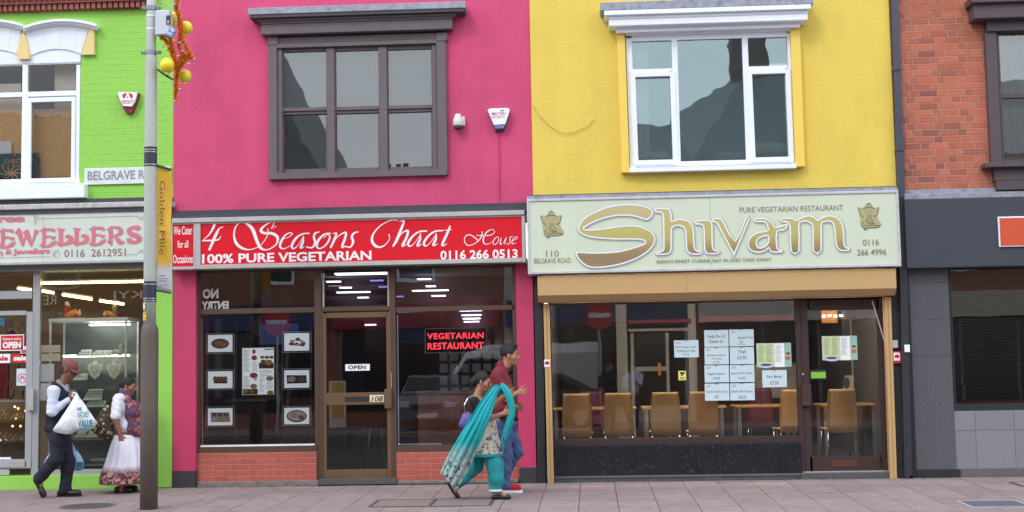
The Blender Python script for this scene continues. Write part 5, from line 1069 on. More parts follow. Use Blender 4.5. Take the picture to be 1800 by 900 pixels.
x0_, x1_, z0_, z1_ = pxr(735, 694, 880, 800, .9); k = 0; x = x0_
m_w = mat('brown_bar_wood', (196, 128, 100), .5, var=.2, vs=6, streak=.2, rnd=.25)
while x < x1_: MB().box(x, min(x+.16, x1_)-.004, .9, .93, z0_, z1_, .003).build('plank', m_w, bar); x += .16
MB().box(x0_-.03, x1_+.03, .85, 1.3, z1_, z1_+.04, .006).build('bar_top', m_w, bar)
gbk = thing('glass_block_wall', 'wall of patterned glass blocks deep inside the right restaurant window', 'partition', tuple(at(840, 640, 3)))
m_gbk = mat('glass_block', (205, 207, 212), .15, var=.5, vs=30, rnd=.15)
x0_, x1_, z0_, z1_ = pxr(770, 596, 905, 700, 3.)
nx = 7
for i in range(nx):
    for j in range(5):
        w_ = (x1_-x0_)/nx; h_ = (z1_-z0_)/5; MB().box(x0_+i*w_+.02, x0_+(i+1)*w_-.02, 3, 3.08, z0_+j*h_+.02, z0_+(j+1)*h_-.02, .015).build('glass_block', m_gbk, gbk)
MB().box(x0_, x1_, 3.03, 3.06, z0_, z1_).build('black_frame', m_black, gbk)
b = MB(); b.pb(702, 565, 747, 604, 2.5, 2.55); tag(b.build('blue_poster', mat('blue_poster', (70, 76, 120), .6, var=.4, vs=8)), 'blue poster on the wall left of the neon sign', 'poster')
b = MB(); b.pb(590, 565, 640, 690, 5.2, 5.3); tag(b.build('inner_door', mat('plum_door', (80, 50, 70), .4)), 'plum inner door seen through the bronze front door', 'door')
def stool(u, v, Y, label):
    c = at(u, v, Y); t = thing('bar_stool', label, 'stool', (c.x, c.y, .03), 'chrome stools behind the bronze door'); z = c.z
    MB().lathe((c.x, c.y, 0), [(.02, z-.03), (.17, z-.03), (.18, z-.01), (.17, z+.01), (.02, z+.015)], 20).build('seat', m_black, t, True)
    for a in (45, 135, 225, 315): MB().tube([(c.x+.1*math.cos(R(a)), c.y+.1*math.sin(R(a)), z-.02), (c.x+.2*math.cos(R(a)), c.y+.2*math.sin(R(a)), .03)], .011, 6).build('leg', mat('brushed_chrome', (190, 188, 186), .25, .9), t)
stool(620, 752, 1.4, 'left chrome stool seen through the lower glass of the bronze door'); stool(662, 747, 1.2, 'right chrome stool seen through the lower glass of the bronze door')
wf_ = thing('wet_floor_stand', 'white and yellow folding floor sign behind the bronze door', 'floor sign', tuple(at(590, 760, .9))); MB().pb(578, 670, 608, 752, .9, .93, .006).build('board', m_paper, wf_); MB().pb(583, 672, 604, 735, .89, .9).build('yellow_panel', mat('floor_sign_yellow', (220, 180, 40), .5), wf_)
b = MB(); _lift[0] = 0
NO_ = small('window_lettering', (353, 500, 354, 501), .118, .119, m_paper, 'painted reflection of street lettering along the left of the upper left restaurant window', 'lettering', 0)
text('NO', 356, 508, 384, 525, .118, mat('reflected_letter', (176, 174, 172), .6), NO_, bold=.05, flip=True); text('ENTRY', 354, 530, 402, 544, .118, mat('reflected_letter', (176, 174, 172)), NO_, bold=.05, flip=True)  # mirrored words painted on the pane stand in for a street reflection
# ================================================================ the yellow restaurant: notices
Yn_ = .138
def notice(q, lines, label, red=None, under=False, Y=Yn_, m=m_paperb):
    t = thing('price_notice', label, 'notice', tuple(at((q[0]+q[2])/2, (q[1]+q[3])/2, Y)), 'white price notices taped inside the window')
    u0, v0, u1, v1 = q; b = MB(); b.pb(u0, v0, u1, v1, Y, Y+.001); b.build('sheet', m, t)
    for (s_, cx, v, w, h) in lines: text(s_, u0+cx-w/2, v0+v, u0+cx+w/2, v0+v+h, Y-.0015, m_ink, t)
    if red: text('NEW', u0+3, v0+3, u0+11, v0+6, Y-.0015, m_inkr, t, shear=.3)
    if under: MB().pb(u0+14, v1-4, u1-14, v1-3.4, Y-.0015, Y-.001).build('underline', m_inkr, t)
    MB().pb(u0+18, v0-1, u0+23, v0+1.5, Y-.002, Y-.0012).build('tape', m_clear, t)
notice((1238, 580.5, 1280.5, 610), [('Vada Pav £2', 21, 8, 33, 5.5), ('Dabeli £2', 21, 17.5, 25, 5)], 'price notice reading Vada Pav and Dabeli, top left of the block of eight')
notice((1282, 579.5, 1325, 609), [('Special Thali', 28, 12, 26, 5), ('£5', 21, 19.5, 5, 4.5)], 'price notice reading Special Thali, top right of the block of eight', 1, 1)
notice((1238.5, 611, 1281, 641), [('Bombay Sandwich', 21, 12, 32, 4), ('with Chips', 21, 18, 18, 4), ('£1.75', 21, 24, 11, 4)], 'price notice reading Bombay Sandwich with Chips, below the Vada Pav notice', 1)
notice((1283, 610.5, 1325.5, 640.5), [('Thali', 21, 5, 13, 5.5), ('£3.50', 21, 15, 16, 6)], 'price notice reading Thali £3.50 in the block of eight')
notice((1238.5, 642.5, 1281.5, 672.5), [('Ragda Pattice', 21, 13, 30, 4.5), ('£2.50', 21, 20.5, 12, 4)], 'price notice reading Ragda Pattice in the block of eight', 1)
notice((1283, 642, 1326, 672), [('Special Mix Chaat', 21, 12.5, 38, 4.5), ('£4.50', 21, 20.5, 12, 4)], 'price notice reading Special Mix Chaat in the block of eight', 1)
notice((1239, 674.5, 1282, 704.5), [("Chef's Chilli Chips", 21, 12.5, 38, 4.5), ('£5', 21, 20.5, 6, 5)], 'price notice reading Chilli Chips, lower left of the block of eight', 1)
notice((1283.5, 674, 1326.5, 704), [("Chef's Mix Combo", 21, 12, 38, 4.2), ('£3.75', 21, 21.5, 12, 4)], 'price notice reading Mix Combo, lower right of the block of eight', 1, 1)
notice((1185, 598.5, 1228, 628.5), [('Bhavis Nagari Snacks', 21, 10, 36, 4), ('& Mithai on Trade', 21, 16.5, 32, 4), ('£2.75', 21, 22.5, 10, 3.6)], 'price notice taped on its own left of the block of eight', 1)
notice((1340, 651, 1383, 681), [('Pav Bhaji', 21, 9, 26, 6), ('£3.50', 21, 19, 15, 6)], 'price notice reading Pav Bhaji £3.50 below the menu sheet')
def menusheet(q, label, Y=Yn_):
    t = thing('menu_sheet', label, 'menu', tuple(at((q[0]+q[2])/2, (q[1]+q[3])/2, Y)), 'laminated menus on the yellow restaurant glass')
    u0, v0, u1, v1 = q; W_ = u1-u0; H_ = v1-v0
    MB().pb(u0, v0, u1, v1, Y, Y+.001).build('backing', mat('menu_teal', (150, 190, 176), .5), t)
    MB().pb(u0+.5, v0+.5, u0+W_*.5, v1-.5, Y-.001, Y).build('green_page', mat('menu_green_page', (200, 214, 164), .5, var=.06, vs=20), t); MB().pb(u0+W_*.51, v0+.3, u0+W_*.8, v1-.3, Y-.001, Y).build('white_page', m_paper, t)
    blobs([(200, 96, 50), (120, 60, 50), (60, 80, 110), (190, 200, 210)], [(u0+W_*.9, v0+H_*.62, W_*.075, H_*.08, 0), (u0+W_*.9, v0+H_*.42, W_*.06, H_*.05, 1), (u0+W_*.27, v0+H_*.93, W_*.22, H_*.11, 3), (u0+W_*.27, v0+H_*.9, W_*.16, H_*.05, 2)], Y-.002, t, cols_n='menu2')
    l = MB(); v = v0+4
    while v < v0+H_*.8:
        for a in (.05, .28, .54): l.pb(u0+W_*a, v, u0+W_*(a+rng.uniform(.12, .19)), v+.5, Y-.0022, Y-.0018)
        v += 2
    tag(l.build('menu_print', mat('menu_text', (120, 110, 112)), t), kind='stuff')
menusheet((1330, 603.5, 1391, 645.5), 'wide menu sheet with green and white pages beside the block of eight notices'); menusheet((1445, 591, 1507, 633.5), 'wide menu sheet on the glass of the brown door', .15-.01)
st_ = thing('cctv_notice', 'small yellow camera warning sticker in the yellow restaurant window', 'sticker', tuple(at(1199, 660, Yn_))); MB().pb(1192.5, 652, 1206, 668.5, Yn_, Yn_+.001).build('sheet', mat('yellow_sticker_pale', (228, 226, 110), .5), st_)
b = MB(); _lift[0] = 0; stroke(b, [(1195, 655.5, 3), (1203, 656, 4)], lambda x, y: (x, y), Yn_-.002); stroke(b, [(1200, 656, 2.5), (1198, 661, 2.5)], lambda x, y: (x, y), Yn_-.002); b.build('camera_symbol', m_ink, st_); MB().pb(1195, 663.5, 1204, 664.3, Yn_-.002, Yn_-.001).build('print_line', m_ink, st_); MB().pb(1194.5, 665.5, 1204, 666.3, Yn_-.002, Yn_-.001).build('print_line', m_ink, st_)
gs = thing('door_sticker', 'bright green sticker with dark header on the brown door glass', 'sticker', tuple(at(1438, 657, .14))); MB().pb(1425, 650, 1452, 667, .14, .141).build('sheet', m_black, gs); MB().pb(1425.5, 654, 1451.5, 665, .138, .139).build('green_panel', mat('bright_green', (130, 196, 60), .5), gs)
# furniture: plywood chairs
m_ply = mat('beech_plywood', (242, 192, 126), .4, var=.08, vs=3, streak=.12); m_chr = mat('chrome', (200, 200, 204), .18, 1)
def chair(x, y, rz, label, grp='plywood chairs inside the yellow restaurant', zf=.14):
    t = thing('cafe_chair', label, 'chair', (0, 0, 0), grp); t.rotation_euler = (0, 0, 0)
    b = MB(); n = 8; rows_ = [(.40, .186, .23), (.5, .19, .235), (.64, .192, .245), (.78, .184, .26), (.92, .172, .28), (.955, .163, .284)]
    for (z, hw, yy_) in rows_:
        for i in range(n+1):
            s = -1+2*i/n; 
            for th in (0, .012): b.v.append((s*hw, -(yy_)-.03*(1-s*s)+.0-th*1.0, z))
    m_ = 2*(n+1)
    for r_ in range(len(rows_)-1):
        for i in range(n):
            a = r_*m_+2*i; b.add([(a, a+2, a+2+m_, a+m_)[::-1], (a+1, a+3, a+3+m_, a+1+m_)], 0)
    r0 = 0; rl = (len(rows_)-1)*m_
    b.add([tuple(x_ for x_ in (r0+2*i, r0+2*i+2, r0+2*i+3, r0+2*i+1)) for i in range(n)], 0); b.add([(rl+2*i, rl+2*i+1, rl+2*i+3, rl+2*i+2) for i in range(n)], 0)
    for r_ in range(len(rows_)-1): a = r_*m_; c = a+2*n; b.add([(a, a+m_, a+m_+1, a+1), (c, c+1, c+m_+1, c+m_)], 0)
    parts = [('backrest', b, m_ply, True), ('seat', MB().box(-.2, .2, -.22, .2, .44, .455, .006), m_ply, False)]
    for s in (-1, 1): parts += [('leg', MB().tube([(s*.17, -.2, .44), (s*.19, -.26, 0)], .011, 6), m_chr, True), ('leg', MB().tube([(s*.17, .17, .44), (s*.19, .2, 0)], .011, 6), m_chr, True)]
    parts.append(('under_frame', MB().tube([(-.17, -.2, .43), (.17, -.2, .43)], .01, 6), m_chr, True))
    for nm_, mb_, m__, s_ in parts: mb_.build(nm_, m__, t, s_)
    t.location = (x, y, zf); t.rotation_euler = (0, 0, rz)
    return t
def copy_tree(r, loc, rz, label):
    c = r.copy(); COL.objects.link(c); c.location = loc; c.rotation_euler = (0, 0, rz); c['label'] = label
    for ch in list(r.children): d = ch.copy(); COL.objects.link(d); d.parent = c; d.matrix_parent_inverse = Matrix()
    return c
XC = lambda u, y: at(u, 730, y).x
c0 = chair(XC(1014, .42), .66, 0, 'leftmost plywood chair back at the long restaurant window', )
for u, rz, lb in ((1087, 0, 'second plywood chair from the left at the long restaurant window'), (1170, 0, 'third plywood chair, below the single price notice'), (1236, 0, 'fourth plywood chair, partly behind the block of notices')): copy_tree(c0, (XC(u, .42), .66, .14), rz, lb)
copy_tree(c0, (XC(1392, .9), 1.1, .14), .1, 'plywood chair seen at the edge between the window and the brown door'); copy_tree(c0, (XC(1478, .6), .85, .14), .05, 'plywood chair seen through the brown door glass with its chrome legs')
for u, lb in ((1040, 'maroon-backed chair facing the window, far side of the left table'), (1340, 'maroon-backed chair facing the window beyond the right table')):
    c = copy_tree(c0, (XC(u, 2.4), 2.4, .14), math.pi, lb)
    for ch in c.children:
        if ch.name.startswith(('backrest', 'seat')): ch.data = ch.data.copy(); ch.data.materials[0] = mat('maroon_vinyl', (90, 24, 44), .4)
m_tt = mat('beech_table_top', (204, 156, 100), .35, var=.06)
def table(u0, u1, label):
    xa, xb = XC(u0, 1.4), XC(u1, 1.4); t = thing('cafe_table', label, 'table', ((xa+xb)/2, 1.55, .14), 'beech tables inside the yellow restaurant')
    MB().box(xa, xb, 1.2, 1.9, .72+.14, .75+.14, .004).build('tabletop', m_tt, t)
    for x in (xa+.06, xb-.06):
        for y in (1.26, 1.84): MB().box(x-.022, x+.022, y-.022, y+.022, .14, .86).build('leg', mat('brushed_steel', (180, 182, 188), .3, .8), t)
table(970, 1118, 'left beech table behind the first two chairs'); table(1128, 1275, 'middle beech table behind the third and fourth chairs'); table(1290, 1400, 'right beech table below the Pav Bhaji notice'); table(1440, 1540, 'beech table seen through the brown door')
wf_ = thing('floor_sign_stand', 'tall white floor sign with dark round symbol behind the brown door', 'floor sign', tuple(at(1490, 700, .6)))
b = MB(); b.prism([(at(*p, .6).x, at(*p, .6).z) for p in [(1486, 660), (1500, 660), (1500, 744), (1474, 744)]][::-1], .6, .63); b.build('board', mat('cream_board', (220, 206, 180), .5), wf_); b = MB(); poly(b, [(1488+6*math.cos(k*.52), 673+10*math.sin(k*.52)) for k in range(12)], lambda x, y: (x, y), .597); b.build('round_symbol', mat('grey_symbol', (96, 96, 100)), wf_)
for k_, (u, wd) in enumerate(((1020, 'leftmost'), (1130, 'second'), (1240, 'third'), (1350, 'fourth'), (1480, 'rightmost'))):
    x_ = at(u, 600, .5).x; tag(MB().box(x_-.33, x_+.33, .17, .27, 2.86, 2.9, .004).build('ceiling_or_added_light', emis('added_cafe_light', (255, 246, 232), 48.0)), wd+' added light strip, unseen, just inside the yellow restaurant window', 'ceiling light', 'added light strips in the yellow restaurant')  # unseen light strips added above the glass to brighten the chairs
# back wall of the cafe: pale inner screen with door, red stripe, serving hatch
iw = thing('inner_screen', 'pale framed inner doorway at the back of the yellow restaurant', 'doorway', tuple(at(1140, 640, 4.2))); m_pf = mat('pale_frame_paint', (172, 168, 164), .5)
for nm_, q in (('post', (1085, 535, 1104, 800)), ('post', (1212, 535, 1226, 800)), ('head_rail', (1104, 578, 1212, 583)), ('door_frame', (1110, 585, 1116, 790)), ('door_frame', (1172, 585, 1178, 790)), ('middle_rail', (1116, 645, 1172, 653))): MB().pb(*q, 4.2, 4.28, .004).build(nm_, m_pf, iw)
MB().pb(1157, 638, 1162, 660, 4.18, 4.2).build('push_handle', mat('orange_handle', (230, 150, 30), .5), iw)
MB().pb(1116, 588, 1172, 790, 4.22, 4.25).build('door_panel', mat('dark_glass_panel', (44, 40, 42), .2), iw)
b = MB(); b.pb(1104, 563, 1215, 569, 4.1, 4.15); b.pb(1230, 556, 1400, 566, 4.1, 4.15); tag(b.build('red_wall_stripe', mat('red_stripe', (140, 36, 50), .6)), 'dark red stripe along the top of the restaurant back wall', 'wall stripe', kind='structure')
b = MB(); b.pb(1320, 640, 1402, 700, 4.1, 4.2); tag(b.build('serving_counter', mat('beige_counter', (168, 156, 146), .5)), 'beige serving counter behind the menu sheet and Pav Bhaji notice', 'counter')
b = MB(); b.pb(1500, 560, 1560, 800, 2.6, 2.7); tag(b.build('cream_partition', mat('cream_partition', (176, 164, 142), .7, var=.06)), 'cream partition wall behind the right half of the brown door', 'partition')
for i, wd in enumerate(('leftmost', 'second', 'third', 'fourth', 'fifth', 'rightmost')): 
    q = (1446+i*10, 554-(i%2), 1451+i*10, 557.5-(i%2)); b = MB(); b.pb(*q, 3.2, 3.22); tag(b.build('wall_light', emis('warm_spot', (255, 224, 180), 14.0)), wd+' small warm light in the row above the brown door menu', 'light', 'row of small warm lights seen through the brown door')
b = MB(); b.pb(1444, 545, 1472, 568, 3.3, 3.33); tag(b.build('menu_board', mat('orange_board', (190, 130, 70), .5, var=.3, vs=14)), 'small orange menu board high behind the brown door', 'menu board')
# ================================================================ JEWELLERS interior
m_wt = emis('warm_tube', (255, 226, 140), 10.0)
def longlight(p0, p1, r_, label):
    t = thing('fluorescent_light', label, 'ceiling light', tuple(p0), 'warm fluorescent lights in the jewellers'); MB().tube([p0, p1], r_, 8).build('tube', m_wt, t); o = Vector((0, 0, r_*1.8)); MB().tube([Vector(p0)+o, Vector(p1)+o], r_*1.1, 4).build('fitting', m_wht, t)
longlight(at(71, 498, .35), at(262, 494.5, .35), .015, 'longest warm fluorescent tube just inside the top of the window'); longlight(at(71, 511, 1.4), at(94, 515, 1.9), .016, 'short warm tube at the left, beyond the first'); longlight(at(111, 518, 1.2), at(161, 526, 2.0), .018, 'middle warm tube slanting back over the figurines'); longlight(at(176, 529, 1.6), at(217, 534.5, 2.2), .017, 'right warm tube slanting back over the display cabinet'); longlight(at(32, 507, 1.6), at(54, 510, 2.), .017, 'warm tube seen through the transom over the jewellers door')
dcab = thing('display_cabinet', 'tall white-framed glass display cabinet full of jewellery trays', 'display cabinet', tuple(at(155, 700, .5)))
Yd = .42
def cabx(u): return at(u, 650, Yd).x
zt_, zb_ = at(87, 560.5, Yd).z, .06; x0_, x1_ = cabx(88), cabx(221)
fr = MB(); fr.box(x0_-.02, x1_+.03, Yd-.02, Yd+.5, zt_-.045, zt_, .004); fr.build('top_frame', m_wht, dcab)
for x in (x0_, x1_):
    for y in (Yd, Yd+.48): MB().box(x-.012, x+.012, y-.012, y+.012, zb_, zt_-.045).build('post', m_wht, dcab)
pane((x0_, x1_, zb_, zt_-.05), dcab, Yd-.002, THIN, 'glass_front')
for v in (622, 652, 686, 722, 768, 810): z = at(88, v+2, Yd).z; MB().box(x0_+.01, x1_-.01, Yd+.02, Yd+.46, z-.008, z).build('shelf', glass('shelf_glass', 1.5, (.8, .88, .85)), dcab)
MB().box(x0_, x1_, Yd, Yd+.48, .03, .12).build('base', mat('cabinet_base', (90, 92, 90), .6), dcab); MB().box(x0_, x1_, Yd+.485, Yd+.495, zb_, zt_-.05).build('back_panel', mat('cabinet_back', (112, 118, 116), .5, var=.2), dcab)
MB().box(cabx(240)-.012, cabx(240)+.012, Yd+.3, Yd+.33, zb_, at(240, 565, Yd).z).build('side_post', mat('teal_post', (110, 130, 130), .4), dcab)
m_velvet = mat('cream_velvet', (248, 246, 232), .9, var=.1, vs=30); m_goldm = mat('gold_metal', (214, 180, 110), .3, .7); m_trayr = mat('tray_rim', (170, 176, 170), .6)
def tray(q, label, Y=Yd+.1, kind=0):
    u0, v0, u1, v1 = q; t = thing('jewellery_tray', label, 'jewellery tray', tuple(at((u0+u1)/2, v1, Y)), 'jewellery trays in the display cabinet'); a, c = at(u0, v1, Y), at(u1, v0, Y)
    b = MB(); n0 = 0; h_ = c.z-a.z; dy = .12
    b.v += [(a.x, Y, a.z), (c.x, Y, a.z), (c.x-.03, Y+dy, c.z), (a.x+.03, Y+dy, c.z), (a.x, Y, a.z-.012), (c.x, Y, a.z-.012), (c.x-.03, Y+dy, c.z-.03), (a.x+.03, Y+dy, c.z-.03)]; b.add([(0, 1, 2, 3), (4, 5, 1, 0), (1, 5, 6, 2), (4, 0, 3, 7), (7, 3, 2, 6), (4, 7, 6, 5)], 0); b.build('pad', m_velvet, t)
    g_ = MB(); nx_, ny_ = (5, 3) if kind == 0 else (3, 1)
    for i in range(nx_):
        for j in range(ny_):
            s, w = (i+.6)/(nx_+.2), (j+.6)/(ny_+.2); x = a.x+.03*w+(c.x-a.x-.06*w)*s; p = Vector((x, Y+dy*w-.006, a.z+h_*w+.006)); g_.tube([p+Vector((.012*math.cos(k*1.05)*(1.6 if kind else 1), 0, .010*math.sin(k*1.05))) for k in range(7)], .0035, 4, False)
    tag(g_.build('gold_pieces', m_goldm if kind else m_trayr, t), kind='stuff')
tray((134, 614, 160, 625), 'flat jewellery tray on the top shelf, left of two', kind=1); tray((159, 615, 196, 625), 'flat jewellery tray on the top shelf, right of two', kind=1); tray((146, 684, 179, 702), 'upright ring tray on the shelf beside the man\'s hands'); tray((148, 704, 184, 714), 'flat ring tray below the upright one'); tray((128, 758, 150, 772), 'small pale tray behind the carrier bag', kind=1); tray((149, 757, 182, 772), 'oval pale tray right of the carrier bag', kind=1); tray((151, 806, 186, 817), 'lowest ring tray in the cabinet between the two walkers'); tray((128, 656, 153, 667), 'tilted white card tray beside the cap peak', kind=1)
for v_, wd in ((571.5, 'upper'), (626, 'lower')): tag(MB().tube([(cabx(142 if wd == 'upper' else 96), Yd+.3, at(150, v_, Yd+.3).z), (cabx(214), Yd+.3, at(150, v_, Yd+.3).z)], .009, 6).build('shelf_light', emis('added_cabinet_light', (250, 250, 235), 22.0)), wd+' slim added light inside the jewellery display cabinet', 'added light')  # two slim lights added to brighten the cabinet's contents
def bust(u, label):
    c = at(u, 665, Yd+.03); t = thing('necklace_bust', label, 'necklace stand', tuple(c), 'necklace busts in the display cabinet'); s = 1/F_PX*(17.3+Yd)
    def P(l): return [(c.x+(x-u)*s, c.z-(y-665)*s) for x, y in l]
    MB().prism(P([(u-3, 634), (u+3, 634), (u+4, 638), (u+13, 640), (u+13, 648), (u+8, 660), (u, 667), (u-8, 660), (u-13, 648), (u-13, 640), (u-4, 638)])[::-1], c.y, c.y+.04).build('bust', m_velvet, t)
    b = MB(); k = [(u-6, 642), (u-5, 652), (u, 659), (u+5, 652), (u+6, 642)]; b.tube([(p[0], c.y-.006, p[1]) for p in P(k)], .004, 5); k = [(u-3.5, 642), (u, 649), (u+3.5, 642)]; b.tube([(p[0], c.y-.006, p[1]) for p in P(k)], .004, 5); b.build('necklace', m_goldm, t)
bust(166.5, 'left necklace bust in the jewellers cabinet'); bust(200, 'right necklace bust in the jewellers cabinet')
m_skinw = mat('porcelain_white', (228, 222, 212), .4); m_rcl = mat('figurine_red', (168, 44, 50), .6); m_ocl = mat('figurine_orange', (224, 146, 52), .6, var=.15, vs=30); m_teal = mat('figurine_teal', (40, 130, 150), .6)
def figurine(u, v, flip, label, cols, k=1.0, Y=Yd+.14):
    c = at(u, v, Y); s = k/F_PX*(17.3+Y); f = -1 if flip else 1; t = thing('figurine', label, 'figurine', tuple(c), 'painted figurines in the jewellers window'); P = lambda x, y, d=0: (c.x+f*x*s, c.y+d*s, c.z+y*s)
    MB().box(c.x-26*s, c.x+26*s, c.y-10*s, c.y+10*s, c.z-1.5*s, c.z, .002).build('base', m_goldm, t)
    b = MB(); b.lathe(P(-8, 17), [(6.5*s, -10*s), (7*s, -4*s), (5*s, 3*s), (2.6*s, 6*s)], 14); b.tube([P(-5, 19), P(2, 13), P(8, 15)], [2.4*s, 2*s, 1.6*s], 8); b.build('torso', cols[0], t, True)
    b = MB(); b.tube([P(-12, 5), P(0, 6), P(10, 12), P(20, 3)], [6*s, 7*s, 6*s, 2.5*s], 10); b.build('robe', cols[1], t, True)
    b = MB(); b.ball(P(-8, 28), 4.6*s, 12, 1, 1, 1.1); b.tube([P(-9, 31), P(-4, 27), P(-1, 20)], [3.4*s, 2.4*s, 1*s], 8); b.build('head', m_skinw, t, True)
    MB().ball(P(-21, 6), 5.4*s, 12).build('cushion', cols[2], t, True); b = MB(); b.ball(P(18, 8), 4.5*s, 10); b.ball(P(19, 14), 2.4*s, 8); b.build('small_attendant', m_skinw, t, True)
figurine(124, 558, False, 'reclining figurine in red and orange with teal cushion on top of the cabinet', (m_rcl, m_ocl, m_teal), .88, .65); figurine(197, 557.5, True, 'second reclining figurine in grey and orange on top of the cabinet', (mat('figurine_grey', (130, 130, 120), .6), m_ocl, mat('figurine_maroon', (110, 24, 40), .6)), .72, .65); figurine(208, 624, True, 'white figurine on a green base inside the cabinet top shelf', (m_skinw, m_skinw, mat('figurine_green', (70, 150, 90), .6)), .6, Yd+.12)
# papers stuck to the jewellers window
for q, lb, m in (((68.5, 607, 106, 620), 'upper cream certificate taped at the left of the jewellers window', mat('cream_paper', (232, 226, 206), .7, var=.04)), ((68.5, 622, 106, 635), 'lower cream certificate taped below the first in the jewellers window', mat('cream_paper', (232, 226, 206))), ((68, 640, 95, 671), 'upper plain white sheet behind the man in the cap', m_paper), ((68, 674, 90, 704), 'lower plain white sheet behind the man in the cap', m_paper)):
    b = MB(); b.pb(*q, .145, .146); tag(b.build('window_paper', m), lb, 'paper', 'papers taped in the jewellers window')
# door: open sign, sale stickers
m_sr = mat('sale_red', (204, 38, 48), .5)
o_ = thing('open_board', 'red and white COME IN WE\'RE OPEN board hanging in the jewellers door', 'sign', tuple(at(20, 600, .11)))
MB().pb(0, 588.5, 42, 617, .108, .114).build('board', m_wht, o_); MB().pb(1.5, 590, 40.5, 615, .105, .108).build('red_face', m_sr, o_); text("Come in we're", 5, 593, 37, 598.5, .103, m_wl, o_, bold=.02, shear=.25); text('OPEN', 4.5, 601, 37, 612.5, .103, m_wl, o_, bold=.06)
for p in ((21, 577),): MB().tube([at(5, 588, .112), at(*p, .112), at(36, 588, .112)], .002, 4).build('hanging_string', m_wire, o_)
def sale(u0, v0, w, lb, inv, Y=.105):
    t = small('sale_sticker', (u0, v0, u0+w, v0+16), Y, Y+.001, m_wht if inv else m_sr, lb, 'sticker', 0, 'sale stickers on the jewellers door'); text('sale', u0+w*.12, v0+3, u0+w*.88, v0+12, Y-.001, m_sr if inv else m_wl, t, bold=.05)
sale(20, 622, 32, 'red sale sticker on the jewellers door glass', False); sale(-13, 622.5, 31, 'white sale sticker with red letters left of the red one', True); sale(-14, 804, 33, 'white sale sticker low on the jewellers door', True); sale(36, 612-3, 12, 'small pale pink sticker at the right of the open board', True)
ns = thing('round_symbol_notice', 'white door notice with a red ring symbol', 'sticker', tuple(at(40, 665, .1))); MB().pb(29, 648, 49, 678, .104, .105).build('sheet', m_paperb, ns)
b = MB(); _lift[0] = 0; stroke(b, [(39.5+8*math.cos(k*.4), 665+8*math.sin(k*.4), 1.6) for k in range(16)], lambda x, y: (x, y), .102, True, 2); stroke(b, [(35, 668, 2), (39, 662, 3), (44, 668, 2)], lambda x, y: (x, y), .102); b.build('ring_symbol', mat('pink_ring', (214, 90, 110), .5), ns)
bh = small('blue_card', (-10, 559, 8, 573), .12, .121, mat('blue_card', (110, 190, 214), .5), 'pale blue card at the top left of the jewellers door', 'card', 0)
# low glass counter with lit gold, dark shelves
gc = thing('glass_counter', 'glass counter with warm lit gold jewellery behind the jewellers door', 'display counter', tuple(at(10, 760, .6))); fr = MB()
for q in ((-60, 704, 48, 708), (44, 708, 48, 815)): MB().pb(*q, .5, .52).build('frame_bar', m_alu, gc)
MB().pb(-60, 708, 47, 826, 1.0, 1.02).build('back_panel', mat('counter_back', (110, 84, 58), .6, var=.4, vs=8), gc)
for v in (738, 776): MB().pb(-58, v, 44, v+2, .55, .95).build('shelf', glass('shelf_glass', 1.5), gc)
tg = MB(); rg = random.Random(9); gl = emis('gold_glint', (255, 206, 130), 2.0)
gm_ = MB()
for k in range(260):
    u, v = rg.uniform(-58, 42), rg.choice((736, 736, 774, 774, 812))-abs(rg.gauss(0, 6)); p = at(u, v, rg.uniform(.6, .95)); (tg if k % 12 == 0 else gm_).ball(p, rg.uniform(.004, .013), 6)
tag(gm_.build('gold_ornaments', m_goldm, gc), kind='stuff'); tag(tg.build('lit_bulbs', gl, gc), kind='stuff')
for i, (u, v) in enumerate(((26, 715), (32, 718), (45, 722), (36, 749), (22, 749))): MB().ball(at(u, v, .7), .017, 10).build('halogen_lamp', gl, gc)
dk = MB(); 
for k in range(70):
    u, v = rg.uniform(-60, 44), rg.uniform(560, 590) if k < 40 else rg.uniform(640, 700); p = at(u, v, rg.uniform(1.2, 1.6)); r_ = rg.uniform(.02, .05); dk.tube([p, p+Vector((rg.gauss(0, .05), 0, -.12))], [r_*.4, r_*.2], 6)
tag(dk.build('hanging_ornaments', mat('dark_bronze_ornament', (96, 58, 44), .4, .4, var=.4, vs=20)), 'cluster of dark ornaments hanging behind the jewellers door', 'ornaments', kind='stuff')
b = MB(); b.pb(-80, 640, 14, 702, 1.5, 1.55); tag(b.build('red_cloth_display', mat('red_cloth', (128, 22, 32), .8, var=.2)), 'deep red cloth display behind the jewellers door', 'cloth')
b = MB()
for k in range(110): u, v = 79+2.3*(k % 4)+rg.uniform(-.5, .5), rg.uniform(563, 607); p = at(u, v, .6); b.ball(p, .0045, 5)
tag(b.build('bead_strings', mat('bead_gold', (190, 110, 60), .3)), 'strings of orange beads hanging left of the display cabinet', 'beads', kind='stuff')
m_dw = mat('dull_window_letter', (118, 108, 98), .6)
wl_ = small('window_letters', (78, 518, 79, 519), .128, .129, m_dw, 'dull letters seen in reverse across the top of the jewellers window', 'lettering', 0); text('RE', 76, 519, 99, 536, .128, m_dw, wl_, flip=True); text('KYJ', 200, 512, 250, 529, .128, m_dw, wl_, flip=True)  # letters drawn reversed in a dull tone
b = MB(); b.pb(-60, 700, 300, 1000, 3.9, 4.0); 
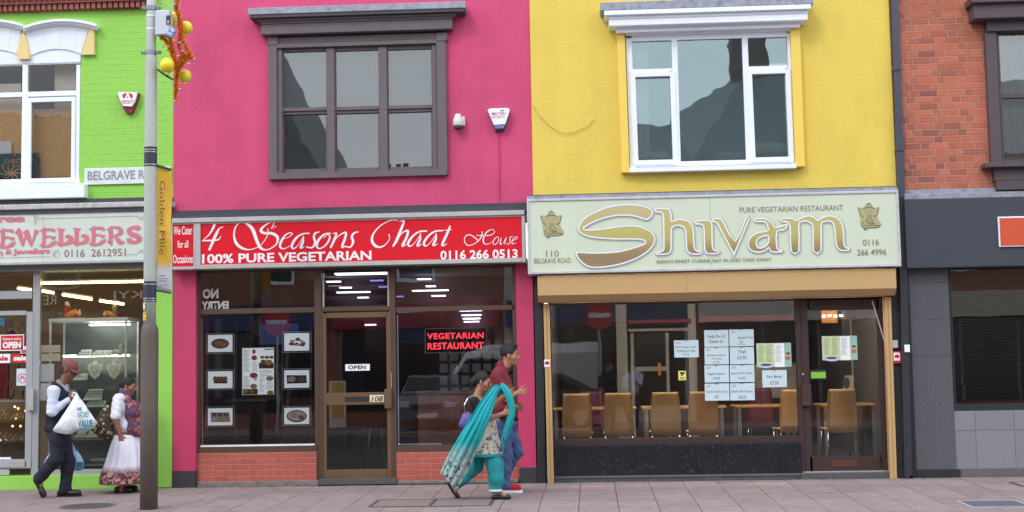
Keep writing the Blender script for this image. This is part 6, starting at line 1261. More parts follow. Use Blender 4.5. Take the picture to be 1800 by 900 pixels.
# ================================================================ ACROSS THE STREET (seen in the glass)
m_ob = mat('far_brick', (150, 104, 86), .9, var=.2, vs=5); m_os = mat('far_roof_slate', (128, 132, 134), .7, var=.25, vs=9)
def far_house(x0, x1, zE, zR, lab, roof='ridge', wallm=m_ob, chim=()):
    y0, y1 = -22.5, -31; t = thing('far_terrace_house', lab, 'building', ((x0+x1)/2, y0, -.09)); zt_ = zE
    MB().box(x0, x1-.01, y1, y0, -.09, zE).build('wall', wallm, t)
    r_ = MB(); 
    if roof == 'ridge':
        ym = (y0+y1)/2; r_.v += [(x0-.0, y0+.25, zE), (x1, y0+.25, zE), (x1, ym, zR), (x0, ym, zR), (x0, y1-.25, zE), (x1, y1-.25, zE)]; r_.add([(0, 3, 2, 1), (3, 4, 5, 2), (0, 4, 3), (1, 2, 5)], 0)
    elif roof == 'hip':
        ym = (y0+y1)/2; r_.v += [(x0-.02, y0+.25, zE), (x1, y0+.25, zE), (x1, ym, zR), (x0+2.2, ym, zR), (x0-.02, y1-.25, zE), (x1, y1-.25, zE), (x0-.3, ym, 9.5)]; r_.add([(0, 6, 3), (0, 3, 2, 1), (6, 4, 3), (3, 4, 5, 2), (0, 4, 6), (1, 2, 5)], 0)
    else:
        xm = (x0+x1)/2; r_.v += [(x0, y0+.2, zE), (xm, y0+.2, zR), (x1, y0+.2, zE), (x0, y1, zE), (xm, y1, zR), (x1, y1, zE)]; r_.add([(0, 1, 4, 3), (1, 2, 5, 4), (2, 1, 0), (3, 4, 5)], 0)
    ro = r_.build('roof', m_os, t)
    for (cx, cz) in chim:
        c = MB(); c.box(cx-.55, cx+.55, -27.2, -26.4, zE+1, cz, .02); co_ = c.build('chimney', mat('sooty_brick', (132, 118, 116), .9, var=.25, vs=6), t)
        for k in (-1, 0, 1): c = MB(); c.lathe((cx+k*.32, -26.8, cz), [(.13, 0), (.11, .5), (.13, .55)], 10); c.build('chimney_pot', m_terr, co_)
    n = max(1, int((x1-x0)/2.6))
    for k in range(n):
        cx = x0+(x1-x0)*(k+.5)/n; w_ = MB().box(cx-.55, cx+.55, y0-.05, y0+.05, 4.1, 5.9).build('window', m_wht, t); MB().box(cx-.47, cx+.47, y0+.05, y0+.06, 4.2, 5.8).build('window_glass', mat('far_glass', (50, 56, 66), .1), w_)
    MB().box(x0+.1, x1-.1, y0, y0+.25, 2.75, 3.5, .02).build('fascia', mat('far_fascia_%d' % (int(x0) % 4), ((190, 180, 160), (150, 40, 40), (60, 70, 110), (210, 206, 200))[int(x0) % 4], .6), t)
    f = MB().box(x0+.3, x1-.3, y0, y0+.06, .4, 2.7).build('shop_window', mat('far_shop_glass', (46, 46, 50), .15), t)
    for k in range(int((x1-x0)/1.6)): MB().box(x0+.3+k*1.6, x0+.38+k*1.6, y0+.06, y0+.1, .4, 2.7).build('shop_mullion', mat('far_mullion', (110, 108, 106), .6), t)
far_house(-24, -14, 7.4, 10.2, 'brick terrace house with slate roof across the street, leftmost'); far_house(-14, -7.6, 7.0, 13.0, 'gabled brick house across the street with a steep slate gable', 'gable')
far_house(-7.6, -2.5, 6.6, 7.3, 'low brick house across the street with chimney pots on a shallow roof', chim=((-6.2, 7.7),)); far_house(-2.5, 3.0, 7.2, 9.35, 'low pale rendered house across the street', wallm=mat('far_cream_render', (200, 190, 172), .8)); far_house(3.0, 8.6, 7.2, 10.9, 'tall brick house across the street with slate roof and big chimney', roof='hip', chim=((5.3, 13.2),)); far_house(8.6, 16, 7.4, 10.4, 'brick terrace house across the street, right of the big chimney'); far_house(16, 24, 7.4, 10.2, 'brick terrace house across the street, rightmost')
def no_entry(x, y, label):
    t = thing('no_entry_sign', label, 'road sign', (x, y, -.09), 'no entry signs across the street'); MB().tube([(x, y-.06, -.09), (x, y-.06, 3.2)], .04, 10).build('pole', m_alu, t)
    def dsc(r_, yy, m, nm): b = MB(); b.prism([(x+r_*math.cos(2*math.pi*k/32), 2.85+r_*math.sin(2*math.pi*k/32)) for k in range(32)], y-.01, y); o = b.build(nm, m, t); o.location.y += 0; return o
    b = MB(); b.prism([(x+.375*math.cos(2*math.pi*k/32), 2.85+.375*math.sin(2*math.pi*k/32)) for k in range(32)], y-.02, y); b.build('red_disc', m_sr, t); MB().box(x-.28, x+.28, y+.002, y+.006, 2.79, 2.91).build('white_bar', m_wht, t)
no_entry(.25, -18.6, 'round no entry sign behind the camera, reflected in the yellow restaurant'); no_entry(-8.3, -18.6, 'round no entry sign further left, reflected in the pink restaurant')
def car(x, y, L, col, label, van=False):
    t = thing('parked_van' if van else 'parked_car', label, 'van' if van else 'car', (x, y, -.12)); m = mat('car_paint_%d_%d_%d' % col, col, .25, .3, var=.02); z0 = -.12
    prof = [(-L/2, .35), (-L/2, .75), (-L/2+.1, .95), (-L/2+.9, 1.02), (-L/2+1.5, 1.45), (L/2-1.3, 1.48), (L/2-.5, 1.05), (L/2, .95), (L/2, .35)] if not van else [(-L/2, .35), (-L/2, .95), (-L/2+.5, 1.15), (-L/2+1.1, 2.1), (-L/2+1.6, 2.3), (L/2, 2.3), (L/2, .35)]
    secs = [(-.85, .9), (-.8, 1), (0, 1.02), (.8, 1), (.85, .9)]; b = MB(); n = len(prof)
    for dy, s in secs:
        for px, pz in prof: b.v.append((x+px, y+dy*(1 if pz < 1.1 else (.82 if not van else .96)), z0+pz*s if pz > .5 else z0+pz))
    for i in range(len(secs)-1): b.add([(i*n+k, i*n+(k+1) % n, (i+1)*n+(k+1) % n, (i+1)*n+k) for k in range(n)], 0)
    b.add([tuple(range(n))[::-1], tuple(range((len(secs)-1)*n, len(secs)*n))], 0); bo_ = b.build('body', m, t)
    gm2 = mat('car_glass', (24, 26, 32), .05)
    wl = [(-L/2+1.15, 1.08), (-L/2+1.6, 1.38), (-.1, 1.4), (-.1, 1.08)], [(0, 1.08), (0, 1.4), (L/2-1.4, 1.38), (L/2-.8, 1.08)]
    if van: wl = ([(-L/2+.7, 1.2), (-L/2+1.15, 1.95), (-L/2+2, 1.95), (-L/2+2, 1.2)],)
    for l in wl: MB().prism([(x+p[0], z0+p[1]) for p in l][::-1], y+.76 if not van else y+.84, y+.86 if not van else y+.87).build('side_window', gm2, t)
    for wx in (-L/2+.8, L/2-.8):
        w = MB(); w.tube([(x+wx, y+.72, z0+.32), (x+wx, y+.9, z0+.32)], .32, 20); wo = w.build('wheel', mat('tyre_rubber', (28, 28, 28), .9), t); r_ = MB(); r_.tube([(x+wx, y+.9, z0+.32), (x+wx, y+.91, z0+.32)], .19, 16); r_.build('rim', m_alu, wo)
    for sg in (-1, 1): MB().box(x-L/2-.02, x-L/2+.1, y+sg*.6-.14, y+sg*.6+.14, z0+.66, z0+.8, .02).build('headlight', mat('headlamp', (210, 214, 220), .1), t)
    MB().box(x-L/2-.015, x-L/2+.02, y-.35, y+.35, z0+.62, z0+.74, .005).build('grille', m_black, t); MB().box(x-L/2-.03, x-L/2, y-.26, y+.26, z0+.4, z0+.51, .003).build('number_plate', m_wht, t)
    w_ = MB(); s0, s1 = ((.98, 1.1), (1.42, 1.42)) if not van else ((.7, 1.33), (1.12, 2.05)); w_.quad((x-L/2+s0[0]-.02, y-.74, z0+s0[1]), (x-L/2+s0[0]-.02, y+.74, z0+s0[1]), (x-L/2+s1[0]-.02, y+.64, z0+s1[1]), (x-L/2+s1[0]-.02, y-.64, z0+s1[1])); w_.build('windscreen', gm2, t)
    return t
car(-4.3, -20.6, 4.2, (128, 132, 140), 'silver hatchback parked across the street, reflected in the right-hand pink window').rotation_euler = (0, 0, -math.pi/2); car(-1.2, -20.2, 3.4, (40, 42, 48), 'dark hatchback parked behind the camera, reflected in the yellow restaurant'); car(-2.2, -21.9, 4.8, (214, 214, 214), 'white van parked behind the dark hatchback', True)
# ================================================================ PEOPLE (smooth implicit bodies meshed with surface nets)
RS = [1.0]
class SDF:
    def __init__(s, pts, pad=.3, h=.008):
        P = np.array([tuple(p) for p in pts]); s.lo = P.min(0)-pad; s.h = h; s.n = np.ceil((P.max(0)+pad-s.lo)/h).astype(int)+1
        s.D = np.full(tuple(s.n), 9., np.float32)
    def sub(s, lo, hi):
        a = np.maximum(((lo-s.lo)/s.h).astype(int)-1, 0); b = np.minimum(((hi-s.lo)/s.h).astype(int)+3, s.n)
        if (b <= a).any(): return None
        sl = tuple(slice(i, j) for i, j in zip(a, b)); g = np.meshgrid(*[s.lo[i]+s.h*np.arange(a[i], b[i]) for i in range(3)], indexing='ij', sparse=True)
        return sl, g
    def mix(s, sl, d, k, op='u'):
        A = s.D[sl]
        if op == 'u': 
            if k > 0: hh = np.maximum(k-np.abs(A-d), 0)/k; s.D[sl] = np.minimum(A, d)-hh*hh*k*.25
            else: s.D[sl] = np.minimum(A, d)
        else: s.D[sl] = np.maximum(A, -d)
    def cap(s, a, b, ra, rb=None, k=.03, op='u', sq=None):
        rb = ra if rb is None else rb; ra, rb, k = ra*RS[0], rb*RS[0], k*RS[0]; a = np.array(tuple(a), float); b = np.array(tuple(b), float); m = max(ra, rb)+k+s.h*2
        r = s.sub(np.minimum(a, b)-m, np.maximum(a, b)+m)
        if r is None: return s
        sl, g = r; ab = b-a; L2 = ab@ab+1e-12; p = [g[i]-a[i] for i in range(3)]; t = np.clip((p[0]*ab[0]+p[1]*ab[1]+p[2]*ab[2])/L2, 0, 1)
        q = [(p[i]-t*ab[i]) for i in range(3)]; d = np.sqrt(q[0]**2+q[1]**2+q[2]**2)-(ra+(rb-ra)*t); s.mix(sl, d.astype(np.float32), k, op); return s
    def chain(s, pts, k=.03):
        for (a, ra), (b, rb) in zip(pts, pts[1:]): s.cap(a, b, ra, rb, k)
        return s
    def ell(s, c, r, ax=None, k=.03, op='u'):
        r = tuple(q*RS[0] for q in r); k *= RS[0]; c = np.array(tuple(c), float); ax = np.eye(3) if ax is None else np.array([tuple(v) for v in ax]); m = max(r)+k+s.h*2; q_ = s.sub(c-m, c+m)
        if q_ is None: return s
        sl, g = q_; p = [g[i]-c[i] for i in range(3)]; u = [(p[0]*a[0]+p[1]*a[1]+p[2]*a[2]) for a in ax]
        k0 = np.sqrt(sum((u[i]/r[i])**2 for i in range(3))); k1 = np.sqrt(sum((u[i]/r[i]**2)**2 for i in range(3)))+1e-9
        d = k0*(k0-1)/k1; s.mix(sl, d.astype(np.float32), k, op); return s
    def wob(s, amp, fr, seed=0, st=(1, 1, 1)):
        rg = np.random.RandomState(seed); g = np.meshgrid(*[s.lo[i]+s.h*np.arange(s.n[i]) for i in range(3)], indexing='ij', sparse=True); d = 0
        for i in range(4):
            w = rg.randn(3)*fr*np.array(st); d = d+np.sin(w[0]*g[0]+w[1]*g[1]+w[2]*g[2]+rg.rand()*6.28)
        s.D += (amp*.3*d).astype(np.float32); return s
    def cut(s, f):
        g = np.meshgrid(*[s.lo[i]+s.h*np.arange(s.n[i]) for i in range(3)], indexing='ij', sparse=True); s.D = np.maximum(s.D, f(*g).astype(np.float32)); return s
    def mesh(s, name, m, parent, smooth=1):
        D = s.D; S = D < 0; n = D.shape; c = [slice(0, -1), slice(1, None)]
        cnt = np.zeros((n[0]-1, n[1]-1, n[2]-1), np.int8)
        for i in (0, 1):
            for j in (0, 1):
                for k in (0, 1): cnt += S[c[i], c[j], c[k]]
        act = (cnt > 0) & (cnt < 8); idx = np.argwhere(act); vid = np.full(act.shape, -1, np.int64); vid[act] = np.arange(len(idx))
        acc = np.zeros((len(idx), 3)); w = np.zeros(len(idx)); X, Y, Z = idx.T
        for ax in range(3):
            o = [a for a in range(3) if a != ax]
            for i in (0, 1):
                for j in (0, 1):
                    q0 = [X.copy(), Y.copy(), Z.copy()]; q0[o[0]] = q0[o[0]]+i; q0[o[1]] = q0[o[1]]+j; q1 = [a.copy() for a in q0]; q1[ax] += 1
                    d0, d1 = D[tuple(q0)], D[tuple(q1)]; cr_ = (d0 < 0) != (d1 < 0); t = np.where(cr_, d0/(d0-d1+1e-12), 0)
                    P = np.stack(q0, 1).astype(float); P[:, ax] += t; acc[cr_] += P[cr_]; w += cr_
        V = acc/np.maximum(w, 1)[:, None]; F = []
        for ax in range(3):
            o = [(ax+1) % 3, (ax+2) % 3]; sl0 = [slice(1, -1)]*3; sl1 = [slice(1, -1)]*3; sl0[ax] = slice(0, -1); sl1[ax] = slice(1, None)
            A, B = S[tuple(sl0)], S[tuple(sl1)]; ch = np.argwhere(A != B); off = np.ones(3, int); off[ax] = 0; e = ch+off; inside = A[tuple(ch.T)]
            q = []
            for (i, j) in ((-1, -1), (0, -1), (0, 0), (-1, 0)):
                p = e.copy(); p[:, o[0]] += i; p[:, o[1]] += j; q.append(vid[tuple(p.T)])
            q = np.stack(q, 1); q[~inside] = q[~inside][:, ::-1]; F.append(q[(q >= 0).all(1)])
        F = np.concatenate(F); V = V*s.h+s.lo
        for _ in range(smooth):
            a = np.zeros_like(V); ww = np.zeros(len(V))
            for i in range(4):
                for j in ((i+1) % 4, (i+3) % 4): np.add.at(a, F[:, i], V[F[:, j]]); np.add.at(ww, F[:, i], 1)
            V = V*.5+.5*a/np.maximum(ww, 1)[:, None]
        me = bpy.data.meshes.new(name); me.vertices.add(len(V)); me.vertices.foreach_set('co', V.ravel()); me.loops.add(len(F)*4); me.loops.foreach_set('vertex_index', F.ravel().astype(np.int32))
        me.polygons.add(len(F)); me.polygons.foreach_set('loop_start', np.arange(0, len(F)*4, 4, dtype=np.int32)); me.polygons.foreach_set('loop_total', np.full(len(F), 4, np.int32)); me.update(calc_edges=True)
        me.polygons.foreach_set('use_smooth', [True]*len(F)); me.materials.append(m); return link(name, me, parent)
def vec(*a): return Vector(a)
def headframe(yaw, pitch):    # yaw 0 = facing +X ; pitch down positive
    f = vec(math.cos(yaw)*math.cos(pitch), math.sin(yaw)*math.cos(pitch), -math.sin(pitch)); s = vec(-math.sin(yaw), math.cos(yaw), 0); return f, s, f.cross(s)
def head(S, c, fr, k=1.0):
    f, s, t = fr; A = (f, s, t); g = lambda a, b, d: c+f*a*k+s*b*k+t*d*k
    S.ell(g(-.012, 0, .03), (.1*k, .078*k, .092*k), A, .02); S.ell(g(.025, 0, -.035), (.068*k, .06*k, .085*k), A, .03); S.ell(g(.062, 0, -.092), (.026*k, .03*k, .022*k), A, .025)
    S.cap(g(.088, 0, .022), g(.112, 0, -.022), .009*k, .013*k, .012); S.cap(g(.1, .01, -.026), g(.1, -.01, -.026), .011*k, .011*k, .008)
    S.cap(g(.08, .03, .03), g(.088, 0, .03), .012*k, .013*k, .015); S.cap(g(.08, -.03, .03), g(.088, 0, .03), .012*k, .013*k, .015)
    S.cap(g(.088, .016, -.053), g(.088, -.016, -.053), .0095*k, None, .008); S.cap(g(.084, .014, -.066), g(.084, -.014, -.066), .0095*k, None, .008)
    for q in (-1, 1): S.ell(g(.088, q*.03, .008), (.012*k, .014*k, .009*k), A, .006, 's'); S.ell(g(-.005, q*.08, -.008), (.02*k, .009*k, .034*k), A, .006); S.ell(g(.05, q*.045, -.025), (.03*k, .02*k, .03*k), A, .02)
def face_bits(par, c, fr, k=1.0, brow=(26, 20, 18)):
    f, s, t = fr; g = lambda a, b, d: c+f*a*k+s*b*k+t*d*k
    b = MB(); 
    for q in (-1, 1): b.ball(g(.074, q*.03, .008), .0118*k, 10)
    b.build('eyes', mat('eye_white', (168, 156, 150), .3), par, True); b = MB()
    for q in (-1, 1): b.ball(g(.0815, q*.03, .008), .0068*k, 8)
    b.build('irises', mat('dark_iris', (34, 22, 18), .2), par, True); b = MB()
    for q in (-1, 1): b.tube([g(.096, q*.012, .03), g(.094, q*.03, .037), g(.078, q*.052, .031)], [.003*k, .0042*k, .002*k], 6)
    b.build('eyebrows', mat('brow_hair', brow, .9), par, True)
    b = MB(); b.tube([g(.092, -.022, -.0595), g(.0985, 0, -.0585), g(.092, .022, -.0595)], [.002*k, .0042*k, .002*k], 6); b.build('lips', mat('lip_colour', (132, 72, 66), .5), par, True)
def hand(S, w, d, side, nrm, curl=.5, k=1.0, spread=.06, curls=None):
    """w wrist, d towards fingers, side towards the thumb, nrm the way the palm faces"""
    d = d.normalized(); side = (side-d*side.dot(d)).normalized(); nrm = d.cross(side) if nrm is None else (nrm-d*nrm.dot(d)-side*nrm.dot(side)).normalized()
    base = []
    for i in range(4):
        o = side*(.030-.0195*i)*k; p = w+d*(.088-.004*abs(i-1))*k+o; S.cap(w+side*(.016-.011*i)*k+d*.008*k, p, .0145*k, .0115*k, .012); base.append(p)
    for i, L in enumerate((.072, .08, .074, .058)):
        p = base[i]; cu = (curls[i] if curls else curl*(1+.12*i)); a = 0; rr = (.0092, .0095, .009, .008)[i]*k; dd = (d+side*(spread*(1.5-i))).normalized()
        for j, fr_ in enumerate((.45, .3, .25)):
            a += cu*(.75, 1.0, .7)[j]; v = dd*math.cos(a)+nrm*math.sin(a); q = p+v*L*fr_*k; S.cap(p, q, rr*(1-.07*j), rr*(1-.07*(j+1)), .003); p = q
    p = w+d*.022*k+side*.02*k; v = (side*.8+d*.75+nrm*.3).normalized()
    for j, L in enumerate((.042, .034, .028)):
        q = p+v*L*k; S.cap(p, q, (.0135, .0108, .0098)[j]*k, (.0112, .01, .0086)[j]*k, .006); p = q; v = (v+d*.35+nrm*.3*curl-side*.15).normalized()
def ribbon(name, m, parent, sections, nu=10, nv=40, fold=.012, nf=7, thick=.003, seed=0):
    """cloth sheet lofted through sections (each a list of 3D points)"""
    secs = [catmull([tuple(p) for p in s_], 8) for s_ in sections]; L = min(len(s_) for s_ in secs); secs = [s_[:L] for s_ in secs]
    cols_ = []
    for j in range(L): cols_.append(catmull([s_[j] for s_ in secs], nu))
    G = np.array(cols_); a, b_ = G.shape[:2]; T1 = np.gradient(G, axis=0); T2 = np.gradient(G, axis=1); N = np.cross(T1, T2); N /= np.linalg.norm(N, axis=2, keepdims=True)+1e-9
    tt = np.linspace(0, 1, a)[:, None]; ss = np.linspace(0, 1, b_)[None, :]
    w = np.sin(tt*nf*2*np.pi+seed+.9*np.sin(ss*3+seed))*.7+.35*np.sin(tt*nf*4.3*np.pi+ss*4+seed*2); G = G+N*(w*fold*(.5+.5*np.sin(ss*2.2+.5)))[..., None]
    mb = MB(); mb.v = [tuple(p) for p in G.reshape(-1, 3)]; mb.add([(i*b_+j, i*b_+j+1, (i+1)*b_+j+1, (i+1)*b_+j) for i in range(a-1) for j in range(b_-1)], 0); o = mb.build(name, m, parent, True)
    md = o.modifiers.new('thick', 'SOLIDIFY'); md.thickness = thick; return o
def shoe(S, heel, toe, up, w=.038, h_=.035):
    """heel and toe are points on the sole line"""
    d = (toe-heel).normalized(); S.cap(heel+d*.03+up*.03, heel+d*.06+up*.05, .034, .036, .02); S.cap(heel+d*.03+up*h_, toe-d*.05+up*.03, .036, w, .02); S.cap(toe-d*.09+up*.028-vec(0, .012, 0), toe-d*.045+up*.024, .03, .03, .02); S.cap(toe-d*.09+up*.028+vec(0, .012, 0), toe-d*.05+up*.024, .03, .028, .02)
def sole(name, m, parent, heel, toe, up, w=.042, t=.012):
    d = (toe-heel).normalized(); s = d.cross(up).normalized(); b = MB(); L = (toe-heel).length; pr_ = []
    for q, ww in ((0, .02), (.03, .034), (.1, .034), (.6, .038), (.8, .04), (.93, .03), (1, .012)): pr_.append((q*L, ww*w/.04))
    ring = [heel+d*a+s*b_ for a, b_ in pr_]+[heel+d*a-s*b_ for a, b_ in pr_[::-1]]; n = len(ring); b.v += [tuple(p) for p in ring]+[tuple(p+up*t) for p in ring]; b.add([(i, (i+1) % n, (i+1) % n+n, i+n) for i in range(n)], 0); b.add([tuple(range(n))[::-1], tuple(range(n, 2*n))], 0); return b.build(name, m, parent)
skin_d = mat('brown_skin', (126, 84, 66), .5, var=.06, vs=30); skin_m = mat('tan_skin', (168, 118, 92), .5, var=.05, vs=30); skin_w = mat('warm_brown_skin', (150, 104, 84), .5, var=.05, vs=30)
m_hair = mat('black_hair', (24, 20, 22), .45, var=.3, vs=60, bump=.6, bs=160); m_navy = mat('navy_wool', (28, 30, 46), .9, var=.1, bump=.2, bs=200); m_trn = mat('navy_trouser_cloth', (30, 32, 48), .85, var=.12, vs=6)
m_shirt = mat('pale_blue_shirt', (206, 212, 232), .8, var=.04); m_bl = mat('black_leather', (26, 24, 26), .35)
# ---------------- man in the cap
RS[0] = .95
def J_(Yp): return lambda u, v, dy=0: at(u, v, Yp+dy)
YA = gnd(122, 874).y; J = J_(YA); hd = headframe(R(-8), R(28)); pa = thing('person', 'man in brown cap, navy sleeveless jumper and trousers carrying white bags', 'person', (J(115, 870).x, YA, gz(YA)))
C = J(121, 651); knR, anR = J(99, 806, -.1), J(68, 842, -.1); knL, anL = J(119.5, 812, .08), J(114, 862, .08); hpR, hpL = J(104, 768, -.09), J(107, 768, .09)
shR, elR, wrR = J(94, 688, -.19), J(91, 724, -.23), J(121, 702, -.13); shL, elL, wrL = J(106, 688, .19), J(106, 725, .24), J(118, 758, .27)
S = SDF([C, anR, anL, elR, elL, J(60, 870), J(142, 872)], .2, .0065)
head(S, C, hd, .98); S.cap(J(108, 680), C-hd[0]*.02-vec(0, 0, .06), .062, .055, .03)
S.ell(J(105, 700), (.13, .18, .17), None, .05); S.ell(J(104, 735), (.13, .16, .18), None, .06); S.ell(J(104, 765), (.13, .16, .12), None, .05)
for h_, k_, a_ in ((hpR, knR, anR), (hpL, knL, anL)): S.chain([(h_, .085), (k_, .055)]); S.chain([(k_, .055), (a_, .038)])
S.chain([(shR, .055), (elR, .042), (wrR, .028)]); S.chain([(shL, .055), (elL, .042), (wrL, .028)])
S.cap(anR, J(74, 868, -.1), .04, .03); S.cap(anL, J(132, 871, .08), .04, .03)
hand(S, wrR, vec(.6, -.1, .75), vec(-.5, .3, .6), vec(.7, .6, -.2), .55, .95, curls=(.35, .8, .95, 1.0)); hand(S, wrL, vec(.1, 0, -1), vec(1, 0, 0), vec(0, -1, 0), .9)
S.mesh('body', skin_d, pa); face_bits(pa, C, hd, .98)
V_ = SDF([J(80, 680), J(130, 775)], .3, .008); V_.ell(J(105.5, 702), (.155, .205, .16), None, .05); V_.ell(J(104, 728), (.17, .2, .17), None, .05); V_.ell(J(103, 752), (.165, .19, .12), None, .05); V_.cap(J(97, 684, -.13), J(97, 684, .13), .075, None, .05); zc_ = J(100, 759).z; V_.wob(.008, 26, 3); V_.cut(lambda x, y, z: (zc_-z)+0*x+0*y); V_.mesh('jumper', m_navy, pa)
T_ = SDF([hpR, knR, anR, knL, anL], .2, .008)
for h_, k_, a_, sg in ((hpR, knR, anR, -1), (hpL, knL, anL, 1)):
    T_.chain([(h_, .115), (k_, .085)], .04); T_.chain([(k_, .084), (a_, .072)], .03)
T_.ell(J(104, 764), (.15, .17, .11), None, .04); T_.wob(.009, 34, 5, (1, 1, .6)); T_.mesh('trousers', m_trn, pa)
A2 = SDF([shR, elR, wrR, shL, elL, wrL], .15, .007); A2.cap(shR, elR, .073, .058, .03); A2.cap(elR, wrR-(wrR-elR)*.06, .055, .038, .03); A2.cap(shL, elL, .07, .055, .03); A2.cap(elL, wrL, .052, .036, .03); A2.cap(J(100, 686, -.08), shR, .07, .07, .03); A2.wob(.006, 26, 2, (1, 1, 1.6)); A2.mesh('shirt_sleeves', m_shirt, pa)
K_ = SDF([J(108, 670), J(124, 690)], .15, .006); K_.cap(J(106, 674, -.04), J(118, 687, -.05), .026, .02, .02); K_.cap(J(106, 674, .04), J(118, 687, .05), .026, .02, .02); K_.cap(J(103, 671, -.04), J(103, 671, .04), .03, None, .02); K_.cap(J(118, 678, -.02), J(121, 690, -.02), .02, .02, .02); K_.mesh('shirt_collar', mat('grey_collar', (150, 142, 150), .8), pa)
f, s, t = hd; g = lambda a, b, d: C+f*a+s*b+t*d
Cp = SDF([C], .25, .006); Cp.ell(g(-.012, 0, .055), (.112, .09, .088), hd, .01); cpc = g(0, 0, .045); Cp.cut(lambda x, y, z: -((x-cpc.x)*t.x+(y-cpc.y)*t.y+(z-cpc.z)*t.z)); Cp.mesh('cap_crown', mat('brown_cap', (124, 72, 66), .8, var=.08), pa)
b = MB(); n = 14; hrd = []
for i in range(n+1):
    a = -1+2*i/n; 
    for r_, dz in ((0, .052), (.5, .05-.012*abs(a)), (1, .036-.02*a*a)): 
        p = g(.085*math.cos(a*1.15)+.075*r_*math.cos(a*.9), .082*math.sin(a*1.15)*(1-.0*r_), dz); b.v.append(tuple(p))
b.add([(3*i+j, 3*i+j+1, 3*i+j+4, 3*i+j+3) for i in range(n) for j in (0, 1)], 0); bo = b.build('cap_peak', mat('brown_cap', (124, 72, 66)), pa, True); md = bo.modifiers.new('t', 'SOLIDIFY'); md.thickness = .006
b = MB(); 
for q in (-1, 1): b.ball(g(.093, q*.032, .008), .021, 10, .5, 1.1, .8)
b.tube([g(.1, -.06, .016), g(.11, 0, .018), g(.1, .06, .016)], .003, 5); b.tube([g(.098, -.06, .014), g(.04, -.08, .012), g(-.01, -.085, .008)], .0035, 5); b.tube([g(.098, .06, .014), g(.04, .08, .012), g(-.01, .085, .008)], .0035, 5); b.build('sunglasses', m_bl, pa, True)
Hr = SDF([C], .2, .007); Hr.ell(g(-.035, 0, -.005), (.078, .081, .07), hd, .01); hp_ = g(.005, 0, 0); Hr.cut(lambda x, y, z: ((x-hp_.x)*f.x+(y-hp_.y)*f.y+(z-hp_.z)*f.z)); Hr.mesh('hair', mat('grey_black_hair', (46, 42, 44), .7, bump=.5, bs=160), pa)
h1 = SDF([anR, anL], .3, .006); upR = vec(.82, 0, .57).normalized(); heR, toR = J(58, 843, -.1), J(76, 877.5, -.1); upR = vec(heR.z-toR.z, 0, toR.x-heR.x).normalized(); shoe(h1, heR, toR, upR, .04); h1.cap(anR, heR+upR*.06+(toR-heR).normalized()*.05, .05, .045); h1.mesh('shoe', m_bl, pa)
h1 = SDF([anL], .35, .006); heL, toL = J(101, 877, .08), J(144, 876, .08); heL.z = gz(heL.y)+.012; toL.z = heL.z; shoe(h1, heL, toL, vec(0, 0, 1), .042); h1.mesh('shoe', m_bl, pa)
sole('shoe_sole', m_bl, pa, heL-vec(0, 0, .011), toL-vec(0, 0, .011), vec(0, 0, 1), .044, .016)
# bags
m_poly = mat('white_polythene', (226, 230, 238), .35, var=.05, vs=6, bump=.5, bs=22); m_tlp = mat('teal_print', (54, 128, 132), .5)
def bag(name, outline, Y0, thick, m, label, handle=None, grp=None, amp=.02, ny=9):
    """soft bag: photo outline inflated about its plane"""
    P = [at(u, v, Y0) for u, v in outline]; xs = [p.x for p in P]; zs = [p.z for p in P]; c = vec(sum(xs)/len(P), Y0, sum(zs)/len(P)); b = MB(); n = len(P)*4
    ring = catmull([tuple(p) for p in P], 4, True); t = thing(name, label, 'bag', tuple(c), grp); m_ = len(ring)
    for sgn in (-1, 1):
        for k in range(7):
            w = k/6
            for i, p in enumerate(ring):
                q = c+(vec(*p)-c)*(1-w*.999); hgt = math.sqrt(max(1-(1-w)**2.2, 0))*thick; up_ = min(max((q.z-min(zs))/(max(zs)-min(zs)), 0), 1); hgt *= (1-.75*up_**1.5)
                q.y += sgn*hgt*(1+.25*mnoise.noise(vec(q.x*9, sgn*3, q.z*9))); wr = mnoise.noise(vec(q.x*26, sgn*5, q.z*14))*amp*(.3+w*.4); q.y += wr; b.v.append(tuple(q))
    for sg in (0, 1):
        o = sg*7*m_; b.add([(o+k*m_+i, o+k*m_+(i+1) % m_, o+(k+1)*m_+(i+1) % m_, o+(k+1)*m_+i)[::(1 if sg else -1)] for k in range(6) for i in range(m_)], 0)
    b.add([(i, (i+1) % m_, 7*m_+(i+1) % m_, 7*m_+i) for i in range(m_)], 0)
    b.build('bag_body', m, t, True)
    if handle: MB().tube([at(*h_, Y0) for h_ in handle], .012, 6).build('handle', m, t, True)
    return t
YB_ = YA-.24
b1 = bag('carrier_bag', [(134, 690), (130, 698), (118, 718), (100, 745), (93, 757), (108, 762), (124, 763), (134, 758), (155, 758), (171, 744), (166, 736), (150, 712), (139, 697)], YB_, .1, m_poly, 'large white carrier bag with teal VALUE print held up by the man', [(134, 692), (129, 690), (127, 694), (131, 700)])
tx = text('VALUE', 137, 738, 163, 751, YB_-.118, m_tlp, b1, bold=.05); tx2 = text('NATURES', 136.5, 724, 156, 734, YB_-.112, m_tlp, b1, bold=.03); text('BE', 136, 716, 144, 722, YB_-.095, m_tlp, b1, bold=.05)
MB().pb(138, 753, 160, 756.5, YB_-.112, YB_-.108).build('teal_band', m_tlp, b1)
b2 = bag('carrier_bag', [(112, 764), (100, 785), (84, 800), (76, 822), (92, 815), (118, 822), (136, 828), (148, 822), (144, 804), (134, 790), (120, 770)], YA+.24, .07, mat('blue_white_polythene', (150, 190, 222), .35, var=.1, vs=4), 'second carrier bag, blue and white, hanging behind the man\'s legs', [(113, 772), (117, 760), (120, 772)])
MB().pb(135, 812, 146, 822, YA+.15, YA+.155).build('teal_band', m_tlp, b2)
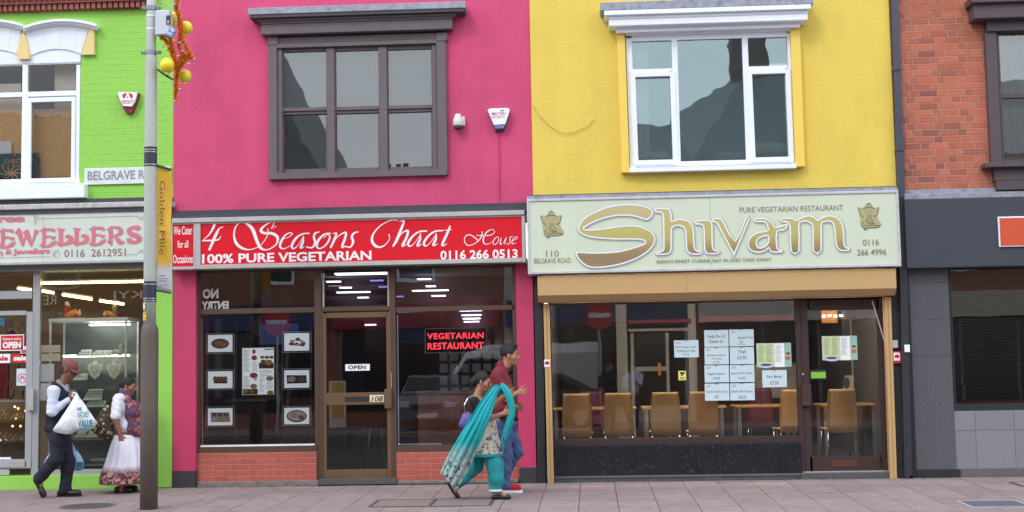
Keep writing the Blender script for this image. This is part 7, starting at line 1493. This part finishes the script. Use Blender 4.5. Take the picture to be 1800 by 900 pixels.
# ---------------- woman in white skirt
RS[0] = .88
YA2 = gnd(214, 866).y; J = J_(YA2); hd = headframe(R(-5), R(18)); pw = thing('person', 'older woman in long white skirt and maroon shawl walking behind the lamp post', 'person', (J(220, 866).x, YA2, gz(YA2)))
C = J(226, 679); shR, elR, wrR = J(208, 702, -.15), J(203, 736, -.2), J(211, 764, -.17); hp_c = J(222, 772); S = SDF([C, elR, J(198, 868), J(245, 868), J(230, 700, .3)], .2, .0065)
head(S, C, hd, .93); S.cap(J(217, 697), C-hd[0]*.015-vec(0, 0, .055), .06, .05, .03); S.ell(J(220, 716), (.12, .16, .14), None, .05); S.ell(J(222, 745), (.13, .15, .16), None, .05); S.ell(hp_c, (.15, .16, .13), None, .05)
S.chain([(shR, .056), (elR, .046), (wrR, .03)]); hand(S, wrR, vec(.25, 0, -1), vec(1, -.1, .2), vec(.1, 1, 0), .6, .88); shL, elL, wrL = J(222, 702, .15), J(232, 736, .18), J(246, 745, .1); S.chain([(shL, .056), (elL, .046), (wrL, .03)]); hand(S, wrL, vec(1, 0, .1), vec(0, 0, 1), vec(0, -1, 0), .6, .88)
fR, fL = J(214, 862, -.06), J(224, 855, .1); S.chain([(J(216, 772, -.08), .09), (J(216, 815, -.08), .065), (fR, .04)]); S.chain([(J(226, 772, .08), .09), (J(226, 812, .08), .065), (fL, .04)]); S.mesh('body', skin_w, pw); face_bits(pw, C, hd, .93)
f, s, t = hd; g = lambda a, b, d: C+f*a+s*b+t*d
Hr = SDF([C], .22, .006); Hr.ell(g(-.02, 0, .034), (.098, .08, .094), hd, .01); Hr.ell(g(-.11, 0, .0), (.035, .045, .04), hd, .02); hp1 = g(.045, 0, .02); Hr.cut(lambda x, y, z: ((x-hp1.x)*(f.x*.8-t.x*.6)+(y-hp1.y)*(f.y*.8-t.y*.6)+(z-hp1.z)*(f.z*.8-t.z*.6))-.0); Hr.mesh('hair', m_hair, pw)
b = MB()
for q in (-1, 1): b.tube([g(.1, q*.03+.019*math.cos(a), .006+.015*math.sin(a)) for a in [k*.7 for k in range(10)]], .0018, 4)
b.tube([g(.1, -.05, .008), g(.03, -.077, .01), g(-.01, -.08, .006)], .0022, 4); b.build('spectacles', m_goldm, pw)
V_ = SDF([J(205, 690), J(245, 775), elR], .25, .007); V_.ell(J(219, 716), (.145, .18, .15), None, .05); V_.ell(J(222, 745), (.16, .17, .16), None, .05); V_.cap(shR, shR.lerp(elR, .85), .078, .07, .03); V_.cap(shL, shL.lerp(elL, .85), .075, .07, .03); V_.cap(J(212, 700, -.1), J(212, 700, .1), .07, None, .04); V_.wob(.007, 34, 6); V_.mesh('blouse', m_whtp, pw)
def skirt(name, m, parent, rings, n=96, nf=15, amp=.06, seed=0):
    b = MB(); R_ = catmull([(*tuple(c), rx, ry, a_) for c, rx, ry, a_ in rings], 6)
    for q in R_:
        for k in range(n):
            w = 2*math.pi*k/n; fo = 1+q[5]*(math.sin(w*nf+seed+math.sin(w*3))+.5*math.sin(w*(nf*.6)+2)); b.v.append((q[0]+q[3]*math.cos(w)*fo, q[1]+q[4]*math.sin(w)*fo, q[2]))
    b.add([(i*n+k, i*n+(k+1) % n, (i+1)*n+(k+1) % n, (i+1)*n+k)[::-1] for i in range(len(R_)-1) for k in range(n)], 0); o = b.build(name, m, parent, True); md = o.modifiers.new('t', 'SOLIDIFY'); md.thickness = .004; return o
m_hem = pattern('white_skirt_floral_hem', (232, 230, 242), [(110, 50, 60), (160, 90, 90), (70, 40, 70), (190, 140, 130), (90, 60, 60)], 34, .8, grad=(J(220, 832).z, J(220, 818).z), base2=(186, 146, 156))
skirt('skirt', m_hem, pw, [(J(222, 764), .15, .16, .0), (J(222, 785), .19, .19, .02), (J(220, 810), .225, .21, .035), (J(217, 832), .26, .24, .045), (J(215.5, 850), .265, .26, .06)])
m_shawl = pattern('maroon_floral_shawl', (92, 62, 92), [(150, 66, 76), (112, 50, 70), (176, 106, 96), (70, 60, 96)], 22, .55)
W2 = SDF([J(215, 690), J(250, 775)], .25, .007); W2.ell(J(236, 730), (.13, .19, .2), None, .05); W2.ell(J(240, 752), (.13, .19, .14), None, .05); W2.cap(J(220, 690, -.05), J(232, 725, -.14), .05, .07, .05); W2.cap(J(216, 688, .04), J(220, 690, -.05), .045, .05, .05); W2.wob(.009, 30, 8, (1.4, 1.4, .5)); pc, pd = J(223, 740), vec(1, 0, .22).normalized(); W2.cut(lambda x, y, z: -((x-pc.x)*pd.x+(z-pc.z)*pd.z)+0*y-.015*(z > J(0, 706).z)*8); W2.mesh('shawl', m_shawl, pw)
for (fx, lb) in ((fR, 0), (fL, 1)):
    h1 = SDF([fx], .35, .006); he = vec(fx.x-.09, fx.y, gz(fx.y)+.012 if lb == 0 else gz(fx.y)+.015); to = he+vec(.235, 0, 0); shoe(h1, he, to, vec(0, 0, 1), .038); h1.mesh('shoe', m_bl, pw); sole('shoe_sole', m_bl, pw, he-vec(0, 0, .011), to-vec(0, 0, .011), vec(0, 0, 1), .042, .016)
m_fb = pattern('floral_bag_cloth', (54, 48, 36), [(170, 150, 110), (150, 70, 60), (60, 80, 50), (190, 170, 140), (90, 60, 50)], 24, .5)
b3 = bag('shoulder_bag', [(196, 708), (186, 712), (176, 725), (164, 750), (160, 756), (168, 764), (182, 772), (196, 770), (201, 750), (201, 725)], YA2-.12, .09, m_fb, 'dark floral quilted shoulder bag carried on the older woman\'s back', None, amp=.008)
MB().tube([at(194, 712, YA2-.12), at(197, 702, YA2-.16), at(204, 694, YA2-.17), at(212, 695, YA2-.16)], .014, 6).build('strap', m_fb, b3, True)
# ---------------- woman in teal
RS[0] = .88
YC_ = gnd(881, 877).y; J = J_(YC_); hd = headframe(R(-4), R(14)); pt = thing('person', 'woman in teal trousers and floral tunic with long teal scarf streaming behind', 'person', (J(870, 872).x, YC_, gz(YC_)))
C = J(848, 671); shR, elR, wrR = J(834, 706, -.16), J(862, 735, -.2), J(884, 727, -.2); shL, elL, wrL = J(842, 704, .15), J(868, 712, .17), J(890, 692, .12)
knR, anR, knL, anL = J(871, 822, -.07), J(872, 862, -.07), J(836, 820, .1), J(800, 856, .1); hp = J(850, 775)
S = SDF([C, anR, anL, elR, elL, J(900, 870), J(780, 870)], .2, .0065); head(S, C, hd, .93); S.cap(J(839, 696), C-hd[0]*.02-vec(0, 0, .055), .055, .047, .03); S.ell(J(842, 718), (.105, .155, .14), None, .05); S.ell(J(847, 745), (.11, .14, .16), None, .05); S.ell(hp, (.13, .16, .12), None, .05)
S.chain([(shR, .05), (elR, .038), (wrR, .026)]); S.chain([(shL, .05), (elL, .038), (wrL, .026)]); hand(S, wrR, vec(1, 0, .35), vec(-.2, 0, 1), vec(.1, .9, .4), .5, .88); hand(S, wrL, vec(1, 0, .5), vec(0, 0, 1), vec(0, -1, 0), .7, .88)
for a_, b_, c_ in ((J(854, 775, -.08), knR, anR), (J(848, 775, .08), knL, anL)): S.chain([(a_, .085), (b_, .055), (c_, .036)])
S.cap(anR, J(890, 873, -.07), .034, .024); S.cap(anL, J(800, 874, .1), .036, .026); S.mesh('body', skin_m, pt); face_bits(pt, C, hd, .93)
f, s, t = hd; g = lambda a, b, d: C+f*a+s*b+t*d; Hr = SDF([C], .25, .006); Hr.ell(g(-.02, 0, .036), (.1, .084, .096), hd, .01); Hr.ell(g(-.11, 0, -.02), (.04, .05, .05), hd, .03); Hr.cap(g(-.09, 0, -.02), g(-.1, 0, -.07), .04, .03, .03); hp1 = g(.035, 0, .02); Hr.cut(lambda x, y, z: ((x-hp1.x)*(f.x*.8-t.x*.6)+(y-hp1.y)*(f.y*.8-t.y*.6)+(z-hp1.z)*(f.z*.8-t.z*.6))); Hr.mesh('hair', m_hair, pt)
m_teal2 = mat('teal_cotton', (26, 140, 146), .7, var=.08, vs=5); m_blk = mat('black_knit', (26, 24, 28), .9)
B_k = SDF([shR, elR, J(845, 750)], .25, .007); B_k.ell(J(841, 719), (.12, .175, .14), None, .05); B_k.ell(J(846, 748), (.125, .16, .16), None, .05); B_k.cap(shR, shR.lerp(elR, .75), .066, .055, .03); B_k.cap(shL, shL.lerp(elL, .7), .062, .055, .03); B_k.wob(.005, 34, 11); zt_ = J(0, 697).z; B_k.cut(lambda x, y, z: z-zt_-.25*(J(836, 0).x-x)*0+0*y); B_k.mesh('black_top', m_blk, pt)
m_tun = pattern('cream_floral_tunic', (206, 196, 178), [(60, 150, 160), (128, 60, 110), (110, 160, 170), (150, 110, 90)], 24, .42)
skirt('tunic', m_tun, pt, [(J(850, 728), .115, .15, 0), (J(852, 745), .13, .16, .005), (J(853, 765), .145, .18, .01), (J(853, 785), .18, .2, .02), (J(852, 798), .195, .21, .03)], nf=7)
skirt('tunic_border', m_teal2, pt, [(J(852, 796.5), .197, .212, .03), (J(852, 802), .2, .215, .03)], nf=7)
Tq = SDF([hp, knR, anR, knL, anL], .25, .008); Tq.ell(J(850, 782), (.13, .15, .1), None, .05); Tq.chain([(J(856, 786, -.07), .1), (J(869, 815, -.07), .1), (J(872, 843, -.07), .085), (J(871, 860, -.07), .065)], .05); Tq.chain([(J(848, 786, .08), .1), (J(836, 816, .1), .105), (J(813, 840, .1), .09), (J(803, 850, .1), .065)], .05); Tq.wob(.013, 30, 14, (1.6, 1.6, .45)); Tq.mesh('trousers', m_teal2, pt)
Bn = SDF([anR], .3, .006); Bn.cap(J(871, 859.5, -.07), J(871, 862, -.07), .072, .072, .0); Bn.mesh('ankle_band', mat('cream_trim', (206, 206, 190), .7), pt) if 0 else MB().lathe(J(871.5, 861, -.07), [(.075, -.02), (.078, -.018), (.076, .004), (.072, .006)], 20).build('ankle_band', mat('cream_trim', (206, 206, 190), .7), pt, True)
m_flat = mat('black_flat_leather', (24, 22, 26), .4)
h1 = SDF([anR, J(900, 870)], .2, .006); he, to = J(862, 877, -.07), J(900, 877, -.07); he.z = to.z = gz(he.y)+.006; h1.cap(he+vec(.03, 0, .022), to-vec(.04, 0, -.018), .03, .034, .02); zz_ = he.z+.045; h1.cut(lambda x, y, z: z-zz_+0*x+0*y); h1.mesh('shoe', m_flat, pt)
he2, to2 = J(783, 847, .1), J(805, 880, .1); up2 = vec(he2.z-to2.z, 0, to2.x-he2.x).normalized(); h1 = SDF([he2, to2], .2, .006); d2 = (to2-he2).normalized(); h1.cap(he2+d2*.03+up2*.025, to2-d2*.04+up2*.02, .028, .034, .02); h1.mesh('shoe', m_flat, pt); 
S2 = SDF([anL, he2, to2], .2, .007); 
# scarf: over the raised arm, streaming back and down; second fall in front
m_scarf = pattern('teal_scarf', (20, 160, 166), [(206, 198, 184), (116, 60, 116), (60, 130, 150), (190, 182, 170), (96, 104, 110), (70, 170, 180)], 20, .45, grad=(J(800, 815).z, J(800, 775).z), base2=(170, 190, 186))
m_scarf2 = pattern('teal_scarf_front', (22, 158, 164), [(60, 50, 110), (90, 120, 130), (60, 90, 60), (140, 80, 120)], 20, .5, grad=(J(880, 790).z, J(880, 745).z))
N_ = -.30
ribbon('scarf', m_scarf, pt, [[J(886, 683, .02), J(872, 680, -.1), J(862, 682, -.22), J(852, 694, -.3), J(838, 718, -.34)+vec(0, 0, 0), J(822, 745, -.36), J(806, 775, -.36), J(790, 800, -.32), J(776, 830, -.26)],
  [J(888, 690, -.02), J(876, 688, -.14), J(868, 692, -.25), J(860, 706, -.34), J(848, 732, -.38), J(834, 760, -.40), J(820, 792, -.38), J(805, 822, -.34), J(790, 850, -.28)],
  [J(884, 698, -.02), J(876, 698, -.14), J(870, 706, -.25), J(864, 722, -.32), J(854, 748, -.34), J(843, 776, -.34), J(832, 804, -.3), J(820, 834, -.26), J(805, 860, -.2)]], 12, fold=.016, nf=0.0001+2.3, seed=1.2) if 0 else None
def rib2(name, m, L1, L2, folds, amp, seed=0):
    """sheet between two long edges, with folds running along it"""
    a = np.array(catmull([tuple(p) for p in L1], 9)); b_ = np.array(catmull([tuple(p) for p in L2], 9)); n = min(len(a), len(b_)); a, b_ = a[:n], b_[:n]; m_ = 48; s = np.linspace(0, 1, m_)[None, :, None]; G = a[:, None]*(1-s)+b_[:, None]*s
    W_ = b_-a; tn = np.gradient((a+b_)/2, axis=0); N = np.cross(W_, tn); N /= np.linalg.norm(N, axis=1, keepdims=True)+1e-9; N[N[:, 1] > 0] *= -1; tt = np.linspace(0, 1, n)[:, None]; ss = s[..., 0]
    w = np.sin(ss*folds*2*np.pi+seed+1.1*np.sin(tt*2.5+seed))+.45*np.sin(ss*folds*5.1+tt*5+seed)+.5*np.sin(ss*3.1+tt*9); bul = np.sin(ss*np.pi)*.05
    w = w+.8*np.sin(ss*21+tt*6+np.sin(tt*11)*1.5)*np.sin(ss*7+3*tt)**2; G = G+N[:, None]*((w*amp*(.6+.7*tt))+bul)[..., None]; mb = MB(); mb.v = [tuple(p) for p in G.reshape(-1, 3)]; mb.add([(i*m_+j, i*m_+j+1, (i+1)*m_+j+1, (i+1)*m_+j) for i in range(n-1) for j in range(m_-1)], 0); o = mb.build(name, m, pt, True); md = o.modifiers.new('t', 'SOLIDIFY'); md.thickness = .003
rib2('scarf', m_scarf, [J(884, 680, .0), J(868, 678, -.14), J(856, 690, -.26), J(840, 712, -.33), J(822, 742, -.36), J(804, 772, -.36), J(788, 800, -.32), J(775, 829, -.26)], [J(884, 694, -.02), J(874, 694, -.16), J(870, 708, -.26), J(862, 734, -.33), J(850, 762, -.34), J(838, 792, -.32), J(822, 828, -.27), J(803, 861, -.22)], 4.3, .0105, .7)
rib2('scarf_front_fall', m_scarf2, [J(868, 681, -.14), J(880, 683, -.16), J(889, 700, -.2), J(893, 722, -.2), J(888, 745, -.18), J(881, 770, -.16), J(877, 793, -.14)], [J(872, 692, -.05), J(886, 680, -.08), J(899, 696, -.14), J(904, 722, -.16), J(901, 745, -.16), J(894, 768, -.14), J(887, 792, -.12)], 2.5, .008, 2.2)
hb = bag('handbag', [(823, 724), (814, 726), (809, 738), (806, 748), (814, 754), (826, 753), (832, 742), (830, 728)], YC_-.18, .06, mat('purple_blue_leather', (86, 82, 150), .4, var=.08), 'purple-blue handbag under the teal woman\'s arm', None, amp=.005)
MB().tube([at(818, 728, YC_-.2), at(816, 712, YC_-.22), at(822, 700, YC_-.2), at(832, 695, YC_-.14)], .0035, 6).build('chain_strap', mat('silver_chain', (200, 200, 210), .2, .8), hb)
# ---------------- man in red
RS[0] = .95
YD_ = gnd(895, 866).y+.05; J = J_(YD_); hd = headframe(R(-3), R(2)); pm = thing('person', 'young man in dark red shirt, jeans and red trainers beside the teal woman', 'person', (J(893, 866).x, YD_, gz(YD_)))
C = J(896, 625); shR, elR, wrR = J(874, 662, -.19), J(890, 700, -.2), J(909, 691, -.17); shL, elL, wrL = J(884, 668, .19), J(888, 705, .22), J(905, 715, .2); hp = J(887, 742)
knR, anR, knL, anL = J(890, 800, -.09), J(889, 855, -.09), J(909, 793, .09), J(884, 838, .1)
S = SDF([C, anR, anL, elR, elL, J(925, 870)], .2, .0065); head(S, C, hd, 1.0); S.cap(J(884, 656), C-hd[0]*.025-vec(0, 0, .06), .062, .056, .03); S.ell(J(882, 682), (.125, .185, .16), None, .05); S.ell(J(885, 715), (.115, .16, .19), None, .05); S.ell(hp, (.125, .165, .12), None, .05)
S.chain([(shR, .056), (elR, .042), (wrR, .029)]); S.chain([(shL, .056), (elL, .042), (wrL, .029)]); hand(S, wrR, vec(1, 0, .15), vec(-.1, 0, 1), vec(.1, 1, 0), .75, .98, curls=(.5, .9, 1, 1)); hand(S, wrL, vec(1, 0, -.2), vec(0, 0, 1), vec(0, -1, 0), .9, .95)
for a_, b_, c_ in ((J(886, 745, -.09), knR, anR), (J(890, 745, .09), knL, anL)): S.chain([(a_, .088), (b_, .057), (c_, .04)])
S.cap(anR, J(902, 864, -.09), .038, .028); S.cap(anL, J(880, 858, .1), .038, .028); S.mesh('body', skin_m, pm); face_bits(pm, C, hd, 1.0)
f, s, t = hd; g = lambda a, b, d: C+f*a+s*b+t*d; Hr = SDF([C], .22, .006); Hr.ell(g(-.016, 0, .045), (.108, .086, .096), hd, .01); Hr.ell(g(.035, 0, .115), (.06, .06, .032), hd, .03); hp1 = g(.05, 0, .03); Hr.cut(lambda x, y, z: ((x-hp1.x)*(f.x*.86-t.x*.5)+(y-hp1.y)*(f.y*.86-t.y*.5)+(z-hp1.z)*(f.z*.86-t.z*.5))); hp2 = g(0, 0, -.03); Hr.cut(lambda x, y, z: -((x-hp2.x)*t.x+(y-hp2.y)*t.y+(z-hp2.z)*t.z)); Hr.wob(.004, 90, 3); Hr.mesh('hair', m_hair, pm)
m_redp = mat('dark_red_cotton', (122, 36, 48), .85, var=.07, vs=7, bump=.2, bs=180)
V_ = SDF([J(860, 660), J(915, 745), elR, elL], .25, .007); V_.ell(J(881, 684), (.145, .2, .16), None, .05); V_.ell(J(884, 712), (.14, .18, .18), None, .05); V_.ell(J(886, 735), (.14, .175, .11), None, .05); V_.ell(J(879, 668), (.13, .19, .12), None, .05); V_.cap(J(876, 655, -.11), J(876, 655, .11), .07, None, .05); V_.cap(shR, shR.lerp(elR, .92), .078, .068, .03); V_.cap(shL, shL.lerp(elL, .9), .075, .066, .03); V_.cap(J(881, 642, 0), J(888, 647, 0), .066, .058, .03); V_.wob(.008, 28, 21); zq = J(0, 741).z; V_.cut(lambda x, y, z: zq-z+0*x+0*y); V_.mesh('polo_shirt', m_redp, pm)
m_jean = mat('blue_denim', (74, 92, 132), .9, var=.2, vs=7, bump=.2, bs=220)
Tj = SDF([hp, knR, anR, knL, anL], .2, .008); Tj.ell(J(887, 746), (.145, .18, .1), None, .04); Tj.chain([(J(886, 750, -.09), .105), (knR, .075), (anR, .062)], .035); Tj.chain([(J(892, 750, .09), .105), (knL, .078), (anL, .06)], .035); Tj.wob(.01, 38, 9, (1, 1, .8)); Tj.mesh('jeans', m_jean, pm)
h1 = SDF([anR, J(915, 866)], .25, .006); he, to = J(877, 866, -.09), J(908, 866, -.09); he.z = to.z = gz(he.y)+.03; to.x = he.x+.27; m_rs = mat('red_canvas', (186, 24, 44), .8); shoe(h1, he, to, vec(0, 0, 1), .043); h1.mesh('shoe', m_rs, pm); sole('shoe_sole', m_wht, pm, he-vec(.005, 0, .029), to+vec(.008, 0, -.029), vec(0, 0, 1), .048, .032)
he, to = J(872, 842, .1), J(878, 866, .1); h1 = SDF([he, to], .25, .006); shoe(h1, he, he+(to-he).normalized()*.26, vec(.9, 0, .3).normalized(), .043); h1.mesh('shoe', m_rs, pm)
tag(bag('folded_jacket', [(872, 728), (890, 727), (905, 730), (912, 738), (898, 740), (880, 738)], YD_-.2, .03, m_blk, 'folded black garment held low against the red shirt', None, amp=.01), cat='garment')

# bystanders behind the camera, seen only as reflections in the yellow restaurant's window
def copy_person(src, loc, rz, label, swap):
    c = src.copy(); COL.objects.link(c); c.location = loc; c.rotation_euler = (0, 0, rz); c['label'] = label; off = Matrix.Translation(-Vector(src.location))
    for ch in src.children:
        d = ch.copy(); COL.objects.link(d); d.parent = c; d.matrix_parent_inverse = ch.matrix_parent_inverse.copy()
        for k_, m_ in swap.items():
            if ch.name.startswith(k_): d.data = ch.data.copy(); d.data.materials[0] = m_
copy_person(pm, (1.05, -17.95, -.09), math.pi/2+.3, 'man in pale blue shirt standing across the street, reflected in the cafe window', {'polo_shirt': m_shirt, 'jeans': m_trn, 'shoe': m_bl})
copy_person(pm, (.45, -18.25, -.09), math.pi/2-.2, 'man in dark jacket standing across the street, reflected in the cafe window', {'polo_shirt': m_navy, 'jeans': m_trn, 'shoe': m_bl})
